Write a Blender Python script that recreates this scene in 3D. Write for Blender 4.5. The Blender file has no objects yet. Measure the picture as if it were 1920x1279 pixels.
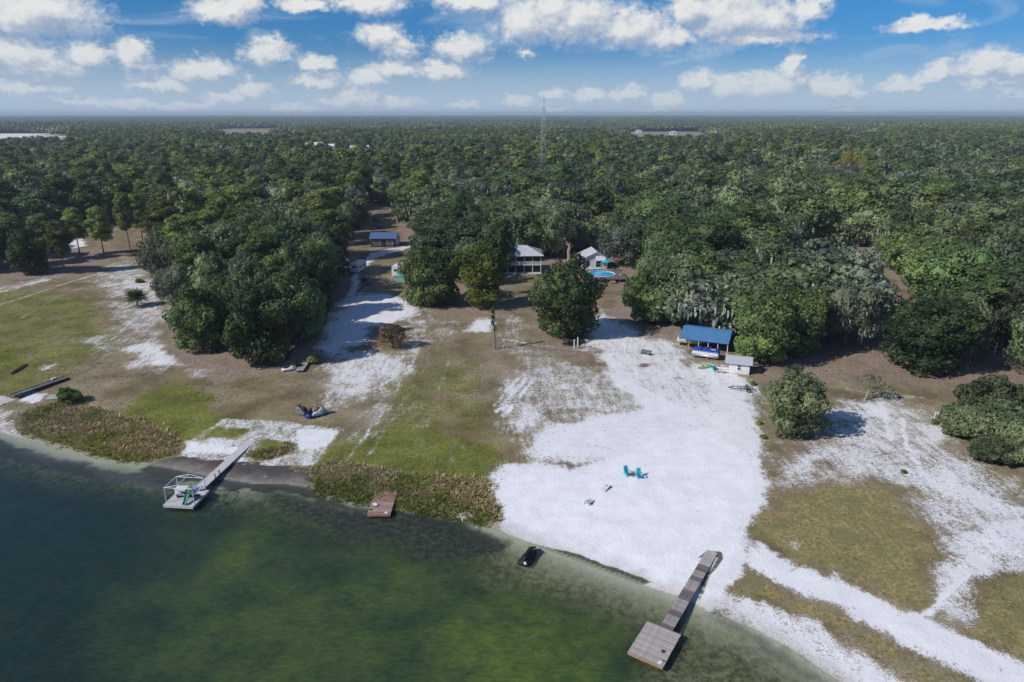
import bpy, math, random
import numpy as np
from mathutils import Vector, Matrix

S = bpy.context.scene
COL = S.collection
PI = math.pi
rad = math.radians

# ------------------------------------------------------------------ camera
CAM_H = 48.0
PITCH = rad(18.43)
FPX = 1280.0                     # focal length in pixels of the 1920 wide photograph (24 mm equivalent)
cam = bpy.data.cameras.new('camera')
cam.lens = 24.0
cam.sensor_width = 36.0
cam.clip_start = 0.5
cam.clip_end = 60000
camo = bpy.data.objects.new('camera', cam)
camo.location = (0, 0, CAM_H)
camo.rotation_euler = (PI / 2 - PITCH, 0, 0)
COL.objects.link(camo)
S.camera = camo
sP, cP = math.sin(PITCH), math.cos(PITCH)

# ------------------------------------------------------------------ sun, exposure, render settings
SUN_EL = 37.0
SUN_TRAVEL = Vector((0.90, 0.42, 0.0)).normalized()        # the way shadows fall
sun_dir = (-SUN_TRAVEL * math.cos(rad(SUN_EL)) + Vector((0, 0, math.sin(rad(SUN_EL))))).normalized()
sl = bpy.data.lights.new('sun', 'SUN')
sl.energy = 4.1
sl.angle = rad(0.53)
sl.color = (1.0, 0.955, 0.89)
so = bpy.data.objects.new('sun', sl)
so.rotation_euler = sun_dir.to_track_quat('Z', 'Y').to_euler()
so.location = (-60, -40, 90)
COL.objects.link(so)

S.view_settings.view_transform = 'Standard'
S.view_settings.look = 'None'
S.view_settings.exposure = 0.0
S.view_settings.gamma = 1.0
S.view_settings.use_curve_mapping = False
S.render.engine = 'CYCLES'
cy = S.cycles
cy.max_bounces = 5
cy.diffuse_bounces = 2
cy.glossy_bounces = 2
cy.transmission_bounces = 2
cy.transparent_max_bounces = 8
cy.volume_bounces = 0
cy.caustics_reflective = False
cy.caustics_refractive = False
cy.sample_clamp_indirect = 4.0

# ------------------------------------------------------------------ node helpers
def N(nt, kind, **kw):
    n = nt.nodes.new(kind)
    for k, v in kw.items():
        if k == 'inp':
            for a, b in v.items():
                n.inputs[a].default_value = b
        else:
            setattr(n, k, v)
    return n

def L(nt, a, b):
    nt.links.new(a, b)

def math_(nt, op, a, b=None, c=None, clamp=False):
    n = nt.nodes.new('ShaderNodeMath')
    n.operation = op
    n.use_clamp = clamp
    for i, v in enumerate((a, b, c)):
        if v is None:
            continue
        if isinstance(v, (int, float)):
            n.inputs[i].default_value = v
        else:
            nt.links.new(v, n.inputs[i])
    return n.outputs[0]

def vmath(nt, op, a, b=None, c=None):
    n = nt.nodes.new('ShaderNodeVectorMath')
    n.operation = op
    for i, v in enumerate((a, b, c)):
        if v is None:
            continue
        if isinstance(v, (tuple, list)):
            n.inputs[i].default_value = v
        else:
            nt.links.new(v, n.inputs[i])
    return n.outputs['Value'] if op in ('LENGTH', 'DOT_PRODUCT') else n.outputs[0]

def maprange(nt, v, a, b, c=0.0, d=1.0, smooth=False):
    n = nt.nodes.new('ShaderNodeMapRange')
    if smooth:
        n.interpolation_type = 'SMOOTHSTEP'
    nt.links.new(v, n.inputs[0])
    for i, x in enumerate((a, b, c, d)):
        n.inputs[i + 1].default_value = x
    return n.outputs[0]

def mixc(nt, f, a, b, blend='MIX'):
    n = nt.nodes.new('ShaderNodeMix')
    n.data_type = 'RGBA'
    n.blend_type = blend
    n.clamp_factor = True
    for sock, v in ((n.inputs[0], f), (n.inputs[6], a), (n.inputs[7], b)):
        if isinstance(v, (int, float)):
            sock.default_value = v
        elif isinstance(v, (tuple, list)):
            sock.default_value = tuple(v)[:3] + (1.0,)
        else:
            nt.links.new(v, sock)
    return n.outputs[2]

def noise(nt, vec, scale, detail=4.0, rough=0.55, dist=0.0, dims='3D'):
    n = nt.nodes.new('ShaderNodeTexNoise')
    n.noise_dimensions = dims
    n.inputs['Scale'].default_value = scale
    n.inputs['Detail'].default_value = detail
    n.inputs['Roughness'].default_value = rough
    n.inputs['Distortion'].default_value = dist
    if vec is not None:
        nt.links.new(vec, n.inputs['Vector'])
    return n.outputs[0]

# ------------------------------------------------------------------ pixel of the photograph -> place in the world
def ray(px, py):
    u, v = (px - 960.0) / FPX, (py - 639.5) / FPX
    return np.array((u, cP - v * sP, -(sP + v * cP)))

def flat(px, py, z=0.0):
    d = ray(px, py)
    t = (CAM_H - z) / -d[2]
    return np.array((d[0] * t, d[1] * t))

def azel(px, py):
    d = ray(px, py)
    d = d / np.linalg.norm(d)
    return math.degrees(math.atan2(d[0], d[1])), math.degrees(math.asin(d[2]))

# ------------------------------------------------------------------ sky: physical sky with cumulus clouds
world = bpy.data.worlds.new('World')
S.world = world
world.use_nodes = True
wt = world.node_tree
wt.nodes.clear()
SKY_STRENGTH = 0.10

def cloud_group():
    """density of the clouds at a direction given as (azimuth, elevation) in degrees"""
    g = bpy.data.node_groups.new('cloud_density', 'ShaderNodeTree')
    g.interface.new_socket('P', in_out='INPUT', socket_type='NodeSocketVector')
    g.interface.new_socket('D', in_out='OUTPUT', socket_type='NodeSocketFloat')
    gi, go = g.nodes.new('NodeGroupInput'), g.nodes.new('NodeGroupOutput')
    P0 = gi.outputs[0]
    # billowing edges: warp the coordinates by two sizes of noise
    sq = vmath(g, 'MULTIPLY', P0, (1.0, 1.5, 1.0))
    wn = N(g, 'ShaderNodeTexNoise', noise_dimensions='2D')
    wn.inputs['Scale'].default_value = 0.75
    wn.inputs['Detail'].default_value = 6.0
    wn.inputs['Roughness'].default_value = 0.62
    L(g, sq, wn.inputs['Vector'])
    w = vmath(g, 'MULTIPLY_ADD', wn.outputs['Color'], (2.2, 1.5, 0.0), (-1.1, -0.75, 0.0))
    P = vmath(g, 'ADD', P0, w)
    # (px, py of the cloud's middle, half width, half height) measured on the sky
    blobs = [
        (60, 25, 105, 42), (15, 35, 70, 40), (425, 22, 62, 26), (450, 5, 40, 26), (30, 105, 78, 34), (75, 130, 75, 22), (165, 105, 42, 25),
        (250, 102, 36, 27), (265, 128, 34, 16), (505, 100, 46, 30), (385, 135, 62, 24), (60, 165, 66, 14), (300, 160, 60, 16), (420, 182, 48, 16),
        (470, 172, 32, 20), (590, 122, 40, 18), (600, 152, 50, 16), (715, 70, 46, 26), (750, 92, 42, 24), (868, 92, 56, 30), (745, 130, 60, 20),
        (830, 135, 60, 22), (690, 150, 42, 22), (650, 188, 60, 24), (700, 175, 30, 14), (720, 195, 70, 14), (570, 8, 48, 16), (690, 8, 70, 24),
        (885, 5, 75, 20), (985, 100, 22, 11), (970, 190, 32, 12), (340, 200, 70, 10), (870, 198, 30, 8), (240, 195, 50, 12),
        (985, 45, 70, 46), (1080, 40, 110, 52), (1180, 58, 90, 40), (1040, 18, 70, 36), (1250, 72, 70, 26), (1370, 35, 100, 52), (1440, 40, 70, 40),
        (1300, 20, 50, 40), (1420, 72, 110, 16), (1520, 20, 30, 24), (1310, 155, 36, 24), (1360, 168, 60, 26), (1440, 165, 80, 28), (1485, 118, 19, 22),
        (1492, 142, 26, 26), (1555, 168, 50, 24), (1600, 176, 28, 10), (1250, 190, 42, 16), (1180, 178, 42, 16), (1105, 180, 30, 16), (1040, 178, 26, 14),
        (1762, 136, 32, 17), (1690, 162, 42, 13), (1725, 150, 20, 9), (1850, 125, 48, 26), (1900, 130, 40, 20), (1860, 158, 60, 12), (1590, 210, 52, 9),
        (1740, 48, 60, 12), (1720, 42, 26, 12), (1900, 175, 30, 8), (1240, 205, 60, 8), (540, 205, 60, 9), (140, 190, 60, 9), (1040, 205, 34, 7),
    ]
    acc = None
    k = 36.0 / 930.0                                   # degrees per pixel near the middle of the picture, used for sizes only
    for px, py, hw, hh in blobs:
        a, e = azel(px, py)
        sx, sy = 1.0 / (hw * k * 1.30), 1.0 / (hh * k * 1.40)
        q = vmath(g, 'MULTIPLY_ADD', P, (sx, sy, 0.0), (-a * sx, -e * sy, 0.0))
        q2 = vmath(g, 'MULTIPLY', q, (-1.0, -1.28, 0.0))        # flatter undersides
        q = vmath(g, 'MAXIMUM', q, q2)
        d = vmath(g, 'LENGTH', q)
        if acc is None:
            acc = d
        else:
            n = g.nodes.new('ShaderNodeMath')
            n.operation = 'SMOOTH_MIN'
            n.inputs[2].default_value = 0.12
            g.links.new(acc, n.inputs[0])
            g.links.new(d, n.inputs[1])
            acc = n.outputs[0]
    near = math_(g, 'SUBTRACT', 1.0, acc)
    near = math_(g, 'MAXIMUM', near, -0.6)
    # the same kind of broken cumulus all round and overhead
    sp = g.nodes.new('ShaderNodeSeparateXYZ')
    L(g, P0, sp.inputs[0])
    gn = noise(g, vmath(g, 'MULTIPLY', P0, (1.0, 1.5, 1.0)), 0.11, 6.0, 0.55, 0.0, '2D')
    gen = maprange(g, gn, 0.54, 0.82, -0.3, 0.9)
    hi = maprange(g, sp.outputs[1], 8.5, 11.0, 0.0, 1.0, True)
    wide = maprange(g, math_(g, 'ABSOLUTE', sp.outputs[0]), 38.0, 42.0, 0.0, 1.0, True)
    outside = math_(g, 'MAXIMUM', hi, wide)
    gen = math_(g, 'ADD', gen, math_(g, 'MULTIPLY_ADD', outside, 1.0, -1.0))
    dens = math_(g, 'MAXIMUM', near, gen)
    L(g, dens, go.inputs[0])
    return g

def build_world():
    out = wt.nodes.new('ShaderNodeOutputWorld')
    bg = wt.nodes.new('ShaderNodeBackground')
    bg.inputs[1].default_value = SKY_STRENGTH
    sky = wt.nodes.new('ShaderNodeTexSky')
    sky.sky_type = 'NISHITA'
    sky.sun_disc = False
    sky.sun_elevation = rad(SUN_EL)
    sky.sun_rotation = math.atan2(sun_dir.x, sun_dir.y)
    sky.altitude = 50
    sky.air_density = 1.0
    sky.dust_density = 0.3
    sky.ozone_density = 1.4
    tc = wt.nodes.new('ShaderNodeTexCoord')
    sep = wt.nodes.new('ShaderNodeSeparateXYZ')
    L(wt, tc.outputs['Generated'], sep.inputs[0])
    az = math_(wt, 'MULTIPLY', math_(wt, 'ARCTAN2', sep.outputs[0], sep.outputs[1]), 180 / PI)
    el = math_(wt, 'MULTIPLY', math_(wt, 'ARCSINE', sep.outputs[2]), 180 / PI)
    cmb = wt.nodes.new('ShaderNodeCombineXYZ')
    L(wt, az, cmb.inputs[0])
    L(wt, el, cmb.inputs[1])
    P = cmb.outputs[0]
    grp = cloud_group()
    def dens(off):
        n = wt.nodes.new('ShaderNodeGroup')
        n.node_tree = grp
        L(wt, vmath(wt, 'ADD', P, off) if off else P, n.inputs[0])
        return n.outputs[0]
    d0 = dens(None)
    d1 = dens((-0.55, 0.85, 0.0))           # towards the sun: what light has to cross
    fine = noise(wt, vmath(wt, 'MULTIPLY', P, (1.0, 1.4, 1.0)), 1.7, 5.0, 0.6, 0.3, '2D')
    edge = math_(wt, 'MULTIPLY_ADD', fine, 0.66, -0.31)
    a = maprange(wt, math_(wt, 'ADD', d0, edge), -0.05, 0.66, 0.0, 1.0, True)
    vor = wt.nodes.new('ShaderNodeTexVoronoi')
    vor.voronoi_dimensions = '2D'
    vor.feature = 'SMOOTH_F1'
    vor.inputs['Scale'].default_value = 0.85
    vor.inputs['Smoothness'].default_value = 0.6
    vor.inputs['Detail'].default_value = 1.5
    wv_ = wt.nodes.new('ShaderNodeTexNoise')
    wv_.noise_dimensions = '2D'
    wv_.inputs['Scale'].default_value = 1.1
    wv_.inputs['Detail'].default_value = 3
    L(wt, P, wv_.inputs['Vector'])
    L(wt, vmath(wt, 'ADD', vmath(wt, 'MULTIPLY', P, (1.0, 1.35, 0)), vmath(wt, 'MULTIPLY', wv_.outputs['Color'], (0.9, 0.9, 0))), vor.inputs['Vector'])
    billow = math_(wt, 'MULTIPLY_ADD', vor.outputs['Distance'], -0.30, 0.13)
    lit = math_(wt, 'SUBTRACT', d0, d1)
    lit = math_(wt, 'ADD', math_(wt, 'MULTIPLY_ADD', edge, 0.30, lit), billow)
    lit = maprange(wt, lit, -0.46, 0.40, 0.0, 1.0, True)
    shade = (3.35, 4.2, 5.7)
    light = (8.1, 8.15, 8.0)
    cc = mixc(wt, lit, shade, light)
    # air between: low clouds lose contrast
    air = maprange(wt, el, 0.0, 6.5, 0.55, 0.0)
    cc = mixc(wt, air, cc, (4.6, 5.5, 6.6))
    # thin high veil and streaks
    vn = noise(wt, vmath(wt, 'MULTIPLY', P, (0.35, 1.2, 1.0)), 0.35, 5.0, 0.6, 0.6, '2D')
    veil = maprange(wt, vn, 0.46, 0.72, 0.0, 0.40, True)
    low = maprange(wt, el, 0.0, 5.5, 0.92, 0.0, True)
    veil = math_(wt, 'MAXIMUM', veil, low)
    # the long streak of thin cloud
    a0, e0 = azel(1230, 128)
    a1, e1 = azel(1560, 30)
    th = math.atan2(e1 - e0, a1 - a0)
    ac, ec = azel(1340, 92)
    rot = wt.nodes.new('ShaderNodeVectorRotate')
    rot.rotation_type = 'Z_AXIS'
    rot.inputs['Center'].default_value = (ac, ec, 0)
    rot.inputs['Angle'].default_value = -th
    warp = wt.nodes.new('ShaderNodeTexNoise')
    warp.noise_dimensions = '2D'
    warp.inputs['Scale'].default_value = 0.5
    warp.inputs['Detail'].default_value = 4
    L(wt, P, warp.inputs['Vector'])
    L(wt, vmath(wt, 'ADD', P, vmath(wt, 'MULTIPLY_ADD', warp.outputs['Color'], (1.6, 0.9, 0), (-0.8, -0.45, 0))), rot.inputs['Vector'])
    q = vmath(wt, 'MULTIPLY', vmath(wt, 'SUBTRACT', rot.outputs[0], (ac, ec, 0)), (1 / 9.0, 1 / 0.95, 0))
    streak = maprange(wt, vmath(wt, 'LENGTH', q), 1.0, 0.15, 0.0, 0.62, True)
    veil = math_(wt, 'MAXIMUM', veil, math_(wt, 'MULTIPLY', streak, maprange(wt, fine, 0.3, 0.62, 0.45, 1.0)))
    ramp = wt.nodes.new('ShaderNodeValToRGB')
    cr = ramp.color_ramp
    cr.elements[0].position, cr.elements[0].color = 0.0, (0.33, 0.55, 1.08, 1)
    cr.elements[1].position, cr.elements[1].color = 1.0, (0.17, 0.46, 0.84, 1)
    for ps, cl in ((0.09, (0.185, 0.45, 0.86, 1)), (0.18, (0.150, 0.48, 0.87, 1))):
        e_ = cr.elements.new(ps)
        e_.color = cl
    L(wt, maprange(wt, el, 0.0, 45.0), ramp.inputs[0])
    skyc = mixc(wt, 1.0, sky.outputs[0], ramp.outputs[0], 'MULTIPLY')
    c = mixc(wt, veil, skyc, (4.4, 5.6, 7.0))
    a = math_(wt, 'MULTIPLY', a, maprange(wt, el, 0.0, 3.0, 0.62, 0.97))
    c = mixc(wt, a, c, cc)
    L(wt, c, bg.inputs[0])
    L(wt, bg.outputs[0], out.inputs[0])
build_world()
world.cycles.sampling_method = 'MANUAL'
world.cycles.sample_map_resolution = 512
# ------------------------------------------------------------------ numpy helpers
def vnoise(x, y, seed=0):
    """smooth value noise, about 0..1"""
    xi, yi = np.floor(x).astype(np.int64), np.floor(y).astype(np.int64)
    fx, fy = x - xi, y - yi
    fx, fy = fx * fx * (3 - 2 * fx), fy * fy * (3 - 2 * fy)
    def h(a, b):
        n = (a * 374761393 + b * 668265263 + seed * 1442695041) & 0x7fffffff
        n = ((n ^ (n >> 13)) * 1274126177) & 0x7fffffff
        return ((n ^ (n >> 16)) & 0xffff) / 65535.0
    a, b, c, d = h(xi, yi), h(xi + 1, yi), h(xi, yi + 1), h(xi + 1, yi + 1)
    return (a * (1 - fx) + b * fx) * (1 - fy) + (c * (1 - fx) + d * fx) * fy

def fbm(x, y, seed=0, o=3):
    t, a, s = 0.0, 0.5, 0.0
    for i in range(o):
        t = t + vnoise(x * 2 ** i, y * 2 ** i, seed + i * 17) * a
        s += a
        a *= 0.5
    return t / s

def seg_dist(X, Y, pts, closed=True):
    d = np.full(X.shape, 1e9)
    n = len(pts)
    for i in range(n if closed else n - 1):
        (ax, ay), (bx, by) = pts[i], pts[(i + 1) % n]
        vx, vy = bx - ax, by - ay
        l2 = vx * vx + vy * vy + 1e-9
        t = np.clip(((X - ax) * vx + (Y - ay) * vy) / l2, 0, 1)
        d = np.minimum(d, (X - ax - t * vx) ** 2 + (Y - ay - t * vy) ** 2)
    return np.sqrt(d)

def inside(X, Y, pts):
    r = np.zeros(X.shape, bool)
    n = len(pts)
    j = n - 1
    for i in range(n):
        (xi, yi), (xj, yj) = pts[i], pts[j]
        c = ((yi > Y) != (yj > Y)) & (X < (xj - xi) * (Y - yi) / (yj - yi + 1e-12) + xi)
        r ^= c
        j = i
    return r

def sdist(X, Y, pts):
    d = seg_dist(X, Y, pts)
    return np.where(inside(X, Y, pts), d, -d)

# ------------------------------------------------------------------ shore and terrain
SHORE_PX = [(-300, 770), (0, 810), (60, 826), (130, 846), (200, 862), (255, 868), (320, 878), (400, 896), (470, 906), (540, 908), (580, 914),
            (610, 927), (680, 936), (760, 946), (830, 955), (880, 970), (920, 987), (960, 1004), (1010, 1022), (1070, 1044), (1130, 1066),
            (1190, 1090), (1240, 1108), (1275, 1118), (1330, 1146), (1400, 1172), (1450, 1196), (1500, 1226), (1545, 1256), (1600, 1298), (1720, 1390)]
SHORE = [tuple(flat(*p)) for p in SHORE_PX]
LAND = [(-14000, SHORE[0][1] + 60)] + SHORE + [(14000, 30), (14000, 16000), (-14000, 16000)]

def terrain(X, Y):
    X, Y = np.asarray(X, float), np.asarray(Y, float)
    d = seg_dist(X, Y, [(-14000, SHORE[0][1] + 60)] + SHORE + [(14000, 30)], False)
    land = inside(X, Y, LAND)
    up = 0.03 + 0.9 * (1 - np.exp(-d / 14.0)) + 0.9 * (1 - np.exp(-d / 70.0))
    up = up + np.clip((d - 2) / 30, 0, 1) * 0.25 * (fbm(X / 9.0, Y / 9.0, 3) - 0.5)
    dn = -0.015 - 0.05 * d - 0.55 * (1 - np.exp(-d / 16.0))
    return np.where(land, up, np.maximum(dn, -4.0))

def at(px, py, dz=0.0):
    """the point on the ground (or dz above it) seen at a pixel of the photograph"""
    z = 0.0
    for _ in range(5):
        x, y = flat(px, py, z + dz)
        z = float(terrain(np.array([x]), np.array([y]))[0])
    return Vector((x, y, z + dz))

def at_z(px, py, z):
    x, y = flat(px, py, z)
    return Vector((x, y, z))

def poly(px):
    return [tuple(flat(a, b, 0.9)) for a, b in px]

# ------------------------------------------------------------------ materials
MATS = {}
def new_mat(name):
    m = bpy.data.materials.new(name)
    m.use_nodes = True
    nt = m.node_tree
    nt.nodes.clear()
    out = nt.nodes.new('ShaderNodeOutputMaterial')
    return m, nt, out

def mat(name, col, rough=0.6, var=0.25, scale=3.0, metal=0.0, spec=0.3, bump=0.0, rnd=0.0, stretch=(1, 1, 1), dirt=None):
    """procedural surface: base colour with grain, optional difference from piece to piece"""
    if name in MATS:
        return MATS[name]
    m, nt, out = new_mat(name)
    b = nt.nodes.new('ShaderNodeBsdfPrincipled')
    b.inputs['Roughness'].default_value = rough
    b.inputs['Metallic'].default_value = metal
    b.inputs['Specular IOR Level'].default_value = spec
    tc = nt.nodes.new('ShaderNodeTexCoord')
    v = vmath(nt, 'MULTIPLY', tc.outputs['Object'], stretch)
    n = noise(nt, v, scale, 5, 0.6)
    f = maprange(nt, n, 0.3, 0.7, 1 - var, 1 + var)
    if rnd:
        oi = nt.nodes.new('ShaderNodeObjectInfo')
        f = math_(nt, 'MULTIPLY', f, maprange(nt, oi.outputs['Random'], 0, 1, 1 - rnd, 1 + rnd))
    hs = nt.nodes.new('ShaderNodeHueSaturation')
    hs.inputs['Color'].default_value = tuple(col) + (1,)
    L(nt, f, hs.inputs['Value'])
    c = hs.outputs[0]
    if dirt:
        dn = noise(nt, tc.outputs['Object'], scale * 0.45, 6, 0.65)
        c = mixc(nt, maprange(nt, dn, 0.5, 0.68, 0, 0.8), c, dirt)
    L(nt, c, b.inputs['Base Color'])
    if bump:
        bp = nt.nodes.new('ShaderNodeBump')
        bp.inputs['Strength'].default_value = 0.5
        bp.inputs['Distance'].default_value = bump
        L(nt, n, bp.inputs['Height'])
        L(nt, bp.outputs[0], b.inputs['Normal'])
    L(nt, b.outputs[0], out.inputs[0])
    MATS[name] = m
    return m

def foliage(name, col, col2, trans=0.30, rnd=0.5):
    if name in MATS:
        return MATS[name]
    m, nt, out = new_mat(name)
    oi = nt.nodes.new('ShaderNodeObjectInfo')
    at_ = nt.nodes.new('ShaderNodeAttribute')
    at_.attribute_name = 'tint'
    r = oi.outputs['Random']
    f = math_(nt, 'ADD', math_(nt, 'MULTIPLY', r, 0.55), math_(nt, 'MULTIPLY', at_.outputs['Fac'], 0.45))
    c = mixc(nt, f, col, col2)
    r2 = math_(nt, 'FRACT', math_(nt, 'MULTIPLY', r, 7.31))
    val = math_(nt, 'MULTIPLY', maprange(nt, r2, 0, 1, 1 - rnd, 1 + rnd), maprange(nt, at_.outputs['Fac'], 0, 1, 0.62, 1.42))
    hs = nt.nodes.new('ShaderNodeHueSaturation')
    L(nt, c, hs.inputs['Color'])
    L(nt, val, hs.inputs['Value'])
    gp_ = nt.nodes.new('ShaderNodeNewGeometry')
    st_ = noise(nt, gp_.outputs['Position'], 0.011, 3, 0.6)
    tone = mixc(nt, maprange(nt, st_, 0.36, 0.64), (0.92, 1.02, 1.05), (1.60, 1.47, 1.26))
    hs2 = mixc(nt, 1.0, hs.outputs[0], tone, 'MULTIPLY')
    d = nt.nodes.new('ShaderNodeBsdfPrincipled')
    d.inputs['Roughness'].default_value = 0.55
    d.inputs['Specular IOR Level'].default_value = 0.22
    L(nt, hs2, d.inputs['Base Color'])
    if trans:
        t = nt.nodes.new('ShaderNodeBsdfTranslucent')
        L(nt, hs2, t.inputs[0])
        mx = nt.nodes.new('ShaderNodeMixShader')
        mx.inputs[0].default_value = trans
        L(nt, d.outputs[0], mx.inputs[1])
        L(nt, t.outputs[0], mx.inputs[2])
        L(nt, mx.outputs[0], out.inputs[0])
    else:
        L(nt, d.outputs[0], out.inputs[0])
    MATS[name] = m
    return m

# ------------------------------------------------------------------ ground sheet
def geo(a, b, r):
    v = [a]
    st = abs(b - a) * 0 + r[0]
    while (v[-1] < b if b > a else v[-1] > b):
        v.append(v[-1] + st * (1 if b > a else -1))
        st *= r[1]
    return v

xs = np.array(sorted(set(geo(-175, -15000, (1.0, 1.14))[1:] + list(np.arange(-175, 175.1, 0.5)) + geo(175, 15000, (1.0, 1.14))[1:])))
yv = [40.0]
while yv[-1] < 280:
    yv.append(yv[-1] + max(0.36, yv[-1] * 0.0052))
ys = np.array(geo(40, -900, (1.0, 1.3))[::-1][:-1] + yv + geo(yv[-1], 16500, (1.8, 1.06))[1:])
GX, GY = np.meshgrid(xs, ys)
GZ = terrain(GX, GY)
ny_, nx_ = GX.shape

# soft masks
wx = (fbm(GX / 5.0, GY / 5.0, 11) - 0.5)
wy = (fbm(GX / 5.0, GY / 5.0, 29) - 0.5)
wx2 = (fbm(GX / 1.3, GY / 1.3, 41) - 0.5)
wy2 = (fbm(GX / 1.3, GY / 1.3, 59) - 0.5)

def mask(px, soft=2.0, rough=4.0, world=False):
    p = px if world else poly(px)
    a = np.array(p)
    m = soft + rough + 3
    i0, i1 = np.searchsorted(xs, [a[:, 0].min() - m, a[:, 0].max() + m])
    j0, j1 = np.searchsorted(ys, [a[:, 1].min() - m, a[:, 1].max() + m])
    out = np.zeros(GX.shape)
    if i1 <= i0 or j1 <= j0:
        return out
    sl_ = (slice(j0, j1), slice(i0, i1))
    X = GX[sl_] + wx[sl_] * rough + wx2[sl_] * min(rough, 1.6)
    Y = GY[sl_] + wy[sl_] * rough + wy2[sl_] * min(rough, 1.6)
    t = np.clip(0.5 + sdist(X, Y, p) / (2 * soft), 0, 1)
    out[sl_] = t * t * (3 - 2 * t)
    return out

sand = 0.0 * GX
green = np.zeros(GX.shape)
litter = np.zeros(GX.shape)
gold = np.zeros(GX.shape)
mud = np.zeros(GX.shape)

def put(a, px, val, soft=2.0, rough=4.0):
    m = mask(px, soft, rough) * abs(val)
    if val >= 0:
        np.maximum(a, m, out=a)
    else:
        a *= (1 - m)

CLEAR = [(-900, 700), (-900, 560), (-60, 530), (40, 525), (120, 528), (170, 505), (232, 485), (262, 474), (300, 520), (318, 560), (325, 640), (372, 664), (430, 686),
         (500, 690), (560, 690), (588, 680), (603, 620), (628, 580), (655, 540), (655, 500), (670, 465), (688, 430), (700, 398), (736, 398),
         (748, 440), (775, 462), (770, 510), (800, 582), (880, 596), (932, 560), (930, 520), (940, 500), (1016, 508), (1060, 505),
         (1090, 500), (1150, 515), (1168, 535), (1160, 560), (1135, 585), (1160, 610), (1240, 628), (1330, 650), (1395, 690), (1420, 697), (1500, 697), (1545, 668), (1650, 690),
         (1740, 706), (1850, 698), (2000, 690), (2700, 700), (3000, 1900), (900, 3000), (-900, 2400)]
CLEAR_W = [tuple(flat(a, min(b, 1279), 0.9)) for a, b in CLEAR]
RIGHT_LAWN = [(1465, 512), (1490, 495), (1530, 482), (1585, 470), (1640, 488), (1672, 528), (1706, 560), (1704, 630), (1640, 650), (1610, 600), (1560, 548), (1480, 545)]
LEFT_SAND = [(60, 500), (92, 448), (165, 434), (250, 424), (296, 430), (290, 470), (232, 486), (170, 503), (120, 520)]
FAR_FIELDS = [[(-90, 250), (132, 250), (130, 286), (-90, 288)], [(352, 243), (572, 240), (562, 272), (368, 275)], [(1128, 246), (1358, 248), (1352, 282), (1142, 280)],
              [(1568, 246), (1640, 247), (1636, 272), (1578, 272)]]
clr = mask(CLEAR, 5.0, 6.0)
for q in (RIGHT_LAWN, LEFT_SAND):
    clr = np.maximum(clr, mask(q, 3, 5))
litter = np.maximum(litter, 1.0 - clr)
# grass of the open ground
sand = 0.24 * clr * fbm(GX / 14, GY / 14, 77) * (GY < 230)
green = 0.20 * clr * (0.5 + fbm(GX / 11, GY / 11, 5))
put(green, [(-300, 520), (60, 545), (200, 560), (240, 640), (160, 690), (60, 760), (-300, 740)], 0.58, 6, 8)
put(green, [(-300, 640), (30, 642), (72, 690), (30, 720), (-300, 745)], 0.85, 2, 4)
put(green, [(262, 745), (320, 722), (390, 735), (430, 770), (405, 815), (330, 835), (270, 805), (235, 770)], 1.0, 3, 5)
put(green, [(200, 770), (420, 770), (560, 790), (640, 800), (640, 870), (560, 850), (430, 790), (320, 840), (230, 800)], 0.72, 3, 5)
put(green, [(585, 870), (660, 815), (760, 780), (880, 820), (962, 850), (912, 902), (780, 892), (640, 868)], 0.92, 3, 5)
put(green, [(720, 690), (880, 680), (925, 720), (930, 830), (800, 800), (720, 780)], 0.5, 3, 6)
put(green, [(980, 720), (1090, 712), (1200, 735), (1180, 762), (1040, 766)], 0.5, 2, 4)
put(green, [(1490, 510), (1530, 508), (1530, 540), (1490, 540)], 0.8, 2, 2)
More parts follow.
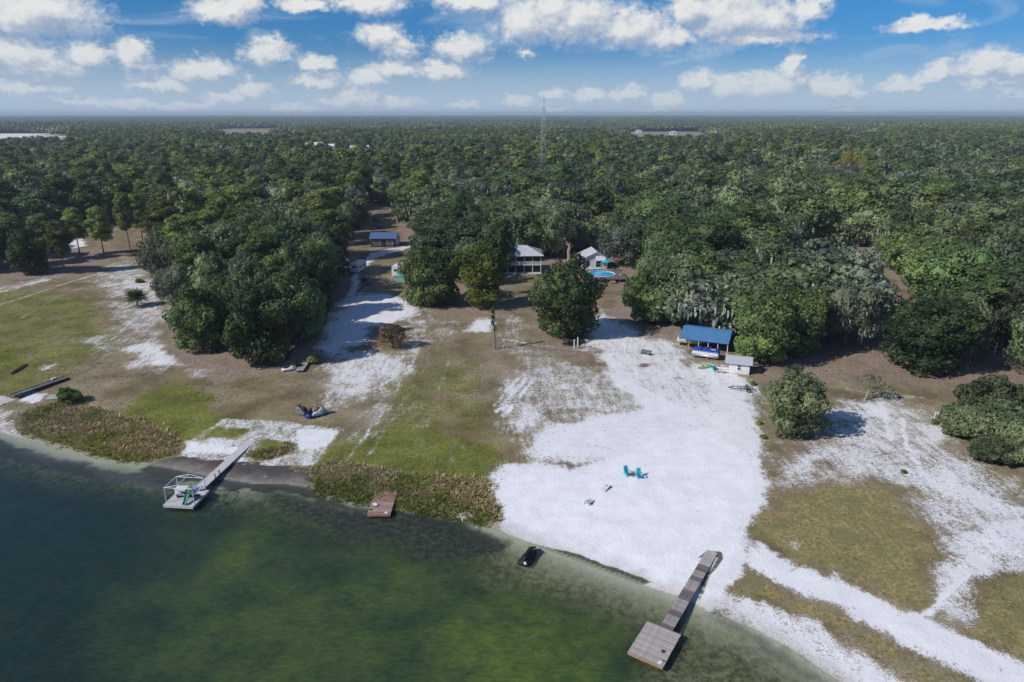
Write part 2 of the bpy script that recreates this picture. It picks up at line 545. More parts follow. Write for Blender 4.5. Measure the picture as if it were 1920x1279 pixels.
# sand: (outline, share of bare sand)
for p_, v_, s_, r_ in [
    ([(916, 900), (948, 866), (1000, 862), (1080, 880), (1150, 850), (1240, 810), (1330, 800), (1385, 830), (1425, 870), (1440, 910), (1430, 960), (1405, 1025), (1378, 1092), (1352, 1135), (1310, 1140), (1265, 1125), (1215, 1100), (1130, 1075), (1050, 1045), (960, 1015), (930, 975), (917, 930)], 1.0, 1.3, 1.6),
    ([(1105, 640), (1170, 632), (1280, 632), (1300, 690), (1400, 700), (1425, 740), (1450, 800), (1420, 860), (1240, 850), (1160, 790), (1120, 700), (1085, 668)], 0.68, 3, 5),
    ([(1115, 655), (1160, 650), (1170, 700), (1240, 740), (1300, 770), (1240, 830), (1150, 740), (1120, 690)], 0.89, 2, 3),
    ([(1040, 790), (1150, 770), (1300, 760), (1430, 780), (1450, 860), (1300, 880), (1000, 860), (980, 820)], 0.895, 2, 3),
    ([(1290, 690), (1390, 705), (1430, 740), (1440, 800), (1330, 790), (1290, 740)], 0.80, 2, 4),
    ([(1120, 580), (1150, 600), (1210, 630), (1190, 650), (1090, 665), (1095, 640)], 0.72, 2, 3),
    ([(935, 690), (1000, 680), (1090, 680), (1200, 720), (1260, 770), (1150, 790), (1000, 800), (950, 840), (925, 800)], 0.50, 3, 4),
    ([(940, 715), (985, 712), (965, 780), (925, 780)], 0.66, 1.5, 2),
    ([(980, 745), (1025, 760), (1030, 800), (960, 830), (930, 800)], 0.66, 2, 3),
    ([(925, 590), (1000, 600), (1000, 650), (1085, 662), (1080, 690), (960, 700), (925, 660)], 0.42, 3, 4),
    ([(870, 625), (893, 600), (926, 598), (922, 628)], 0.84, 1.5, 2),
    # driveway and its sand
    ([(598, 625), (642, 566), (690, 553), (748, 560), (800, 585), (765, 605), (705, 622), (640, 690), (605, 660)], 0.86, 3, 4),
    ([(646, 566), (662, 508), (694, 478), (770, 463), (776, 468), (706, 488), (678, 514), (668, 566)], 0.68, 0.6, 1),
    ([(600, 690), (640, 665), (720, 655), (790, 690), (730, 740), (650, 770), (590, 760)], 0.62, 3, 4),
    ([(580, 745), (640, 700), (690, 690), (720, 735), (640, 760), (625, 800)], 0.55, 2, 3),
    ([(765, 600), (812, 600), (800, 660), (770, 720), (740, 720)], 0.5, 2, 3),
    ([(700, 740), (760, 720), (740, 790), (660, 840), (640, 830)], 0.40, 2, 3),
    ([(770, 585), (880, 600), (860, 650), (800, 660)], 0.36, 2, 3),
    # left field
    ([(165, 520), (215, 498), (262, 482), (305, 530), (335, 600), (310, 650), (240, 655), (200, 590)], 0.50, 4, 6),
    ([(200, 535), (250, 505), (300, 540), (320, 590), (270, 610), (220, 560)], 0.60, 3, 4),
    ([(245, 640), (320, 645), (352, 690), (300, 702), (255, 690)], 0.76, 2, 4),
    ([(130, 640), (200, 620), (260, 640), (250, 680), (190, 670)], 0.48, 3, 5),
    ([(345, 690), (400, 690), (405, 706), (360, 708)], 0.72, 1, 2),
    ([(80, 686), (112, 684), (108, 694), (82, 695)], 0.62, 1, 1.5),
    ([(-40, 552), (60, 528), (150, 512), (60, 540), (-40, 566)], 0.6, 1, 2),
    # trapezoid of sand behind the long dock
    ([(418, 782), (520, 786), (638, 804), (606, 856), (590, 868), (480, 868), (330, 850), (345, 830), (372, 810)], 0.54, 0.30, 0.5),
    ([(555, 802), (634, 804), (618, 838), (560, 838)], 0.93, 0.8, 1.0),
    ([(345, 822), (450, 832), (460, 846), (350, 842)], 0.93, 0.6, 1.0), ([(455, 872), (540, 870), (590, 880), (540, 898), (470, 892)], 0.75, 0.5, 0.8),
    ([(-80, 745), (15, 762), (48, 800), (58, 826), (0, 812), (-80, 790)], 0.55, 0.8, 1.5), ([(60, 726), (90, 738), (60, 756), (35, 750)], 0.75, 0.5, 1),
    # right shore
    ([(1380, 1045), (1420, 1012), (1500, 1050), (1600, 1096), (1700, 1140), (1800, 1182), (1960, 1250), (1960, 1320), (1850, 1279), (1750, 1228), (1640, 1172), (1540, 1118), (1440, 1072)], 0.93, 1.0, 1.5),
    ([(1330, 1130), (1378, 1095), (1440, 1120), (1540, 1170), (1680, 1250), (1760, 1300), (1640, 1330), (1560, 1262), (1460, 1200), (1390, 1165)], 0.72, 1, 2),
    ([(1745, 1145), (1730, 1060), (1740, 1010), (1790, 990), (1960, 940), (1960, 1060), (1850, 1125), (1800, 1190)], 0.73, 2, 3),
    ([(1500, 780), (1640, 740), (1750, 760), (1770, 830), (1830, 880), (1960, 900), (1960, 1010), (1760, 1010), (1680, 930), (1560, 900), (1450, 920), (1440, 860)], 0.58, 3, 5),
    ([(1440, 860), (1560, 870), (1640, 900), (1500, 905), (1440, 950)], 0.55, 2, 3),
    ([(1590, 760), (1690, 770), (1700, 800), (1600, 800)], 0.72, 1.5, 3),
    ([(1700, 790), (1762, 800), (1780, 850), (1700, 850)], 0.72, 1.5, 3),
    ([(1640, 860), (1760, 880), (1860, 920), (1960, 960), (1900, 990), (1740, 940)], 0.74, 2, 3),
    ([(100, 455), (160, 450), (165, 465), (110, 476)], 0.9, 1.5, 2),
    ([(1560, 480), (1600, 478), (1690, 560), (1640, 565)], 0.12, 2, 3),
    ]:
    if v_ < 0.9:
        put(sand, p_, v_ * 0.96, s_ * 1.8, r_ * 1.7)
    else:
        put(sand, p_, v_, s_ * 1.5, r_ * 1.5)
# mats of grass lying over the sand
for p_, v_, s_, r_ in [
    ([(1432, 962), (1470, 935), (1540, 910), (1610, 905), (1668, 918), (1702, 965), (1742, 1012), (1726, 1060), (1748, 1118), (1738, 1148), (1660, 1110), (1560, 1066), (1480, 1042), (1425, 1000)], 0.88, 2.2, 3.5),
    ([(1800, 1188), (1850, 1130), (1900, 1085), (1980, 1060), (1980, 1250)], 0.92, 1, 2),
    ([(1372, 1104), (1392, 1062), (1440, 1082), (1540, 1128), (1650, 1186), (1760, 1245), (1850, 1300), (1780, 1300), (1640, 1215), (1540, 1160), (1440, 1118)], 0.62, 1, 2)]:
    put(sand, p_, -v_, s_, r_)
    put(gold, p_, v_, s_, r_)
for p_ in ([(468, 846), (495, 822), (548, 826), (548, 842), (500, 858), (470, 862)], [(400, 800), (470, 803), (440, 818), (380, 818)]):
    put(sand, p_, -0.75, 0.8, 1.5)
    put(green, p_, 0.95, 0.8, 1.5)
put(sand, [(1530, 915), (1500, 1000), (1480, 1028), (1470, 1018), (1500, 960)], 0.0)
put(sand, [(1478, 1012), (1500, 1014), (1496, 1030), (1476, 1028)], 0.5, 0.9, 1)
# the brown reed beds
REEDS_A = [(38, 792), (52, 768), (110, 756), (190, 770), (262, 790), (322, 812), (328, 842), (262, 856), (190, 848), (110, 822), (45, 800)]
REEDS_B = [(588, 872), (640, 866), (760, 888), (908, 898), (926, 962), (900, 974), (838, 954), (745, 940), (600, 918)]
for p_ in (REEDS_A, REEDS_B):
    put(sand, p_, -1.0, 1, 1.5)
    put(gold, p_, 0.35, 1, 2)
# leaf litter and pine straw
for p_, v_ in [([(310, 640), (372, 655), (440, 690), (560, 690), (590, 700), (480, 715), (400, 720), (340, 700)], 0.75),
               ([(1230, 625), (1330, 640), (1300, 650), (1200, 640)], 0.7), ([(1400, 690), (1500, 690), (1580, 660), (1680, 690), (1850, 690), (1960, 690), (1960, 740), (1800, 740), (1600, 720), (1500, 735), (1420, 720)], 0.56),
               ([(1760, 760), (1800, 840), (1930, 890), (1930, 760)], 0.7), ([(1340, 660), (1430, 700), (1400, 715)], 0.4), ([(985, 600), (1010, 660), (1100, 690), (1120, 660)], 0.6),
               ([(780, 570), (950, 570), (950, 605), (800, 600)], 0.55), ([(1440, 790), (1560, 800), (1540, 850), (1450, 860)], 0.55), ([(120, 470), (250, 470), (160, 525), (20, 530)], 0.8),
               ([(720, 630), (760, 640), (750, 670), (720, 670)], 0.4), ([(-300, 525), (60, 530), (60, 545), (-300, 560)], 0.6), ([(-200, 660), (60, 690), (40, 730), (-200, 720)], 0.35)]:
    put(litter, p_, v_, 2.5, 4)
    sand *= 1 - 0.5 * mask(p_, 2.5, 4) * v_
litter *= 1 - mask(RIGHT_LAWN, 2, 3) * 0.45
for p_ in FAR_FIELDS:
    m_ = mask(p_, 20, 30)
    litter *= 1 - m_
    gold = np.maximum(gold, 0.3 * m_)
    sand = np.maximum(sand, m_ * (0.78 if p_[0][0] < 0 else 0.30))
# wet dark mud and the lake bed
put(mud, [(262, 866), (300, 850), (340, 848), (420, 856), (470, 864), (592, 872), (600, 925), (540, 912), (430, 902), (320, 884), (262, 874)], 0.85, 0.6, 1.5)
put(mud, [(1310, 1140), (1380, 1150), (1470, 1200), (1560, 1262), (1540, 1270), (1440, 1205)], 0.35, 1, 2)
algae_ = np.zeros(GX.shape)
for p_ in ([(946, 994), (985, 1003), (1014, 1016), (1004, 1022), (975, 1013), (944, 1002)], [(1008, 1011), (1060, 1023), (1110, 1039), (1160, 1055), (1220, 1078), (1200, 1083), (1150, 1068), (1100, 1050), (1055, 1033), (1010, 1020)],
           [(1318, 1134), (1350, 1138), (1392, 1160), (1384, 1168), (1345, 1156)], [(1380, 1163), (1402, 1166), (1398, 1178), (1384, 1174)], [(1416, 1172), (1448, 1186), (1446, 1196), (1420, 1186)], [(1452, 1188), (1488, 1206), (1486, 1214), (1456, 1200)],
           [(1505, 1216), (1530, 1236), (1522, 1242), (1502, 1226)], [(1306, 1040), (1322, 1027), (1352, 1030), (1353, 1040), (1312, 1120), (1318, 1090), (1345, 1042), (1325, 1034)]):
    np.maximum(algae_, mask(p_, 0.45, 0.6), out=algae_)
put(sand, [(-10, 580), (60, 558), (130, 535), (200, 514), (268, 490), (268, 488.5), (200, 512), (130, 533), (60, 556), (-10, 578)], 0.55, 0.5, 0.6)
def track(px, val, w=0.5):
    p = poly(px)
    a = np.array(p)
    i0, i1 = np.searchsorted(xs, [a[:, 0].min() - 3, a[:, 0].max() + 3])
    j0, j1 = np.searchsorted(ys, [a[:, 1].min() - 3, a[:, 1].max() + 3])
    q = (slice(j0, j1), slice(i0, i1))
    d = seg_dist(GX[q] + wx2[q] * 0.8, GY[q] + wy2[q] * 0.8, p, False)
    sand[q] = np.maximum(sand[q], val * np.exp(-(d / w) ** 2) * (0.55 + 0.9 * fbm(GX[q] / 4, GY[q] / 4, 19)))
for p_, v_ in (([(806, 596), (776, 680), (706, 790), (640, 872)], 0.46), ([(830, 598), (800, 690), (740, 780), (690, 850)], 0.34), ([(860, 600), (838, 690), (800, 800)], 0.30),
               ([(986, 714), (930, 776)], 0.75), ([(974, 712), (924, 764)], 0.7), ([(1000, 716), (944, 784)], 0.7), ([(640, 806), (768, 716)], 0.34), ([(655, 820), (782, 732)], 0.34), ([(675, 834), (796, 744)], 0.30),
               ([(1652, 762), (1662, 800), (1668, 830)], 0.9), ([(1690, 790), (1702, 850), (1730, 900)], 0.85), ([(40, 600), (110, 560), (190, 530)], 0.4), ([(210, 640), (300, 560), (330, 540)], 0.6),
               ([(770, 640), (742, 700), (700, 745)], 0.55), ([(1500, 720), (1640, 745), (1740, 752)], 0.4), ([(940, 640), (1010, 652), (1100, 662)], 0.6), ([(1740, 1150), (1800, 1090), (1870, 1030)], 0.9)):
    track(p_, v_)
put(mud, [(-60, 800), (60, 832), (200, 866), (330, 884), (330, 910), (200, 890), (60, 856), (-60, 830)], 0.55, 0.8, 2)
put(mud, [(590, 918), (680, 940), (800, 955), (900, 980), (950, 1004), (940, 1025), (800, 980), (680, 965), (590, 940)], 0.6, 0.8, 2)
under = np.clip(-GZ / 0.04, 0, 1)
depth = np.clip(-GZ, 0, 10)

# gentle relief of tracks and reed hummocks
GZ = GZ + 0.10 * clr * (fbm(GX / 2.1, GY / 2.1, 71, 2) - 0.5) * (GZ > 0.1)

def grid_mesh(name, X, Y, Z):
    ny, nx = X.shape
    V = np.stack([X.ravel(), Y.ravel(), Z.ravel()], 1)
    i = np.arange(ny * nx).reshape(ny, nx)
    F = np.stack([i[:-1, :-1].ravel(), i[:-1, 1:].ravel(), i[1:, 1:].ravel(), i[1:, :-1].ravel()], 1)
    return fast_mesh(name, V, F, True)

def fast_mesh(name, V, F, smooth=False):
    """V: n x 3, F: m x k with one k, or a list of such arrays"""
    Fs = F if isinstance(F, list) else [F]
    Fs = [np.asarray(f) for f in Fs if len(f)]
    me = bpy.data.meshes.new(name)
    V = np.asarray(V, np.float32)
    me.vertices.add(len(V))
    me.vertices.foreach_set('co', V.ravel())
    tot = np.concatenate([np.full(len(f), f.shape[1]) for f in Fs])
    idx = np.concatenate([f.ravel() for f in Fs]).astype(np.int32)
    start = np.concatenate([[0], np.cumsum(tot)[:-1]]).astype(np.int32)
    me.loops.add(len(idx))
    me.loops.foreach_set('vertex_index', idx)
    me.polygons.add(len(tot))
    me.polygons.foreach_set('loop_start', start)
    if smooth:
        me.polygons.foreach_set('use_smooth', np.ones(len(tot), bool))
    me.update(calc_edges=True)
    me.validate()
    return me

def attr(me, name, vals):
    a = me.attributes.new(name, 'FLOAT', 'POINT')
    a.data.foreach_set('value', np.asarray(vals, np.float32).ravel())

gme = grid_mesh('ground', GX, GY, GZ)
for nm_, ar_ in (('sand', sand), ('green', green), ('litter', litter), ('gold', gold), ('mud', mud), ('algae', algae_), ('under', under), ('depth', depth)):
    attr(gme, nm_, ar_)
ground = bpy.data.objects.new('ground', gme)
ground['kind'] = 'structure'
COL.objects.link(ground)

def ground_material():
    m, nt, out = new_mat('sandy_lakeside_ground')
    b = nt.nodes.new('ShaderNodeBsdfPrincipled')
    b.inputs['Roughness'].default_value = 0.9
    b.inputs['Specular IOR Level'].default_value = 0.1
    g = nt.nodes.new('ShaderNodeNewGeometry')
    P = g.outputs['Position']
    def A(n):
        a = nt.nodes.new('ShaderNodeAttribute')
        a.attribute_name = n
        return a.outputs['Fac']
    def thr(share, ns, w=0.12):
        t = math_(nt, 'MULTIPLY_ADD', share, 1 + 2 * w, -w)
        d = math_(nt, 'SUBTRACT', t, ns)
        return maprange(nt, d, -w, w, 0, 1, True)
    fine = noise(nt, P, 2.3, 5, 0.65)
    mid = noise(nt, P, 0.42, 5, 0.6)
    big = noise(nt, P, 0.07, 4, 0.55)
    stx = noise(nt, vmath(nt, 'MULTIPLY', P, (1.0, 0.22, 1.0)), 1.1, 4, 0.6)          # wheel and mower streaks running inland
    grit = noise(nt, P, 6.5, 3, 0.6)
    nz = math_(nt, 'ADD', math_(nt, 'MULTIPLY', grit, 0.34), math_(nt, 'ADD', math_(nt, 'MULTIPLY', fine, 0.26), math_(nt, 'ADD', math_(nt, 'MULTIPLY', mid, 0.22), math_(nt, 'MULTIPLY', stx, 0.18))))
    nz = maprange(nt, nz, 0.40, 0.60, 0, 1)
    sa = A('sand')
    sf = math_(nt, 'MAXIMUM', math_(nt, 'MULTIPLY', thr(sa, nz, 0.32), 0.94), maprange(nt, sa, 0.9, 0.98))
    gf = thr(A('green'), maprange(nt, math_(nt, 'ADD', math_(nt, 'MULTIPLY', mid, 0.6), math_(nt, 'MULTIPLY', fine, 0.4)), 0.33, 0.67, 0, 1), 0.35)
    tan = mixc(nt, maprange(nt, fine, 0.36, 0.64), (0.170, 0.136, 0.084), (0.335, 0.290, 0.205))
    tan = mixc(nt, maprange(nt, big, 0.35, 0.65), tan, (0.190, 0.155, 0.082))
    olive = mixc(nt, maprange(nt, fine, 0.35, 0.65), (0.098, 0.114, 0.024), (0.208, 0.220, 0.056))
    grass = mixc(nt, gf, tan, olive)
    grass = mixc(nt, 1.0, grass, mixc(nt, maprange(nt, noise(nt, P, 0.17, 5, 0.62), 0.34, 0.66), (0.72, 0.68, 0.62), (1.30, 1.26, 1.25)), 'MULTIPLY')
    lt = mixc(nt, maprange(nt, fine, 0.35, 0.65), (0.185, 0.135, 0.105), (0.385, 0.295, 0.240))
    lf = thr(A('litter'), nz, 0.4)
    grass = mixc(nt, lf, grass, lt)
    gd = mixc(nt, maprange(nt, fine, 0.36, 0.64), (0.190, 0.145, 0.062), (0.385, 0.312, 0.148))
    gd = mixc(nt, maprange(nt, mid, 0.42, 0.6), gd, (0.205, 0.190, 0.085))
    grass = mixc(nt, thr(A('gold'), nz, 0.3), grass, gd)
    sn = mixc(nt, maprange(nt, mid, 0.35, 0.65), (0.755, 0.75, 0.765), (0.845, 0.84, 0.85))
    sn = mixc(nt, maprange(nt, noise(nt, P, 0.9, 6, 0.7), 0.58, 0.78, 0, 0.30), sn, (0.52, 0.49, 0.46))
    c = mixc(nt, sf, grass, sn)
    # wet band and mud
    wv = noise(nt, vmath(nt, 'MULTIPLY', P, (0.5, 1.6, 6.0)), 1.0, 4, 0.6)
    mf = thr(A('mud'), maprange(nt, wv, 0.35, 0.65, 0, 1), 0.2)
    c = mixc(nt, mf, c, (0.085, 0.075, 0.070))
    sep = nt.nodes.new('ShaderNodeSeparateXYZ')
    L(nt, P, sep.inputs[0])
    wet = maprange(nt, math_(nt, 'MULTIPLY_ADD', mid, 0.24, sep.outputs[2]), 0.10, 0.36, 0.6, 0.0, True)
    c = mixc(nt, wet, c, (0.40, 0.355, 0.32))
    c = mixc(nt, maprange(nt, A('algae'), 0.25, 0.6, 0.0, 0.92, True), c, mixc(nt, maprange(nt, fine, 0.4, 0.6), (0.026, 0.031, 0.012), (0.070, 0.085, 0.018)))
    # lake bed: sand, algae, dark weed
    bed = mixc(nt, maprange(nt, A('depth'), 0.06, 0.5), (0.58, 0.53, 0.45), (0.27, 0.28, 0.13))
    weed = maprange(nt, math_(nt, 'MULTIPLY_ADD', A('depth'), 0.10, noise(nt, P, 1.1, 6, 0.7)), 0.49, 0.60, 0, 0.85, True)
    bed = mixc(nt, math_(nt, 'MULTIPLY', weed, maprange(nt, A('depth'), 0.10, 0.4, 0.0, 0.9)), bed, (0.075, 0.080, 0.040))
    bed = mixc(nt, maprange(nt, A('mud'), 0.1, 0.5), bed, (0.10, 0.09, 0.085))
    c = mixc(nt, A('under'), c, bed)
    L(nt, c, b.inputs['Base Color'])
    bp = nt.nodes.new('ShaderNodeBump')
    bp.inputs['Strength'].default_value = 0.55
    bp.inputs['Distance'].default_value = 0.22
    hh = math_(nt, 'ADD', math_(nt, 'MULTIPLY', noise(nt, P, 2.8, 3, 0.65), maprange(nt, sf, 0, 1, 1.0, 0.55)), math_(nt, 'MULTIPLY', mid, 0.4))
    rk = nt.nodes.new('ShaderNodeTexWave')
    rk.wave_type = 'RINGS'
    rk.inputs['Scale'].default_value = 0.16
    rk.inputs['Distortion'].default_value = 3.0
    rk.inputs['Detail'].default_value = 2.0
    rk.inputs['Detail Scale'].default_value = 0.25
    gp = at(1330, 1010)
    L(nt, vmath(nt, 'SUBTRACT', P, (gp.x, gp.y, gp.z)), rk.inputs['Vector'])
    hh = math_(nt, 'ADD', hh, math_(nt, 'MULTIPLY', rk.outputs[1], 0.10))
    L(nt, hh, bp.inputs['Height'])
    L(nt, bp.outputs[0], b.inputs['Normal'])
    L(nt, b.outputs[0], out.inputs[0])
    return m
gme.materials.append(ground_material())

# ------------------------------------------------------------------ lake
lx = np.concatenate([np.array(geo(-150, -3000, (2.0, 1.3))[1:])[::-1], np.arange(-150, 95.1, 0.8), np.array(geo(95, 3000, (2.0, 1.3))[1:])])
ly = np.concatenate([np.array(geo(34, -900, (2.0, 1.3))[1:])[::-1], np.arange(34, 132, 0.6), np.array(geo(132, 240, (2.0, 1.2)))])
LX, LY = np.meshgrid(lx, ly)
LZ = np.zeros(LX.shape)
# the water's own colour, in wide soft patches: deep teal, clear green shoal, dark weed
xs_keep, ys_keep, gx_keep = xs, ys, (GX, GY, wx, wy, wx2, wy2)
xs, ys, GX, GY = lx, ly, LX, LY
wx, wy = fbm(GX / 7, GY / 7, 11) - 0.5, fbm(GX / 7, GY / 7, 29) - 0.5
wx2, wy2 = wx * 0, wy * 0
def zpoly(px):
    return [tuple(flat(a, min(b, 1500), 0.0)) for a, b in px]
glow = 0.95 * mask(zpoly([(760, 1279), (860, 1180), (960, 1110), (1060, 1100), (1170, 1140), (1230, 1200), (1180, 1279), (1180, 1400), (700, 1400)]), 6, 8, True)
glow = np.maximum(glow, 0.65 * mask(zpoly([(380, 1060), (420, 990), (500, 930), (540, 960), (520, 1040), (430, 1110)]), 4, 6, True))
glow = np.maximum(glow, 0.50 * mask(zpoly([(230, 1110), (560, 1070), (860, 1020), (1000, 1060), (900, 1279), (500, 1279), (250, 1220)]), 6, 9, True))
shoal = 1.0 * mask(zpoly([(930, 1020), (960, 990), (1010, 995), (1100, 1025), (1260, 1080), (1320, 1120), (1240, 1200), (1140, 1140), (1020, 1100), (930, 1090)]), 3, 5, True)
shoal = np.maximum(shoal, 0.75 * mask(zpoly([(1280, 1120), (1340, 1120), (1460, 1165), (1560, 1240), (1640, 1320), (1560, 1400), (1220, 1400), (1240, 1260)]), 3, 5, True))
shoal = np.maximum(shoal, 0.55 * mask(zpoly([(560, 930), (620, 925), (640, 950), (560, 960), (480, 930), (470, 900), (530, 890)]), 2, 4, True))
weedm = 0.9 * mask(zpoly([(480, 900), (600, 930), (760, 950), (880, 975), (950, 1010), (930, 1050), (800, 1060), (690, 1020), (560, 990), (480, 940)]), 3, 5, True)
deep = mask(zpoly([(-900, 700), (0, 830), (200, 880), (330, 890), (380, 960), (300, 1060), (240, 1180), (320, 1300), (200, 1500), (-900, 1500)]), 8, 9, True)
silt = 0.85 * mask(zpoly([(40, 838), (110, 850), (190, 872), (262, 882), (300, 900), (340, 905), (330, 918), (250, 905), (180, 888), (100, 866), (30, 850)]), 0.8, 3, True)
silt = np.maximum(silt, 0.6 * mask(zpoly([(330, 900), (420, 905), (410, 925), (350, 920)]), 0.8, 3, True))
silt = np.maximum(silt, 0.5 * mask(zpoly([(610, 935), (680, 946), (690, 960), (620, 952)]), 0.8, 3, True))
lake_me = grid_mesh('lake', LX, LY, LZ)
bedz = terrain(LX, LY)
for nm_, ar_ in (('glow', glow), ('shoal', shoal), ('weed', weedm), ('deep', deep), ('silt', silt), ('depth', np.clip(-bedz, 0, 10))):
    attr(lake_me, nm_, ar_)
xs, ys = xs_keep, ys_keep
GX, GY, wx, wy, wx2, wy2 = gx_keep
lake = bpy.data.objects.new('lake', lake_me)
lake['kind'] = 'structure'
COL.objects.link(lake)

def lake_material():
    m, nt, out = new_mat('green_lake_water')
    g = nt.nodes.new('ShaderNodeNewGeometry')
    P = g.outputs['Position']
    def A(n):
        a = nt.nodes.new('ShaderNodeAttribute')
        a.attribute_name = n
        return a.outputs['Fac']
    cl = noise(nt, P, 0.13, 5, 0.6)
    fi = noise(nt, P, 1.3, 5, 0.7)
    md = noise(nt, P, 0.42, 5, 0.65)
    c = mixc(nt, maprange(nt, cl, 0.35, 0.65), (0.022, 0.044, 0.025), (0.042, 0.066, 0.030))
    c = mixc(nt, math_(nt, 'MULTIPLY', A('deep'), maprange(nt, md, 0.3, 0.65, 1.0, 0.72)), c, (0.010, 0.028, 0.026))
    c = mixc(nt, math_(nt, 'MULTIPLY', A('glow'), math_(nt, 'MULTIPLY', maprange(nt, cl, 0.33, 0.62, 0.35, 1.0), maprange(nt, md, 0.38, 0.58, 0.42, 1.1))), c, (0.086, 0.136, 0.028))
    sh = mixc(nt, maprange(nt, fi, 0.42, 0.6), (0.085, 0.092, 0.040), (0.270, 0.272, 0.150))
    c = mixc(nt, math_(nt, 'MULTIPLY', A('shoal'), maprange(nt, cl, 0.3, 0.55, 0.45, 0.95)), c, sh)
    wd = mixc(nt, maprange(nt, fi, 0.45, 0.6), (0.026, 0.034, 0.024), (0.066, 0.074, 0.050))
    c = mixc(nt, A('weed'), c, wd)
    chop_shade = noise(nt, vmath(nt, 'MULTIPLY', P, (0.7, 1.8, 1.0)), 1.5, 4, 0.6, 0.5)
    c = mixc(nt, 1.0, c, mixc(nt, maprange(nt, chop_shade, 0.34, 0.66), (0.80, 0.80, 0.80), (1.22, 1.22, 1.22)), 'MULTIPLY')  # light and dark of small waves painted into the water's diffuse colour
    c = mixc(nt, math_(nt, 'MULTIPLY', A('silt'), maprange(nt, fi, 0.38, 0.6, 0.25, 1.0)), c, (0.200, 0.185, 0.185))
    df = nt.nodes.new('ShaderNodeBsdfDiffuse')
    L(nt, c, df.inputs[0])
    tr = nt.nodes.new('ShaderNodeBsdfTransparent')
    tr.inputs[0].default_value = (0.84, 0.90, 0.84, 1)
    op = maprange(nt, A('depth'), 0.0, 0.95, 0.02, 1.0)
    op = math_(nt, 'MAXIMUM', op, math_(nt, 'MULTIPLY', A('weed'), maprange(nt, A('depth'), 0.0, 0.25, 0.0, 0.95)))
    mx = nt.nodes.new('ShaderNodeMixShader')
    L(nt, op, mx.inputs[0])
    L(nt, tr.outputs[0], mx.inputs[1])
    L(nt, df.outputs[0], mx.inputs[2])
    gl = nt.nodes.new('ShaderNodeBsdfGlossy')
    gl.inputs['Roughness'].default_value = 0.08
    rip = N(nt, 'ShaderNodeBump')
    rip.inputs['Strength'].default_value = 0.45
    rip.inputs['Distance'].default_value = 0.12
    r1 = noise(nt, vmath(nt, 'MULTIPLY', P, (1.0, 2.2, 1.0)), 2.1, 3, 0.55, 0.4)
    r2 = noise(nt, P, 0.55, 2, 0.5)
    L(nt, math_(nt, 'ADD', r1, r2), rip.inputs['Height'])
    L(nt, rip.outputs[0], gl.inputs['Normal'])
    cosv = math_(nt, 'ABSOLUTE', vmath(nt, 'DOT_PRODUCT', g.outputs['Incoming'], rip.outputs[0]))
    fres = math_(nt, 'MULTIPLY_ADD', math_(nt, 'POWER', math_(nt, 'SUBTRACT', 1.0, cosv, clamp=True), 5.0), 0.98, 0.02)
    m2 = nt.nodes.new('ShaderNodeMixShader')
    L(nt, fres, m2.inputs[0])
    L(nt, mx.outputs[0], m2.inputs[1])
    L(nt, gl.outputs[0], m2.inputs[2])
    L(nt, m2.outputs[0], out.inputs[0])
    return m
lake_me.materials.append(lake_material())
# ------------------------------------------------------------------ objects: linking, labels, copies
def link(o, parent=None):
    COL.objects.link(o)
    if parent is not None:
        o.parent = parent
    return o

def tag(o, label=None, cat=None, group=None, kind=None):
    if label:
        o['label'] = label
    if cat:
        o['category'] = cat
    if group:
        o['group'] = group
    if kind:
        o['kind'] = kind
    return o

def empty(name, loc, rz, label, cat, group=None):
    o = bpy.data.objects.new(name, None)
    o.empty_display_size = 0.3
    o.location = loc
    o.rotation_euler = (0, 0, rz)
    link(o)
    return tag(o, label, cat, group)

def copy_tree(o, parent=None, kids=None):
    c = o.copy()
    COL.objects.link(c)
    if parent is not None:
        c.parent = parent
    for ch in (kids or {}).get(o.name, []) if kids is not None else list(o.children):
        copy_tree(ch, c, kids)
    return c

# ------------------------------------------------------------------ foliage geometry
def fib(n, rng):
    i = np.arange(n) + 0.5
    ph = np.arccos(1 - 2 * i / n)
    th = PI * (1 + 5 ** 0.5) * i + rng.random() * 6.28
    return np.stack([np.cos(th) * np.sin(ph), np.sin(th) * np.sin(ph), np.cos(ph)], 1)

ICO_V, ICO_F = None, None
def ico():
    global ICO_V, ICO_F
    if ICO_V is None:
        t = (1 + 5 ** 0.5) / 2
        v = np.array([(-1, t, 0), (1, t, 0), (-1, -t, 0), (1, -t, 0), (0, -1, t), (0, 1, t), (0, -1, -t), (0, 1, -t), (t, 0, -1), (t, 0, 1), (-t, 0, -1), (-t, 0, 1)], float)
        ICO_V = v / np.linalg.norm(v[0])
        ICO_F = np.array([(0, 11, 5), (0, 5, 1), (0, 1, 7), (0, 7, 10), (0, 10, 11), (1, 5, 9), (5, 11, 4), (11, 10, 2), (10, 7, 6), (7, 1, 8),
                          (3, 9, 4), (3, 4, 2), (3, 2, 6), (3, 6, 8), (3, 8, 9), (4, 9, 5), (2, 4, 11), (6, 2, 10), (8, 6, 7), (9, 8, 1)])
    return ICO_V, ICO_F

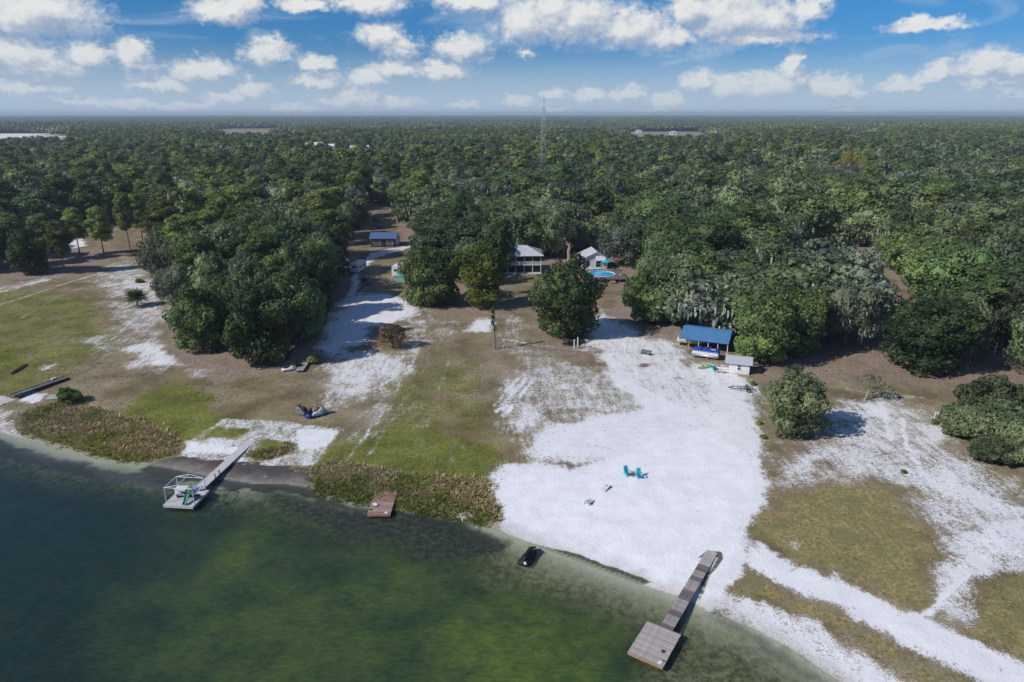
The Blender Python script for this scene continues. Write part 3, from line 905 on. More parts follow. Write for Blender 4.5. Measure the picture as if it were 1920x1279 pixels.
def leaf_quads(rng, C, R, tints, n_per, size, tilt=0.75, aspect=0.8, shell=0.2, up=0.15):
    """leaf sprays on the outside of lobes. C: k x 3, R: k x 3, n_per: sprays per lobe"""
    k = len(C)
    n = np.maximum(1, np.round(n_per * np.ones(k)).astype(int))
    idx = np.repeat(np.arange(k), n)
    m = len(idx)
    d = rng.normal(size=(m, 3))
    d /= np.linalg.norm(d, axis=1)[:, None]
    p = C[idx] + d * R[idx] * (1 - shell * 0.6 + shell * rng.random((m, 1)))
    # drop what lies deep inside another lobe
    keep = np.ones(m, bool)
    for j in range(k):
        q = (p - C[j]) / (R[j] * 0.82)
        keep &= ~(((q ** 2).sum(1) < 1) & (idx != j))
    p, d, idx = p[keep], d[keep], idx[keep]
    m = len(p)
    nrm = d / R[idx] * R[idx].mean(1)[:, None]
    nrm = nrm / np.linalg.norm(nrm, axis=1)[:, None] + rng.normal(size=(m, 3)) * tilt * 0.6
    nrm[:, 2] += up
    nrm /= np.linalg.norm(nrm, axis=1)[:, None]
    t = np.cross(nrm, rng.normal(size=(m, 3)))
    t /= np.linalg.norm(t, axis=1)[:, None] + 1e-9
    b = np.cross(nrm, t)
    s = size * (0.55 + 0.75 * rng.random(m))[:, None]
    cs = []
    for a_, b_ in ((-1, -1), (1, -1), (1, 1), (-1, 1)):
        j1, j2 = 0.55 + 0.7 * rng.random((m, 1)), 0.55 + 0.7 * rng.random((m, 1))
        cs.append(p + t * s * a_ * j1 + b * s * aspect * b_ * j2 + nrm * s * (rng.random((m, 1)) - 0.5) * 0.7)
    V = np.stack(cs, 1).reshape(-1, 3)
    F = np.arange(m * 4).reshape(m, 4)
    T = np.repeat(np.clip(tints[idx] + (rng.random(m) - 0.5) * 0.5, 0, 1), 4)
    return V, F, T

def core_mesh(C, R, tints, f, rng):
    v, fc = ico()
    k = len(C)
    jit = 1 + (rng.random((k, len(v), 1)) - 0.5) * 0.35
    V = (C[:, None, :] + v[None] * jit * R[:, None, :] * f).reshape(-1, 3)
    F = (fc[None] + (np.arange(k) * len(v))[:, None, None]).reshape(-1, 3)
    return V, F, np.repeat(tints, len(v))

def sub_lobes(rng, C, R, tints, per, fr=0.46, reach=0.88, up=0.25):
    c2, r2, t2 = [C], [R], [tints]
    for i in range(len(C)):
        d = fib(per, rng) + rng.normal(size=(per, 3)) * 0.25
        d[:, 2] += up
        d /= np.linalg.norm(d, axis=1)[:, None]
        f = fr * (0.75 + 0.5 * rng.random((per, 1)))
        c2.append(C[i] + d * R[i] * reach)
        r2.append(R[i] * f)
        t2.append(np.clip(tints[i] + (rng.random(per) - 0.5) * 0.5, 0, 1))
    return np.concatenate(c2), np.concatenate(r2), np.concatenate(t2)

def tube_arr(pts, rads, n=6):
    pts = [np.asarray(p, float) for p in pts]
    V, F = [], []
    for i, (p, r) in enumerate(zip(pts, rads)):
        a = pts[max(0, i - 1)]
        b = pts[min(len(pts) - 1, i + 1)]
        d = (b - a) / (np.linalg.norm(b - a) + 1e-9)
        h = np.array((1.0, 0, 0)) if abs(d[2]) > 0.8 else np.array((0, 0, 1.0))
        u = np.cross(d, h)
        u /= np.linalg.norm(u)
        w = np.cross(d, u)
        for k in range(n):
            an = 2 * PI * k / n
            V.append(p + (u * math.cos(an) + w * math.sin(an)) * r)
    for i in range(len(pts) - 1):
        for k in range(n):
            a, b = i * n + k, i * n + (k + 1) % n
            F.append((a, b, b + n, a + n))
    return np.array(V), np.array(F)

def join_arr(parts):
    Vs, Fs, o = [], {}, 0
    for V, F in parts:
        Vs.append(V)
        Fs.setdefault(F.shape[1], []).append(F + o)
        o += len(V)
    return np.concatenate(Vs), [np.concatenate(f) for f in Fs.values()]

BARK = mat('bark', (0.16, 0.135, 0.115), 0.9, 0.45, 2.5, bump=0.05, spec=0.1)
PALEBARK = mat('pale_bark', (0.34, 0.30, 0.26), 0.9, 0.35, 2.5, bump=0.04, spec=0.1)
OAK = foliage('oak_leaves', (0.078, 0.110, 0.056), (0.142, 0.178, 0.085))
BUSHY = foliage('dense_leaves', (0.064, 0.102, 0.038), (0.124, 0.172, 0.060))
PINE = foliage('pine_needles', (0.082, 0.122, 0.036), (0.160, 0.200, 0.056))
GREY = foliage('grey_green_leaves', (0.099, 0.124, 0.084), (0.158, 0.184, 0.124))
YELLOW = foliage('yellow_green_leaves', (0.115, 0.165, 0.032), (0.220, 0.260, 0.050))
SHRUB = foliage('shrub_leaves', (0.078, 0.125, 0.026), (0.150, 0.208, 0.044))
SCRUB = foliage('scrub_oak_leaves', (0.070, 0.098, 0.050), (0.125, 0.155, 0.080))
BROWNL = foliage('dead_leaves', (0.140, 0.085, 0.055), (0.260, 0.165, 0.115))
MOSS = foliage('hanging_moss', (0.210, 0.215, 0.190), (0.310, 0.305, 0.270), 0.15, 0.2)
PALMG = foliage('palm_fronds', (0.062, 0.086, 0.024), (0.120, 0.145, 0.045))

def fol_mesh(name, parts, material):
    """parts: (V, F, tint) triples"""
    V, F = join_arr([(a, b) for a, b, _ in parts])
    me = fast_mesh(name, V, F)
    attr(me, 'tint', np.concatenate([t for _, _, t in parts]))
    me.materials.append(material)
    return me

def moss_arr(rng, C, R, n, ln=(0.8, 2.2)):
    idx = rng.integers(0, len(C), n)
    d = rng.normal(size=(n, 3))
    d[:, 2] = -np.abs(d[:, 2]) * 0.4 + 0.12
    d /= np.linalg.norm(d, axis=1)[:, None]
    p = C[idx] + d * R[idx] * 1.02
    a = rng.random(n) * PI
    t = np.stack([np.cos(a), np.sin(a), np.zeros(n)], 1)
    w = (0.07 + 0.13 * rng.random(n))[:, None]
    l = (ln[0] + (ln[1] - ln[0]) * rng.random(n) ** 2)[:, None]
    z = np.array((0, 0, 1.0))
    V = np.stack([p - t * w, p + t * w, p + t * w * 0.9 - z * l * 0.6 + d * 0.1, p - z * l, p - t * w - z * l * 0.55], 1).reshape(-1, 3)
    F = np.arange(n * 5).reshape(n, 5)
    return V, F, np.repeat(rng.random(n), 5)

def dome(rng, W, H, z0, n, lr, low=-0.25, flat=0.8):
    d = fib(int(n * 2), rng)
    d = d[d[:, 2] > low][:n] if (d[:, 2] > low).sum() >= n else d[d[:, 2] > low]
    d = d + rng.normal(size=d.shape) * 0.16
    k = len(d)
    r = lr * (0.62 + 0.80 * rng.random(k))
    ax = W / 2 - r
    zz = (H - z0) / (1 - low)
    cen = z0 - low * zz
    push = 0.66 + 0.42 * rng.random(k)
    C = np.stack([d[:, 0] * ax * push, d[:, 1] * ax * push, cen + d[:, 2] * (zz - r * 0.8) * push], 1)
    R = np.stack([r, r, r * flat], 1)
    return C, R

class Kind:
    pass

def make_kind(kind, seed, lod):
    """a tree of one kind at real size: meshes for trunk, crown and hanging moss"""
    rng = np.random.default_rng(seed)
    k = Kind()
    dens = {0: 1.55, 1: 0.70, 2: 0.20}[lod]
    qs = {0: 0.23, 1: 0.33, 2: 0.62}[lod]
    per = {0: 7, 1: 4, 2: 0}[lod]
    moss = None
    tr = []
    material, bark = OAK, BARK
    f_core = 0.66
    if kind in ('oak', 'grey', 'mossy'):
        k.W, k.H = 16.0, 13.5
        C, R = dome(rng, k.W, k.H, 2.9, 26, 2.6, -0.18)
        C2, R2 = dome(rng, k.W * 0.6, k.H * 0.85, 5.0, 7, 2.7, -0.2)
        C, R = np.concatenate([C, C2]), np.concatenate([R, R2])
        material = GREY if kind == 'grey' else OAK
        q = 46
    elif kind == 'bushy':
        k.W, k.H = 15.0, 15.0
        C, R = dome(rng, k.W, k.H, 0.5, 30, 2.5, -0.75)
        C2, R2 = dome(rng, k.W * 0.90, 7.0, 0.2, 14, 2.1, -0.45)
        C, R = np.concatenate([C, C2]), np.concatenate([R, R2])
        material = BUSHY
        q = 46
    elif kind == 'yellow':
        k.W, k.H = 12.0, 20.0
        C, R = dome(rng, k.W, k.H, 0.6, 34, 2.0, -0.85, 1.0)
        C2, R2 = dome(rng, k.W * 0.85, 9.0, 0.3, 12, 1.9, -0.4)
        C, R = np.concatenate([C, C2]), np.concatenate([R, R2])
        material = YELLOW
        q = 40
    elif kind == 'tall':
        k.W, k.H = 11.0, 19.0
        C, R = dome(rng, k.W, k.H, 3.0, 28, 2.1, -0.7, 1.0)
        material = BUSHY
        q = 40
    elif kind == 'pine':
        k.W, k.H = 10.5, 19.0
        cs, rs = [], []
        for i in range(30):
            u = i / 29
            z = 7.5 + 10.6 * u
            rr = (1 - 0.72 * abs(u - 0.42) ** 1.3 * 1.9) * k.W / 2 * (0.45 + 0.5 * rng.random())
            a = i * 2.4 + rng.random()
            r = 1.25 + 0.95 * rng.random()
            cs.append((math.cos(a) * rr * 0.8, math.sin(a) * rr * 0.8, z))
            rs.append((r, r, r * 0.62))
        C, R = np.array(cs), np.array(rs)
        material = PINE
        q = 40
        f_core = 0.66
    elif kind == 'shrub':
        k.W, k.H = 5.0, 3.6
        C, R = dome(rng, k.W, k.H, 0.1, 16, 0.95, -0.6)
        material = SHRUB
        q = 42
        qs *= 0.6
    elif kind == 'thicket':
        k.W, k.H = 9.0, 5.0
        C, R = dome(rng, k.W, k.H, 0.2, 40, 1.15, -0.35)
        material = SCRUB
        q = 60
        qs *= 0.62
    elif kind == 'dead':
        k.W, k.H = 5.0, 4.6
        C, R = dome(rng, k.W, k.H, 0.9, 22, 0.85, -0.5)
        material = BROWNL
        q = 22
        qs *= 0.50
        f_core = 0.0
    elif kind == 'bare':
        k.W, k.H = 13.0, 12.5
        C, R = dome(rng, k.W, k.H, 3.0, 22, 2.2, -0.2)
        material = GREY
        q = 16
        f_core = 0.45
    t0 = rng.random(len(C))
    Cm, Rm = C, R
    if per:
        C, R, t0 = sub_lobes(rng, C, R, t0, per)
    n_per = q * dens * (R[:, 0] / R[:, 0].mean()) ** 1.6 * (1.0 if per else 3.2)
    parts = [leaf_quads(rng, C, R, t0, n_per, qs, aspect=0.55 if kind == 'pine' else 0.8)]
    if f_core:
        nm = len(Cm)
        parts.append(core_mesh(Cm, Rm, t0[:nm], f_core + 0.08, rng))
    k.crown = fol_mesh(kind + '_crown', parts, material)
    # trunk and limbs
    zt = {'pine': k.H * 0.95, 'shrub': 1.2, 'thicket': 2.2, 'dead': 3.4, 'yellow': k.H * 0.8, 'tall': k.H * 0.8}.get(kind, k.H * 0.55)
    r0 = {'pine': 0.27, 'shrub': 0.10, 'thicket': 0.15, 'dead': 0.13}.get(kind, 0.46)
    bend = rng.normal(size=2) * 0.35
    pts = [np.array((bend[0] * (u ** 2), bend[1] * u, zt * u)) for u in np.linspace(0, 1, 6)]
    pts[0][2] = -0.4
    tr.append(tube_arr(pts, [r0 * (1.35 if u == 0 else 1 - 0.72 * u) for u in np.linspace(0, 1, 6)], 7))
    if lod < 2:
        for i in range(len(Cm)):
            if lod == 1 and i % 2:
                continue
            zb = min(Cm[i][2] * 0.72, zt * 0.97) if kind != 'pine' else max(4.0, Cm[i][2] - 0.5)
            a = np.array((bend[0] * (zb / zt) ** 2, bend[1] * zb / zt, zb * 0.75 if kind not in ('pine',) else zb))
            b = Cm[i]
            m = (a + b) / 2 + np.array((0, 0, 0.5))
            rr = r0 * (0.42 if kind != 'pine' else 0.22)
            tr.append(tube_arr([a, m, b + (b - a) * 0.16], [rr, rr * 0.7, rr * 0.22], 5))
    if kind == 'bare' or kind == 'dead':
        for i in range(len(Cm)):
            for _ in range(7 if lod == 0 else 3):
                d = rng.normal(size=3)
                d /= np.linalg.norm(d)
                d[2] = abs(d[2]) * 0.7
                s = Cm[i] * np.array((0.8, 0.8, 0.9))
                e = Cm[i] + d * Rm[i] * 1.15
                tr.append(tube_arr([s, (s + e) / 2 + rng.normal(size=3) * 0.15, e], [0.05 * k.W / 9, 0.035 * k.W / 9, 0.012], 4))
        bark = PALEBARK if kind == 'bare' else BARK
    V, F = join_arr(tr)
    k.trunk = fast_mesh(kind + '_trunk', V, F, True)
    k.trunk.materials.append(bark)
    k.moss = None
    if kind in ('mossy', 'bare', 'grey') and lod < 2:
        n = {'mossy': 620, 'bare': 620, 'grey': 240}[kind]
        if lod == 1:
            n = int(n * 0.55)
        k.moss = fol_mesh(kind + '_moss', [moss_arr(rng, Cm, Rm, n)], MOSS)
    return k

def joined(name, k):
    """one mesh with crown, trunk and moss, for the mass of the forest"""
    parts, slots, tints, fm = [], [], [], []
    Vs, Fs, o, T, MI = [], [], 0, [], []
    for me in (k.crown, k.trunk) + ((k.moss,) if k.moss else ()):
        n = len(me.vertices)
        v = np.empty(n * 3, np.float32)
        me.vertices.foreach_get('co', v)
        Vs.append(v.reshape(-1, 3))
        tt = np.zeros(n, np.float32)
        if 'tint' in me.attributes:
            me.attributes['tint'].data.foreach_get('value', tt)
        T.append(tt)
        ls = np.empty(len(me.polygons), np.int32)
        lt = np.empty(len(me.polygons), np.int32)
        vi = np.empty(len(me.loops), np.int32)
        me.polygons.foreach_get('loop_start', ls)
        me.polygons.foreach_get('loop_total', lt)
        me.loops.foreach_get('vertex_index', vi)
        for c in np.unique(lt):
            st = ls[lt == c]
            f = vi[st[:, None] + np.arange(c)] + o
            Fs.append(f)
            MI.append(np.full(len(f), len(slots), np.int32))
        slots.append(me.materials[0])
        o += n
    me = fast_mesh(name, np.concatenate(Vs), Fs)
    attr(me, 'tint', np.concatenate(T))
    for s in slots:
        me.materials.append(s)
    me.polygons.foreach_set('material_index', np.concatenate(MI))
    return me

_kinds = {}
def kind_of(kind, var, lod):
    key = (kind, var, lod)
    if key not in _kinds:
        _kinds[key] = make_kind(kind, abs(hash(kind)) % 1 + sum(map(ord, kind)) * 7 + var * 101, lod)
    return _kinds[key]

def plant(name, kind, var, lod, loc, w, h, rz, label, cat, group=None, crown='crown', trunk='trunk'):
    k = kind_of(kind, var, lod)
    r = empty(name, loc, rz, label, cat, group)
    r.scale = (w / k.W, w / k.W, h / k.H)
    link(bpy.data.objects.new(trunk, k.trunk), r)
    link(bpy.data.objects.new(crown, k.crown), r)
    if k.moss:
        tag(link(bpy.data.objects.new('hanging_moss', k.moss), r), kind='stuff')
    return r

# ------------------------------------------------------------------ scatter (for what nobody could count)
def scatter(name, pts, scl, rot, pick, sources, kind='stuff', tilt=None):
    """one object: a cloud of points, each carrying a copy of one of the source meshes"""
    src = bpy.data.collections.new(name + '_sources')
    for i, me in enumerate(sources):
        o = bpy.data.objects.new('%s_source_%02d' % (name, i), me)
        src.objects.link(o)
    me = bpy.data.meshes.new(name)
    n = len(pts)
    me.vertices.add(n)
    me.vertices.foreach_set('co', np.asarray(pts, np.float32).ravel())
    attr(me, 'rot', rot)
    sa = me.attributes.new('scl', 'FLOAT_VECTOR', 'POINT')
    sa.data.foreach_set('vector', np.asarray(scl, np.float32).ravel())
    ia = me.attributes.new('pick', 'INT', 'POINT')
    ia.data.foreach_set('value', np.asarray(pick, np.int32))
    ob = bpy.data.objects.new(name, me)
    ob['kind'] = kind
    link(ob)
    g = bpy.data.node_groups.new(name + '_scatter', 'GeometryNodeTree')
    g.interface.new_socket('Geometry', in_out='INPUT', socket_type='NodeSocketGeometry')
    g.interface.new_socket('Geometry', in_out='OUTPUT', socket_type='NodeSocketGeometry')
    gi, go = g.nodes.new('NodeGroupInput'), g.nodes.new('NodeGroupOutput')
    iop = g.nodes.new('GeometryNodeInstanceOnPoints')
    ci = g.nodes.new('GeometryNodeCollectionInfo')
    ci.inputs['Collection'].default_value = src
    ci.inputs['Separate Children'].default_value = True
    ci.inputs['Reset Children'].default_value = True
    iop.inputs['Pick Instance'].default_value = True
    def na(nm, ty):
        a = g.nodes.new('GeometryNodeInputNamedAttribute')
        a.data_type = ty
        a.inputs['Name'].default_value = nm
        return a.outputs['Attribute']
    cx = g.nodes.new('ShaderNodeCombineXYZ')
    g.links.new(na('rot', 'FLOAT'), cx.inputs[2])
    e2r = g.nodes.new('FunctionNodeEulerToRotation')
    g.links.new(cx.outputs[0], e2r.inputs[0])
    g.links.new(gi.outputs[0], iop.inputs['Points'])
    g.links.new(ci.outputs[0], iop.inputs['Instance'])
    g.links.new(na('pick', 'INT'), iop.inputs['Instance Index'])
    g.links.new(e2r.outputs[0], iop.inputs['Rotation'])
    g.links.new(na('scl', 'FLOAT_VECTOR'), iop.inputs['Scale'])
    g.links.new(iop.outputs[0], go.inputs[0])
    md = ob.modifiers.new('scatter', 'NODES')
    md.node_group = g
    return ob
# ------------------------------------------------------------------ trees that can be told apart
RNG = np.random.default_rng(20)
# (pixel of the foot, height m, width m, kind, label)
NEAR = [
    # the wedge of dense trees running from the driveway down to the field
    (380, 655, 13.5, 11.7, 'bushy', 'dense dark tree leafy to the ground at the sandy tip of the wedge'),
    (496, 676, 16.5, 14.4, 'bushy', 'big dense dark green tree nearest the white personal watercraft'),
    (428, 640, 15.0, 10.9, 'bushy', 'brighter green bushy tree between the two big dark trees at the wedge tip'),
    (556, 640, 17.0, 12.2, 'bushy', 'tall round dense tree casting the long shadow on the sand track'),
    (582, 628, 14.0, 8.7, 'bushy', 'dark leafy tree overhanging the sand track by the weathered dock section'),
    (338, 585, 12.5, 10.4, 'grey', 'grey-green oak behind the lone low palm'),
    (403, 585, 14.0, 12.2, 'oak', 'rounded oak right behind the tip of the wedge of trees'),
    (470, 585, 15.0, 12.2, 'grey', 'pale grey-green oak in the middle of the wedge of trees'),
    (308, 525, 14.0, 12.2, 'grey', 'grey-green oak where the upper sand path meets the wedge of trees'),
    (370, 530, 14.5, 12.6, 'oak', 'broad oak behind the grey-green oak of the upper sand path'),
    (588, 590, 16.0, 10.9, 'bushy', 'dense tree beside the sand track, second from the weathered dock section'),
    (606, 552, 16.0, 10.4, 'oak', 'oak at the side of the driveway facing the parked camper'),
    (545, 575, 15.0, 11.3, 'oak', 'oak inside the wedge of trees behind the tall round one'),
    (622, 512, 15.0, 10.4, 'bushy', 'dark tree close behind the parked camper'),
    (634, 480, 15.0, 9.6, 'oak', 'oak shading the driveway just short of the blue-roofed house'),
    (590, 520, 16.0, 12.2, 'oak', 'tall oak one row back from the driveway trees'),
    (440, 515, 15.0, 13.1, 'mossy', 'moss-hung oak in the second row behind the wedge of trees'),
    (520, 515, 15.5, 12.2, 'bushy', 'dark rounded tree in the second row behind the wedge of trees'),
    (656, 448, 15.0, 10.4, 'mossy', 'moss-hung oak leaning over the driveway beyond the blue-roofed house'),
    # middle
    (800, 572, 15.0, 13.0, 'bushy', 'dense green tree in front of the white motorhome'),
    (832, 566, 14.0, 12.0, 'bushy', 'dark half of the pair of trees in front of the white motorhome'),
    (905, 576, 16.5, 11.5, 'yellow', 'tall yellow-green tree beside the two-storey white house'),
    (934, 556, 20.5, 10.0, 'tall', 'tall dark tree between the yellow-green one and the two-storey house'),
    (880, 535, 13.0, 11.0, 'oak', 'olive green tree filling the gap behind the yellow-green tree'),
    (1060, 630, 17.0, 16.5, 'bushy', 'big dome-shaped dark oak standing alone behind the two pale gate posts'),
    (1214, 604, 14.0, 11.5, 'bushy', 'dark spreading tree just beside the pool deck'),
    (1262, 610, 16.0, 15.0, 'oak', 'broad oak behind the boat barn'),
    (1320, 596, 16.0, 14.5, 'bushy', 'deep green tree one row behind the boat barn'),
    (1425, 676, 15.0, 13.5, 'bushy', 'bright green leafy tree right behind the little white shed'),
    (1490, 664, 14.0, 12.0, 'bushy', 'dark green tree between the white shed tree and the grey-green oak'),
    (1582, 648, 15.5, 14.5, 'grey', 'tall silvery grey-green oak by the opening to the lawn'),
    (1560, 600, 15.5, 9.0, 'grey', 'slender silvery oak standing at the edge of the lawn'),
    (1735, 690, 14.0, 17.0, 'bushy', 'wide green oak with a bare brown bank below it and deep shade beside it'),
    (1795, 668, 13.5, 12.0, 'mossy', 'moss-draped oak next to the wide green oak'),
    (1880, 650, 14.0, 14.0, 'oak', 'oak at the far side of the brown bank'),
    (1945, 700, 12.0, 13.0, 'oak', 'oak cut by the picture edge above the thicket'),
    (1722, 500, 14.0, 14.0, 'mossy', 'moss-draped spreading oak over the lawn clearing'),
    (1790, 540, 14.5, 15.0, 'mossy', 'moss-draped oak behind the silvery and wide green oaks'),
    (1420, 560, 15.0, 14.0, 'oak', 'oak with round crown overlooking the green lawn opening'),
    (1462, 490, 15.0, 15.0, 'bare', 'pale half-bare oak grey with hanging moss at the head of the lawn'),
    # pines on the left
    (60, 512, 14.0, 12.5, 'bushy', 'leafy dark tree at the near end of the row of pines'),
    (20, 500, 15.0, 11.0, 'pine', 'bushy pine cut by the picture edge'),
    (122, 512, 16.0, 8.5, 'pine', 'pine with low branches standing in its own shade at the field edge'),
    (196, 482, 17.0, 9.0, 'pine', 'pine with a thick dark trunk beside the white sand patch'),
    (244, 467, 20.0, 7.5, 'pine', 'tall slim pine with a long bare trunk'),
    (150, 478, 16.0, 9.0, 'pine', 'pine behind the white sand patch, next to the thick-trunked one'),
    (268, 455, 18.0, 10.0, 'pine', 'pine with open crown behind the tall slim one'),
    (88, 490, 15.5, 10.0, 'pine', 'yellow-green pine behind the leafy tree of the pine row'),
    # out in the open
    (1488, 812, 10.2, 9.4, 'oak', 'round grey-green oak alone on the sand with its shadow beside it'),
]
near_w = []
hero = {}
NTREES = 0
for px, py, h, w, kd, lb in NEAR:
    p = at(px, py)
    var = NTREES % 3
    low = py > 640 and kd == 'oak' and px > 1480 and px < 1500
    if low:
        kd2 = 'bushy'
    else:
        kd2 = kd
    nm = {'pine': 'pine_tree', 'yellow': 'broadleaf_tree', 'tall': 'broadleaf_tree', 'bushy': 'broadleaf_tree'}.get(kd, 'oak_tree')
    r = plant(nm, kd2, var, 0, p - Vector((0, 0, 0.1)), w, h, RNG.random() * 6.28, lb, 'tree')
    near_w.append((p.x, p.y, w))
    NTREES += 1
    if low:
        for ch in r.children:
            if ch.name.startswith('crown'):
                hm = ch.data.copy()
                hm.materials.clear()
                hm.materials.append(foliage('lone_oak_leaves', (0.078, 0.104, 0.054), (0.128, 0.156, 0.080)))
                ch.data = hm

# ------------------------------------------------------------------ the forest behind
KEEP_OUT = [(592, 294, 24), (616, 297, 22), (676, 301, 22), (592, 297, 30), (600, 301, 34), (676, 306, 30), (610, 304, 34), (1017, 343, 9), (984, 505, 11), (1112, 492, 10), (1128, 520, 8), (718, 452, 10), (715, 420, 7), (672, 500, 5), (752, 498, 8), (1320, 655, 9), (60, 366, 15), (1066, 500, 5),
            (702, 410, 6), (712, 400, 6)]
ko = [(*flat(a, b, 1.0), r) for a, b, r in KEEP_OUT]
def forest_points(y0, y1, sp, half=0.94, pad=70):
    rows = []
    y = y0
    while y < y1:
        hw = half * y + pad
        n = int(2 * hw / sp)
        x = -hw + (np.arange(n) + 0.5) * sp + (RNG.random(n) - 0.5) * sp * 0.85
        rows.append(np.stack([x, y + (RNG.random(n) - 0.5) * sp * 0.85], 1))
        y += sp * 0.9
    return np.concatenate(rows)

def forest_ok(P, gap=3.5):
    X, Y = P[:, 0], P[:, 1]
    ok = sdist(X, Y, CLEAR_W) < -gap
    for q in (RIGHT_LAWN, LEFT_SAND):
        ok &= sdist(X, Y, poly(q)) < -4.5
    for q in FAR_FIELDS:
        ok &= sdist(X, Y, poly(q)) < -4
    for x, y, r in ko:
        ok &= (X - x) ** 2 + (Y - y) ** 2 > r * r
    return ok

pts = forest_points(118, 1500, 10.6)
pts = pts[forest_ok(pts)]
for x, y, w in near_w:
    pts = pts[(pts[:, 0] - x) ** 2 + (pts[:, 1] - y) ** 2 > (0.36 * w + 2.0) ** 2]
dist = np.hypot(pts[:, 0], pts[:, 1])
pts = pts[np.argsort(dist)]
zs = terrain(pts[:, 0], pts[:, 1])
n_all = len(pts)
# what grows where: pines to the left and further back, moss oaks to the right
pp = fbm(pts[:, 0] / 60.0, pts[:, 1] / 60.0, 91)
pv = vnoise(pts[:, 0] / 25.0, pts[:, 1] / 25.0, 17)
rr = RNG.random(n_all)
left = np.clip((-pts[:, 0] / np.maximum(pts[:, 1], 1)) * 0.9 + 0.16 + (pts[:, 1] - 250) / 900, 0.02, 0.60)
kinds_ = np.full(n_all, 'oak', dtype=object)
kinds_[rr < left * (0.45 + pp)] = 'pine'
o_ = kinds_ == 'oak'
r2 = RNG.random(n_all)
kinds_[o_ & (r2 < 0.34)] = 'bushy'
kinds_[o_ & (r2 > 0.60) & (pv > 0.45)] = 'grey'
kinds_[o_ & (r2 > 0.80)] = 'mossy'
kinds_[o_ & (r2 > 0.975)] = 'bare'
hts = np.where(kinds_ == 'pine', 15.5 + 5.5 * RNG.random(n_all), 10.5 + 7.0 * RNG.random(n_all)) * (0.85 + 0.3 * fbm(pts[:, 0] / 40, pts[:, 1] / 40, 7))
wds = np.where(kinds_ == 'pine', 10.5 + 5.5 * RNG.random(n_all), np.where((pts[:, 0] > -40) & (pts[:, 1] < 480), 14.5 + 14.0 * RNG.random(n_all) ** 1.4, 12.0 + 12.0 * RNG.random(n_all) ** 1.3))
hts = np.where(kinds_ == 'pine', hts, hts + np.clip(wds - 16, 0, 12) * 0.28)
# big crowns keep the little ones away
alive = np.ones(n_all, bool)
for i in np.argsort(-wds):
    if alive[i] and pts[i, 1] < 700 and wds[i] > 15:
        d2 = (pts[:, 0] - pts[i, 0]) ** 2 + (pts[:, 1] - pts[i, 1]) ** 2
        alive &= ~((d2 < (0.20 * (wds[i] + wds) + 1.0) ** 2) & (wds <= wds[i]) & (np.arange(n_all) != i))
pts, zs, kinds_, hts, wds = pts[alive], zs[alive], kinds_[alive], hts[alive], wds[alive]
n_all = len(pts)
ok_ = (sdist(pts[:, 0], pts[:, 1], CLEAR_W) < -0.30 * wds) & (sdist(pts[:, 0], pts[:, 1], poly(RIGHT_LAWN)) < -0.22 * wds) & (sdist(pts[:, 0], pts[:, 1], poly(LEFT_SAND)) < -0.4 * wds)
pts, zs, kinds_, hts, wds = pts[ok_], zs[ok_], kinds_[ok_], hts[ok_], wds[ok_]
n_all = len(pts)
u_ = pts[:, 0] / pts[:, 1]
in_frame = np.abs(u_) < 0.80
# a few that stand out by colour
GROUP = {'oak': ('oak_tree', 'live oak with rounded green crown in the nearer forest behind the clearing', 'green oaks of the nearer forest'),
         'bushy': ('broadleaf_tree', 'dark leafy broadleaf tree in the nearer forest behind the clearing', 'dark broadleaf trees of the nearer forest'),
         'grey': ('oak_tree', 'grey-green oak with pale crown in the nearer forest behind the clearing', 'grey-green oaks of the nearer forest'),
         'mossy': ('oak_tree', 'oak hung with grey moss in the nearer forest behind the clearing', 'moss-hung oaks of the nearer forest'),
         'bare': ('oak_tree', 'half-bare oak grey with moss in the nearer forest behind the clearing', 'half-bare oaks of the nearer forest'),
         'pine': ('pine_tree', 'yellow-green pine with tufted crown in the nearer forest behind the clearing', 'pines of the nearer forest')}
RUST = foliage('rusty_leaves', (0.170, 0.090, 0.050), (0.290, 0.160, 0.100))
GOLDL = foliage('golden_green_leaves', (0.190, 0.200, 0.030), (0.300, 0.290, 0.050))
TWIGGY = foliage('purple_grey_twigs', (0.130, 0.105, 0.100), (0.210, 0.170, 0.160))
SPECIAL = [(302, 352, 22, 21, 'bare', TWIGGY, 'reddish-brown leafless tree standing out of the green forest before the far field'),
           (1585, 345, 22, 18, 'oak', GOLDL, 'bright golden-green tree standing out of the forest'), (1612, 352, 20, 12, 'oak', GOLDL, 'smaller golden-green tree right beside the bright golden one'),
           (1757, 297, 23, 17, 'oak', RUST, 'rust-coloured dead pine far off in the forest'), (1582, 366, 20, 17, 'bare', TWIGGY, 'grey-purple leafless tree just below the golden-green one'),
           (1050, 425, 20, 30, 'grey', None, 'huge pale grey-green live oak behind the dead trunk and the pool house'), (1810, 455, 17, 24, 'bare', None, 'wide half-bare oak white with hanging moss above the thicket side'),
           (1115, 315, 23, 18, 'oak', GOLDL, 'yellow-green crown in the forest beside the radio tower')]
for px, py, h, w, kd, mt, lb in SPECIAL:
    p = at(px, py)
    r = plant('tree' if kd != 'grey' else 'oak_tree', kd, 3, 0, p, w, h, RNG.random() * 6, lb, 'tree')
    r.name = 'leafless_tree' if mt is TWIGGY else ('oak_tree' if kd != 'oak' or mt is None else 'broadleaf_tree')
    if mt is not None:
        for ch in r.children:
            if ch.name.startswith('crown'):
                hm = ch.data.copy()
                hm.materials.clear()
                hm.materials.append(mt)
                ch.data = hm
    near_d = (pts[:, 0] - p.x) ** 2 + (pts[:, 1] - p.y) ** 2 < (0.33 * w + 3) ** 2
    pts, zs, kinds_, hts, wds, in_frame = pts[~near_d], zs[~near_d], kinds_[~near_d], hts[~near_d], wds[~near_d], in_frame[~near_d]
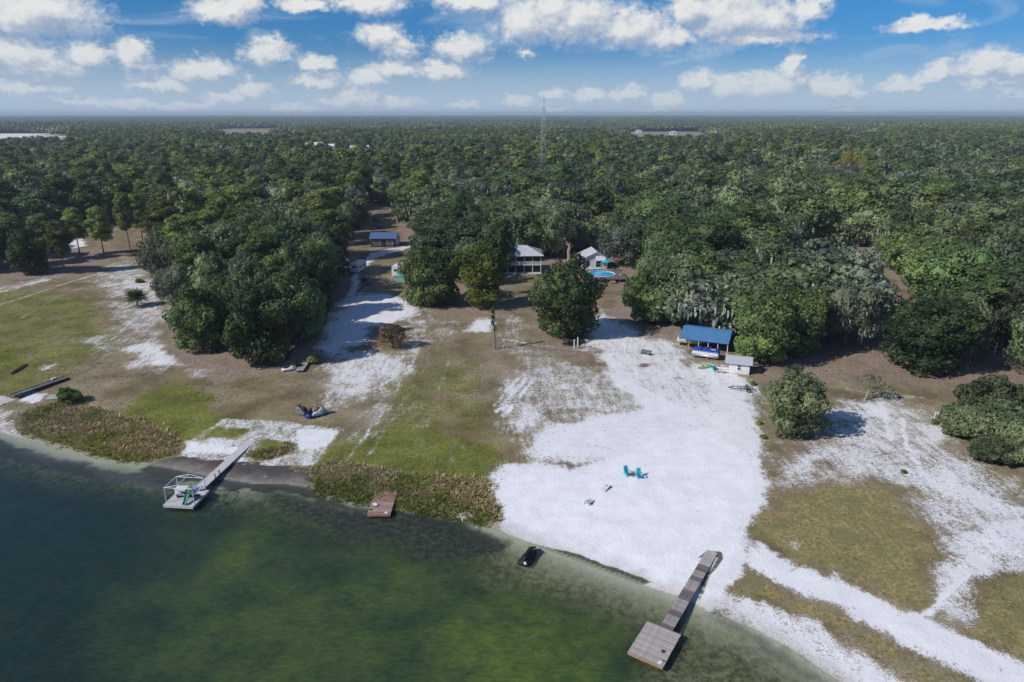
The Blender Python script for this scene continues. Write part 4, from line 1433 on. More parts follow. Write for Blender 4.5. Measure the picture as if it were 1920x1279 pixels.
n_all = len(pts)
budget = 300 - NTREES - len(SPECIAL)
single = np.zeros(n_all, bool)
cnt = 0
for i in range(n_all):
    if in_frame[i] and cnt < budget:
        single[i] = True
        cnt += 1
protos = {}
nn = 0
for i in np.nonzero(single)[0]:
    kd = kinds_[i]
    var = int(RNG.integers(0, 4))
    lod = 0 if nn < 90 else 1
    nm, lb, gp = GROUP[kd]
    k = kind_of(kd, var, lod)
    if (kd, var, lod) not in protos:
        protos[(kd, var, lod)] = o = plant(nm, kd, var, lod, (0, 0, 0), k.W, k.H, 0, lb, 'tree', gp)
    else:
        o = copy_tree(protos[(kd, var, lod)])
    ux = 960 + FPX * pts[i, 0] / (pts[i, 1] * cP + (CAM_H - zs[i]) * sP)
    for lim, where in ((330, 'behind the row of pines'), (660, 'behind the wedge of trees'), (775, 'along the upper driveway'), (950, 'behind the white motorhome'),
                       (1165, 'behind the two-storey house'), (1430, 'behind the boat barn'), (1700, 'around the lawn opening'), (9999, 'behind the wide green oak')):
        if ux < lim:
            break
    deep = 'deep in the forest ' if pts[i, 1] > 265 else 'in the forest front '
    short = {'oak': 'green round-crowned oak', 'bushy': 'dark leafy broadleaf tree', 'grey': 'pale grey-green oak', 'mossy': 'moss-hung oak', 'bare': 'half-bare mossy oak', 'pine': 'yellow-green tufted pine'}[kd]
    o['label'] = short + ' ' + deep + where
    o['group'] = short + 's ' + deep + where
    o.location = (pts[i, 0], pts[i, 1], zs[i] - 0.1)
    o.rotation_euler = (0, 0, RNG.random() * 6.28)
    o.scale = (wds[i] / k.W, wds[i] / k.W, hts[i] / k.H)
    nn += 1

# the rest of the forest that can still be seen tree by tree: one mass
rest = ~single
src, src_of = [], {}
for kd in ('oak', 'bushy', 'grey', 'mossy', 'pine', 'bare'):
    for lod in (1, 2):
        for var in range(3):
            src_of[(kd, lod, var)] = len(src)
            src.append(joined('%s_forest' % kd, kind_of(kd, var, lod)))
ri = np.nonzero(rest)[0]
pick = np.array([src_of[(kinds_[i], 1 if pts[i, 1] < 480 else 2, int(RNG.integers(0, 3)))] for i in ri])
scl = np.array([(wds[i] / kind_of(kinds_[i], 0, 1).W, wds[i] / kind_of(kinds_[i], 0, 1).W, hts[i] / kind_of(kinds_[i], 0, 1).H) for i in ri])
forest = scatter('forest', np.stack([pts[ri, 0], pts[ri, 1], zs[ri] - 0.1], 1), scl, RNG.random(len(ri)) * 6.28, pick, src)

# and the forest out to the horizon, in pieces of canopy
def canopy_tile(seed, size=100.0):
    rng = np.random.default_rng(seed)
    Cs, Rs, Ts = [], [], []
    for ix in range(10):
        for iy in range(10):
            x, y = (ix + rng.random()) * size / 10 - size / 2, (iy + rng.random()) * size / 10 - size / 2
            pine = rng.random() < 0.55
            h = 12 + 6 * rng.random() + (3 if pine else 0)
            t = rng.random()
            for _ in range(2 if pine else 4):
                r = (1.8 + 1.2 * rng.random()) if pine else (2.8 + 2.4 * rng.random())
                sp_ = 1.2 if pine else 4.6
                Cs.append((x + rng.normal() * sp_ * 0.6, y + rng.normal() * sp_ * 0.6, h - r - rng.random() * (4 if pine else 3)))
                Rs.append((r, r, r * (1.3 if pine else 0.85)))
                Ts.append(t)
    C, R, T = np.array(Cs), np.array(Rs), np.array(Ts)
    # a lower storey closes the view to the ground
    gx, gy = np.meshgrid(np.linspace(-size / 2, size / 2, 14), np.linspace(-size / 2, size / 2, 14))
    V0 = np.stack([gx.ravel(), gy.ravel(), 6.5 + rng.random(196) * 3], 1)
    i = np.arange(196).reshape(14, 14)
    F0 = np.stack([i[:-1, :-1].ravel(), i[:-1, 1:].ravel(), i[1:, 1:].ravel(), i[1:, :-1].ravel()], 1)
    q = leaf_quads(rng, C, R, T, 9 * np.ones(len(C)), 1.1, up=0.3)
    return fol_mesh('canopy', [q, core_mesh(C, R, T, 0.92, rng), (V0, F0, np.full(196, 0.2))], FARLEAF)
FARLEAF = foliage('far_forest_leaves', (0.070, 0.098, 0.050), (0.124, 0.152, 0.070), 0.1, 0.3)
tiles = [canopy_tile(s) for s in range(4)]
tp = []
y = 1500.0
while y < 11500:
    n = int((0.94 * y + 150) / 96)
    x = (np.arange(-n, n + 1)) * 96.0
    tp.append(np.stack([x, np.full(len(x), y)], 1))
    y += 96.0
tp = np.concatenate(tp)
ok = np.ones(len(tp), bool)
for q in FAR_FIELDS:
    ok &= sdist(tp[:, 0], tp[:, 1], poly(q)) < 20
tp = tp[ok]
hs = 0.62 + 0.55 * fbm(tp[:, 0] / 900, tp[:, 1] / 900, 33) + 0.5 * vnoise(tp[:, 0] / 260, tp[:, 1] / 260, 55) * vnoise(tp[:, 0] / 1500, tp[:, 1] / 1500, 5)
far = scatter('distant_forest', np.stack([tp[:, 0], tp[:, 1], np.full(len(tp), 1.2)], 1), np.stack([np.ones(len(tp)) * 1.03, np.ones(len(tp)) * 1.03, hs], 1),
              RNG.integers(0, 4, len(tp)) * PI / 2, RNG.integers(0, 4, len(tp)), tiles)
# ------------------------------------------------------------------ the air
HAZE_DENSITY = 0.000125
def box_mesh(name, x0, x1, y0, y1, z0, z1):
    V = [(x0, y0, z0), (x1, y0, z0), (x1, y1, z0), (x0, y1, z0), (x0, y0, z1), (x1, y0, z1), (x1, y1, z1), (x0, y1, z1)]
    F = [(0, 3, 2, 1), (4, 5, 6, 7), (0, 1, 5, 4), (1, 2, 6, 5), (2, 3, 7, 6), (3, 0, 4, 7)]
    return fast_mesh(name, np.array(V, float), np.array(F))
hm_ = box_mesh('haze', -17000, 17000, -1100, 18000, -6.0, 70.0)
hmat = bpy.data.materials.new('thin_haze')
hmat.use_nodes = True
hmat.node_tree.nodes.clear()
ho = hmat.node_tree.nodes.new('ShaderNodeOutputMaterial')
hv = hmat.node_tree.nodes.new('ShaderNodeVolumePrincipled')
hv.inputs['Color'].default_value = (0.74, 0.85, 1.0, 1)
hv.inputs['Density'].default_value = HAZE_DENSITY
hv.inputs['Anisotropy'].default_value = 0.1
hmat.node_tree.links.new(hv.outputs[0], ho.inputs['Volume'])
hm_.materials.append(hmat)
tag(link(bpy.data.objects.new('haze', hm_)), kind='stuff')
# ------------------------------------------------------------------ mesh builder for built things
class MB:
    def __init__(self):
        self.V, self.F = [], []

    def add(self, V, F):
        o = len(self.V)
        self.V += [tuple(map(float, v)) for v in V]
        self.F += [tuple(int(i) + o for i in f) for f in F]
        return self

    def box(self, c, s, rz=0.0, rx=0.0, ry=0.0, taper=1.0):
        M = Matrix.Translation(c) @ Matrix.Rotation(rz, 4, 'Z') @ Matrix.Rotation(ry, 4, 'Y') @ Matrix.Rotation(rx, 4, 'X')
        x, y, z = s[0] / 2, s[1] / 2, s[2] / 2
        V = [(-x, -y, -z), (x, -y, -z), (x, y, -z), (-x, y, -z), (-x * taper, -y * taper, z), (x * taper, -y * taper, z), (x * taper, y * taper, z), (-x * taper, y * taper, z)]
        return self.add([M @ Vector(v) for v in V], [(0, 3, 2, 1), (4, 5, 6, 7), (0, 1, 5, 4), (1, 2, 6, 5), (2, 3, 7, 6), (3, 0, 4, 7)])

    def bar(self, a, b, w, h=None):
        """square bar between two points"""
        a, b = Vector(a), Vector(b)
        h = w if h is None else h
        d = b - a
        q = d.to_track_quat('X', 'Z')
        M = Matrix.Translation((a + b) / 2) @ q.to_matrix().to_4x4()
        x, y, z = d.length / 2, w / 2, h / 2
        V = [(-x, -y, -z), (x, -y, -z), (x, y, -z), (-x, y, -z), (-x, -y, z), (x, -y, z), (x, y, z), (-x, y, z)]
        return self.add([M @ Vector(v) for v in V], [(0, 3, 2, 1), (4, 5, 6, 7), (0, 1, 5, 4), (1, 2, 6, 5), (2, 3, 7, 6), (3, 0, 4, 7)])

    def tube(self, pts, r, n=8, cap=True):
        rs = r if isinstance(r, (list, tuple)) else [r] * len(pts)
        V, F = tube_arr([tuple(p) for p in pts], rs, n)
        self.add(V, F)
        if cap:
            o = len(self.V) - len(V)
            self.F.append(tuple(o + i for i in range(n - 1, -1, -1)))
            m = o + len(V) - n
            self.F.append(tuple(m + i for i in range(n)))
        return self

    def loft(self, rings, cap=True, closed=True):
        n = len(rings[0])
        o = len(self.V)
        for r in rings:
            self.V += [tuple(map(float, p)) for p in r]
        for i in range(len(rings) - 1):
            for k in range(n if closed else n - 1):
                a, b = o + i * n + k, o + i * n + (k + 1) % n
                self.F.append((a, b, b + n, a + n))
        if cap:
            self.F.append(tuple(o + k for k in range(n - 1, -1, -1)))
            m = o + (len(rings) - 1) * n
            self.F.append(tuple(m + k for k in range(n)))
        return self

    def disc(self, c, r, h, n=16, rz=0.0, sx=1.0):
        ring = lambda z, q: [(c[0] + math.cos(2 * PI * i / n) * r * q * sx, c[1] + math.sin(2 * PI * i / n) * r * q, c[2] + z) for i in range(n)]
        return self.loft([ring(0, 1), ring(h, 1)])

    def build(self, name, material, parent=None, smooth=False, bevel=0.0):
        me = bpy.data.meshes.new(name)
        me.from_pydata(self.V, [], self.F)
        if smooth:
            me.polygons.foreach_set('use_smooth', np.ones(len(me.polygons), bool))
        me.materials.append(material)
        ob = bpy.data.objects.new(name, me)
        link(ob, parent)
        if bevel:
            b = ob.modifiers.new('bevel', 'BEVEL')
            b.width = bevel
            b.segments = 2
            b.limit_method = 'ANGLE'
        return ob

def yaw(a, b):
    return math.atan2(b[1] - a[1], b[0] - a[0])

# ------------------------------------------------------------------ materials of the built things
WOOD_GREY = mat('weathered_grey_wood', (0.34, 0.30, 0.28), 0.85, 0.28, 5, bump=0.006, rnd=0.20, stretch=(0.5, 6, 6), dirt=(0.22, 0.19, 0.18))
WOOD_PALE = mat('pale_weathered_wood', (0.43, 0.39, 0.36), 0.85, 0.25, 5, bump=0.006, rnd=0.12, stretch=(0.5, 6, 6), dirt=(0.30, 0.27, 0.26))
WOOD_DARK = mat('dark_weathered_wood', (0.15, 0.13, 0.135), 0.85, 0.25, 5, bump=0.006, rnd=0.2, stretch=(0.5, 6, 6))
WOOD_RED = mat('faded_red_wood', (0.33, 0.185, 0.15), 0.8, 0.25, 5, bump=0.006, rnd=0.28, stretch=(0.5, 6, 6), dirt=(0.30, 0.22, 0.20))
WOOD_RAW = mat('raw_timber', (0.42, 0.33, 0.24), 0.8, 0.2, 4, rnd=0.1)
WOOD_POST = mat('post_wood', (0.24, 0.20, 0.17), 0.9, 0.3, 5, bump=0.01)
DECK_COMP = mat('pale_composite_deck', (0.56, 0.53, 0.53), 0.7, 0.12, 3, rnd=0.06, dirt=(0.42, 0.40, 0.40))
FLOAT_DARK = mat('dark_float', (0.03, 0.035, 0.04), 0.6, 0.2)
FLOAT_BLUE = mat('blue_drum', (0.02, 0.06, 0.26), 0.45, 0.15)
WHITE_PLASTIC = mat('white_plastic', (0.72, 0.72, 0.72), 0.4, 0.06, 2, spec=0.4)
WHITE_PAINT = mat('white_paint', (0.74, 0.74, 0.74), 0.55, 0.08, 2, dirt=(0.60, 0.60, 0.58))
CREAM = mat('cream_gelcoat', (0.62, 0.57, 0.43), 0.4, 0.1, 2, dirt=(0.42, 0.38, 0.28))
BLACK_COVER = mat('black_fabric_cover', (0.012, 0.013, 0.016), 0.55, 0.3, 6, bump=0.02)
DARK_METAL = mat('dark_metal', (0.05, 0.05, 0.055), 0.5, 0.3, 8, metal=0.4)
GALV = mat('galvanised_steel', (0.42, 0.43, 0.45), 0.45, 0.15, 6, metal=0.6)
RUBBER = mat('rubber', (0.018, 0.018, 0.018), 0.8, 0.2)
TURQ = mat('turquoise_plastic', (0.03, 0.42, 0.52), 0.45, 0.08, 3, spec=0.4)
LIME = mat('lime_plastic', (0.22, 0.46, 0.06), 0.45, 0.12, 3, spec=0.4)
YELLOWP = mat('yellow_plastic', (0.55, 0.50, 0.07), 0.45, 0.1, 3)
RED_PAINT = mat('faded_red_hull', (0.32, 0.035, 0.045), 0.5, 0.2, 3, dirt=(0.40, 0.10, 0.10))
BLUE_ROOF = mat('blue_metal_roof', (0.085, 0.235, 0.470), 0.42, 0.12, 1.5, spec=0.5, dirt=(0.13, 0.28, 0.47))
SLATE_ROOF = mat('slate_blue_metal_roof', (0.10, 0.17, 0.33), 0.45, 0.12, 1.5, spec=0.5)
GREY_ROOF = mat('pale_grey_metal_roof', (0.50, 0.50, 0.54), 0.5, 0.08, 1.2, spec=0.4, dirt=(0.42, 0.42, 0.46))
SHINGLE = mat('grey_shingle', (0.50, 0.51, 0.55), 0.85, 0.14, 6, bump=0.01)
DARK_WALL = mat('dark_siding', (0.055, 0.06, 0.075), 0.75, 0.2, 3)
GLASS = mat('dark_window_glass', (0.015, 0.018, 0.022), 0.08, 0.1, 1, spec=0.7)
SCREEN = mat('porch_screen_dark', (0.020, 0.021, 0.024), 0.6, 0.2, 2)
BLUE_COVER = mat('blue_boat_cover', (0.015, 0.05, 0.30), 0.6, 0.2, 3, bump=0.03)
POOL_BLUE = mat('pool_liner', (0.03, 0.34, 0.62), 0.5, 0.1, 1)
TEAL_PANEL = mat('teal_panel', (0.10, 0.45, 0.50), 0.55, 0.1)
STONE = mat('pale_stone', (0.46, 0.43, 0.39), 0.9, 0.3, 3, bump=0.05)
CONCRETE = mat('old_concrete', (0.42, 0.41, 0.40), 0.9, 0.2, 3, bump=0.02, dirt=(0.28, 0.27, 0.25))
EARTH = mat('dug_earth', (0.22, 0.17, 0.13), 0.95, 0.4, 3, bump=0.06)
ASPHALT = mat('rubber_mat', (0.05, 0.05, 0.06), 0.8, 0.2, 5)
GREEN_PAINT = mat('dark_green_paint', (0.03, 0.07, 0.05), 0.5, 0.2)
FABRIC_GREY = mat('camouflage_grey_cover', (0.17, 0.185, 0.20), 0.8, 0.5, 4, bump=0.03, dirt=(0.08, 0.09, 0.10))
CHAIR_BROWN = mat('brown_sling', (0.10, 0.06, 0.05), 0.7, 0.2)
ALU = mat('white_pipe', (0.66, 0.68, 0.68), 0.4, 0.05, 3)
SLIDE_GREEN = mat('green_slide', (0.06, 0.30, 0.20), 0.4, 0.1)
CARB = mat('dark_car_paint', (0.03, 0.035, 0.045), 0.3, 0.08, 2, spec=0.5)
CARW = mat('silver_car_paint', (0.34, 0.36, 0.38), 0.3, 0.06, 2, spec=0.5)
DEADWOOD = mat('dead_bleached_wood', (0.34, 0.25, 0.19), 0.9, 0.3, 2, bump=0.06)
PINKISH = mat('faded_pink_plastic', (0.52, 0.36, 0.37), 0.6, 0.3, 5)

# ------------------------------------------------------------------ docks
def planks(parent, name, x0, x1, width, z, mats, pw=0.145, gap=0.012, th=0.04, rng=None, y0=0.0, skip=0.0, jitter=0.012, mesh_cache=None):
    """boards laid across the local x direction, one object each"""
    n = int((x1 - x0) / (pw + gap))
    mb = MB().box((0, 0, 0), (pw, width, th))
    bases = {}
    out = []
    for i in range(n):
        m = mats(i, n) if callable(mats) else mats
        if m.name not in bases:
            o = mb.build(name, m, parent)
            bases[m.name] = o
        else:
            o = bases[m.name].copy()
            COL.objects.link(o)
        o.location = (x0 + (i + 0.5) * (pw + gap), y0 + (rng.random() - 0.5) * jitter * 3, z + (rng.random() - 0.5) * jitter)
        o.rotation_euler = ((rng.random() - 0.5) * 0.012, 0, (rng.random() - 0.5) * 0.012)
        out.append(o)
    return out

rg = np.random.default_rng(5)

# --- the big dock in front of the beach: walkway and square end platform
DZ = 0.62
wa, wb = at_z(1335.5, 1034, DZ), at_z(1249, 1179, DZ)
rz = yaw(wa, wb)
Lw = (wb - wa).length
dock = empty('wooden_dock', (wa.x, wa.y, 0), rz, 'weathered wooden dock with a patchwork plank walkway and square end platform off the white beach', 'dock')
WW = 1.25
def dock_tone(i, n):
    u = i / n
    for lo, hi, m in ((0.0, 0.20, WOOD_PALE), (0.20, 0.285, WOOD_DARK), (0.285, 0.355, WOOD_GREY), (0.355, 0.41, WOOD_DARK), (0.41, 0.50, WOOD_GREY), (0.50, 0.545, WOOD_GREY),
                      (0.545, 0.66, WOOD_DARK), (0.66, 0.79, WOOD_GREY), (0.79, 0.85, WOOD_DARK), (0.85, 0.95, WOOD_GREY), (0.95, 1.01, WOOD_DARK)):
        if lo <= u < hi:
            return m
    return WOOD_GREY
planks(dock, 'plank', 0.0, Lw - 0.02, WW, DZ, dock_tone, rng=rg)
for s in (-1, 1):
    MB().box((Lw / 2, s * (WW / 2 - 0.06), DZ - 0.13), (Lw, 0.06, 0.2)).build('stringer', WOOD_GREY, dock)
for i in range(4):
    for s in (-1, 1):
        MB().tube([(2.2 + i * (Lw - 2.6) / 3, s * (WW / 2 - 0.13), -1.2), (2.2 + i * (Lw - 2.6) / 3, s * (WW / 2 - 0.13), DZ - 0.03)], 0.07).build('pile', WOOD_POST, dock)
c1, c2, c3, c4 = [at_z(x, y, DZ + 0.03) for x, y in ((1213.75, 1164.5), (1277.5, 1190), (1242.5, 1252.5), (1176.3, 1223.8))]
pc = (c1 + c2 + c3 + c4) / 4
pw_, pl_ = ((c2 - c1).length + (c3 - c4).length) / 2, ((c4 - c1).length + (c3 - c2).length) / 2
prz = yaw((c1 + c2) / 2, (c3 + c4) / 2)
dplat = bpy.data.objects.new('end_platform', None)
dplat.location = dock.matrix_world.inverted() @ pc if False else (Matrix.Rotation(-rz, 4, 'Z') @ Vector((pc.x - wa.x, pc.y - wa.y, 0)))
dplat.rotation_euler = (0, 0, prz - rz)
link(dplat, dock)
planks(dplat, 'platform_plank', -pl_ / 2, pl_ / 2, pw_, DZ + 0.03, lambda i, n: WOOD_PALE if i % 5 else WOOD_GREY, rng=rg)
for s in (-1, 1):
    MB().box((0, s * (pw_ / 2 - 0.06), DZ - 0.10), (pl_ - 0.02, 0.06, 0.2)).build('side_beam', WOOD_GREY, dplat)
    MB().box((s * (pl_ / 2 - 0.05), 0, DZ - 0.101), (0.06, pw_ - 0.14, 0.2)).build('end_beam', mat('orange_brown_fascia', (0.36, 0.22, 0.13), 0.85, 0.25, 4), dplat)
for i, j in ((-1, -1), (-1, 1), (1, -1), (1, 1), (1, 0)):
    MB().tube([(i * pl_ * 0.34, j * pw_ * 0.36, -0.25), (i * pl_ * 0.34, j * pw_ * 0.36, DZ - 0.22)], 0.24, 10).build('float_drum', FLOAT_DARK, dplat)

# things left on its platform
p = at_z(1243, 1222.5, DZ + 0.055)
t = empty('bait_bucket', p, 0, 'small round brown bucket lid standing on the end platform of the patchwork dock', 'bucket')
MB().loft([[(math.cos(a) * r, math.sin(a) * r, z) for a in np.linspace(0, 2 * PI, 13)[:-1]] for r, z in ((0.15, 0), (0.17, 0.12), (0.13, 0.13), (0.11, 0.05))]).build('shell', CHAIR_BROWN, t)
MB().tube([(-0.16, 0, 0.12), (-0.1, 0.05, 0.2), (0.1, 0.05, 0.2), (0.16, 0, 0.12)], 0.012, 6).build('handle', DARK_METAL, t)
p = at_z(1237.5, 1243, DZ + 0.055)
def shoe(parent, x, m):
    mb = MB()
    rings = []
    for y, w, h in ((-0.15, 0.04, 0.05), (-0.11, 0.055, 0.09), (-0.02, 0.05, 0.08), (0.08, 0.06, 0.05), (0.15, 0.03, 0.03)):
        rings.append([(x + w * math.cos(a), y, max(0, h * (0.5 + 0.5 * math.sin(a)))) for a in np.linspace(0, 2 * PI, 9)[:-1]])
    mb.loft(rings)
    return mb
t = empty('towel', p, 0.6, 'crumpled white towel dropped near the outer corner of the patchwork dock', 'towel')
mb = MB()
gx = [[(i * 0.09 - 0.22, j * 0.08 - 0.16, 0.03 + 0.05 * math.sin(i * 1.9 + j * 2.3) ** 2) for i in range(6)] for j in range(5)]
gb = [[(x, y, 0.0) for x, y, _ in row] for row in gx]
V = [q for row in gx for q in row] + [q for row in gb for q in row]
F = []
for j in range(4):
    for i in range(5):
        a = j * 6 + i
        F += [(a, a + 1, a + 7, a + 6), (30 + a, 30 + a + 6, 30 + a + 7, 30 + a + 1)]
mb.add(V, F).build('cloth', WHITE_PLASTIC, t, True)
shoe(t, 0.42, None).build('sandal', FLOAT_DARK, t, True)
t.location = p

# --- the long pale dock with the pipe frame
DZ2 = 0.62
wa, wb = at_z(484.5, 814, DZ2), at_z(367.5, 921, DZ2)
rz = yaw(wa, wb)
Lw = (wb - wa).length
dk = empty('long_dock', (wa.x, wa.y, 0), rz, 'long pale grey dock running from the sand trapezoid to a canopied platform', 'dock')
WW2 = 1.35
seg = 2.45
n = int((Lw - 1.9) / seg)
MB().box((0.95, 0, DZ2 + 0.0), (1.9, WW2 - 0.02, 0.05)).build('rubber_mat', ASPHALT, dk)
rest_l = (Lw - 1.92) / n
mb0 = None
for i in range(n):
    if mb0 is None:
        o = mb0 = MB().box((0, 0, 0), (rest_l - 0.025, WW2, 0.05)).build('deck_panel', DECK_COMP, dk)
    else:
        o = mb0.copy()
        COL.objects.link(o)
    o.location = (1.92 + (i + 0.5) * rest_l, (rg.random() - 0.5) * 0.03, DZ2 + (rg.random() - 0.5) * 0.012)
for s in (-1, 1):
    MB().box((Lw / 2, s * (WW2 / 2 - 0.05), DZ2 - 0.13), (Lw - 0.05, 0.05, 0.2)).build('stringer', WOOD_GREY, dk)
for i in range(7):
    for s in (-1, 1):
        x = 2.5 + i * (Lw - 3.2) / 6
        MB().tube([(x, s * (WW2 / 2 - 0.14), -1.5), (x, s * (WW2 / 2 - 0.14), DZ2 - 0.04)], 0.06).build('pile', WOOD_POST, dk)
for x in (Lw * 0.735, Lw * 0.80):
    MB().tube([(x, WW2 / 2 + 0.08, -1.2), (x, WW2 / 2 + 0.08, DZ2 + 0.75)], 0.075).build('mooring_post', WOOD_DARK, dk)
cs = [at_z(x, y, DZ2) for x, y in ((342.6, 913.5), (389.3, 923.3), (356.5, 955), (310.3, 944.8))]
pc = sum(cs, Vector()) / 4
pl2 = ((cs[3] - cs[0]).length + (cs[2] - cs[1]).length) / 2
pw2 = ((cs[1] - cs[0]).length + (cs[2] - cs[3]).length) / 2
prz = yaw((cs[0] + cs[1]) / 2, (cs[2] + cs[3]) / 2)
plat = bpy.data.objects.new('end_platform', None)
plat.location = Matrix.Rotation(-rz, 4, 'Z') @ Vector((pc.x - wa.x, pc.y - wa.y, 0))
plat.rotation_euler = (0, 0, prz - rz)
link(plat, dk)
nb = 5
for i in range(nb):
    MB().box((-pl2 / 2 + (i + 0.5) * pl2 / nb, 0, DZ2 + 0.03 + (i % 2) * 0.004), (pl2 / nb - 0.02, pw2, 0.06)).build('platform_panel', DECK_COMP, plat)
MB().box((0, 0, DZ2 - 0.14), (pl2 - 0.05, pw2 - 0.05, 0.27)).build('rim', DECK_COMP, plat)
for i in (-1, 1):
    for j in (-1, 1):
        MB().tube([(i * pl2 * 0.36, j * pw2 * 0.36, -1.6), (i * pl2 * 0.36, j * pw2 * 0.36, DZ2 - 0.26)], 0.09).build('pile', WOOD_POST, plat)

# the pipe canopy frame on it
fr = empty('canopy_frame', (pc.x, pc.y, DZ2 + 0.07), prz, 'bare white pipe canopy frame without its cover on the end platform of the long dock', 'canopy frame')
hx, hy, hh = pl2 * 0.34, pw2 * 0.47, 2.15
corners = [(-hx, -hy), (hx, -hy), (hx, hy), (-hx, hy)]
for x, y in corners:
    MB().tube([(x, y, 0), (x, y, hh)], 0.055, 6).build('post', ALU, fr)
for i in range(4):
    a, b = corners[i], corners[(i + 1) % 4]
    MB().tube([(*a, hh), (*b, hh)], 0.05, 6).build('top_rail', ALU, fr)
MB().tube([(-hx, 0, hh + 0.45), (hx, 0, hh + 0.45)], 0.05, 6).build('ridge_pipe', ALU, fr)
for x in (-hx, hx):
    for y in (-hy, hy):
        MB().tube([(x, y, hh), (x, 0, hh + 0.45)], 0.045, 6).build('rafter_pipe', ALU, fr)

def local(root, x, y, z=0.0):
    return Vector(root.location) + Matrix.Rotation(root.rotation_euler.z, 3, 'Z') @ Vector((x, y, z))
ZP = DZ2 + 0.066
# dock box, blue tubs, chair, slide
t = empty('dock_box', at_z(342, 924, ZP), prz, 'white dock storage box under the pipe canopy frame', 'storage box')
MB().box((0, 0, 0.35), (1.0, 1.5, 0.7), taper=0.94).build('body', WHITE_PLASTIC, t, bevel=0.03)
MB().box((0, 0, 0.74), (1.06, 1.56, 0.08)).build('lid', WHITE_PLASTIC, t, bevel=0.02)
MB().box((0.54, 0, 0.5), (0.04, 0.3, 0.06)).build('latch', DARK_METAL, t)
t = empty('cooler', at_z(348, 926.5, ZP), prz + 0.2, 'dark navy blue cooler beside the white dock box', 'cooler')
MB().box((0, 0, 0.22), (0.5, 0.85, 0.44), taper=1.06).build('body', mat('navy_plastic', (0.02, 0.035, 0.12), 0.5, 0.1), t, bevel=0.03)
MB().box((0, 0, 0.475), (0.55, 0.92, 0.07)).build('lid', mat('navy_lid', (0.05, 0.07, 0.16), 0.5, 0.1), t, bevel=0.02)
t = empty('bench_seat', at_z(341, 932.5, ZP), prz, 'low grey bench in front of the white dock box', 'bench')
MB().box((0, 0, 0.42), (0.42, 1.3, 0.07)).build('seat', GALV, t)
for s in (-1, 1):
    MB().box((0, s * 0.5, 0.19), (0.36, 0.07, 0.38)).build('leg', GALV, t)
t = empty('tub', at_z(335.5, 932, ZP), 0.3, 'bright blue plastic tub on the outer end of the canopied platform', 'tub')
MB().loft([[(math.cos(a) * r, math.sin(a) * r, z) for a in np.linspace(0, 2 * PI, 13)[:-1]] for r, z in ((0.24, 0), (0.32, 0.34), (0.35, 0.36), (0.29, 0.34), (0.22, 0.03))]).build('shell', FLOAT_BLUE, t, True)
for s in (-1, 1):
    MB().tube([(s * 0.34, -0.1, 0.33), (s * 0.44, 0, 0.36), (s * 0.34, 0.1, 0.33)], 0.02, 6).build('handle', WHITE_PLASTIC, t)
t = empty('folding_chair', at_z(370, 920.5, ZP), prz + 2.6, 'light blue folding chair where the long dock meets its platform', 'chair')
LB = mat('light_blue_fabric', (0.18, 0.42, 0.66), 0.7, 0.1)
MB().box((0, 0, 0.42), (0.5, 0.5, 0.03)).build('seat', LB, t)
MB().box((-0.27, 0, 0.70), (0.03, 0.5, 0.5), ry=-0.2).build('backrest', LB, t)
for sx in (-1, 1):
    for sy in (-1, 1):
        MB().tube([(sx * 0.24, sy * 0.25, 0.0), (sx * 0.2, sy * 0.25, 0.42)], 0.018, 6).build('leg', ALU, t)
t = empty('lounge_chair', at_z(361.5, 935, ZP), prz + 1.9, 'dark brown sling lounge chair at the edge of the canopied platform', 'chair')
MB().loft([[(x, y, z) for y, z0 in ((-0.33, 0), (0.33, 0), (0.33, 0.04), (-0.33, 0.04)) for z in (z0 + zz,)] for x, zz in ((-0.85, 0.95), (-0.4, 0.42), (0.1, 0.36), (0.6, 0.42), (0.95, 0.25))]).build('sling', CHAIR_BROWN, t)
for s in (-1, 1):
    MB().tube([(-0.55, s * 0.35, 0.0), (-0.2, s * 0.35, 0.40)], 0.025, 6).build('leg', DARK_METAL, t)
    MB().tube([(0.6, s * 0.35, 0.0), (0.3, s * 0.35, 0.38)], 0.025, 6).build('leg', DARK_METAL, t)
t = empty('water_slide', at_z(352, 940, ZP), prz + 0.15, 'small green and white slide with a ladder facing the water on the canopied platform', 'slide')
MB().loft([[(x, -0.22, z + 0.16), (x, -0.19, z), (x, 0.19, z), (x, 0.22, z + 0.16), (x, 0.25, z + 0.16), (x, 0.22, z - 0.05), (x, -0.22, z - 0.05), (x, -0.25, z + 0.16)]
           for x, z in ((-0.75, 1.25), (-0.45, 1.2), (0.1, 0.65), (0.7, 0.25), (1.1, 0.16))]).build('chute', SLIDE_GREEN, t)
for s in (-1, 1):
    MB().tube([(-1.1, s * 0.2, 0), (-0.75, s * 0.2, 1.25)], 0.03, 6).build('ladder_rail', WHITE_PLASTIC, t)
    MB().tube([(-0.35, s * 0.2, 0), (-0.5, s * 0.2, 1.15)], 0.03, 6).build('leg', WHITE_PLASTIC, t)
for k in range(4):
    u = (k + 1) / 5
    MB().tube([(-1.1 + 0.35 * u, -0.2, 1.25 * u), (-1.1 + 0.35 * u, 0.2, 1.25 * u)], 0.022, 6).build('rung', WHITE_PLASTIC, t)

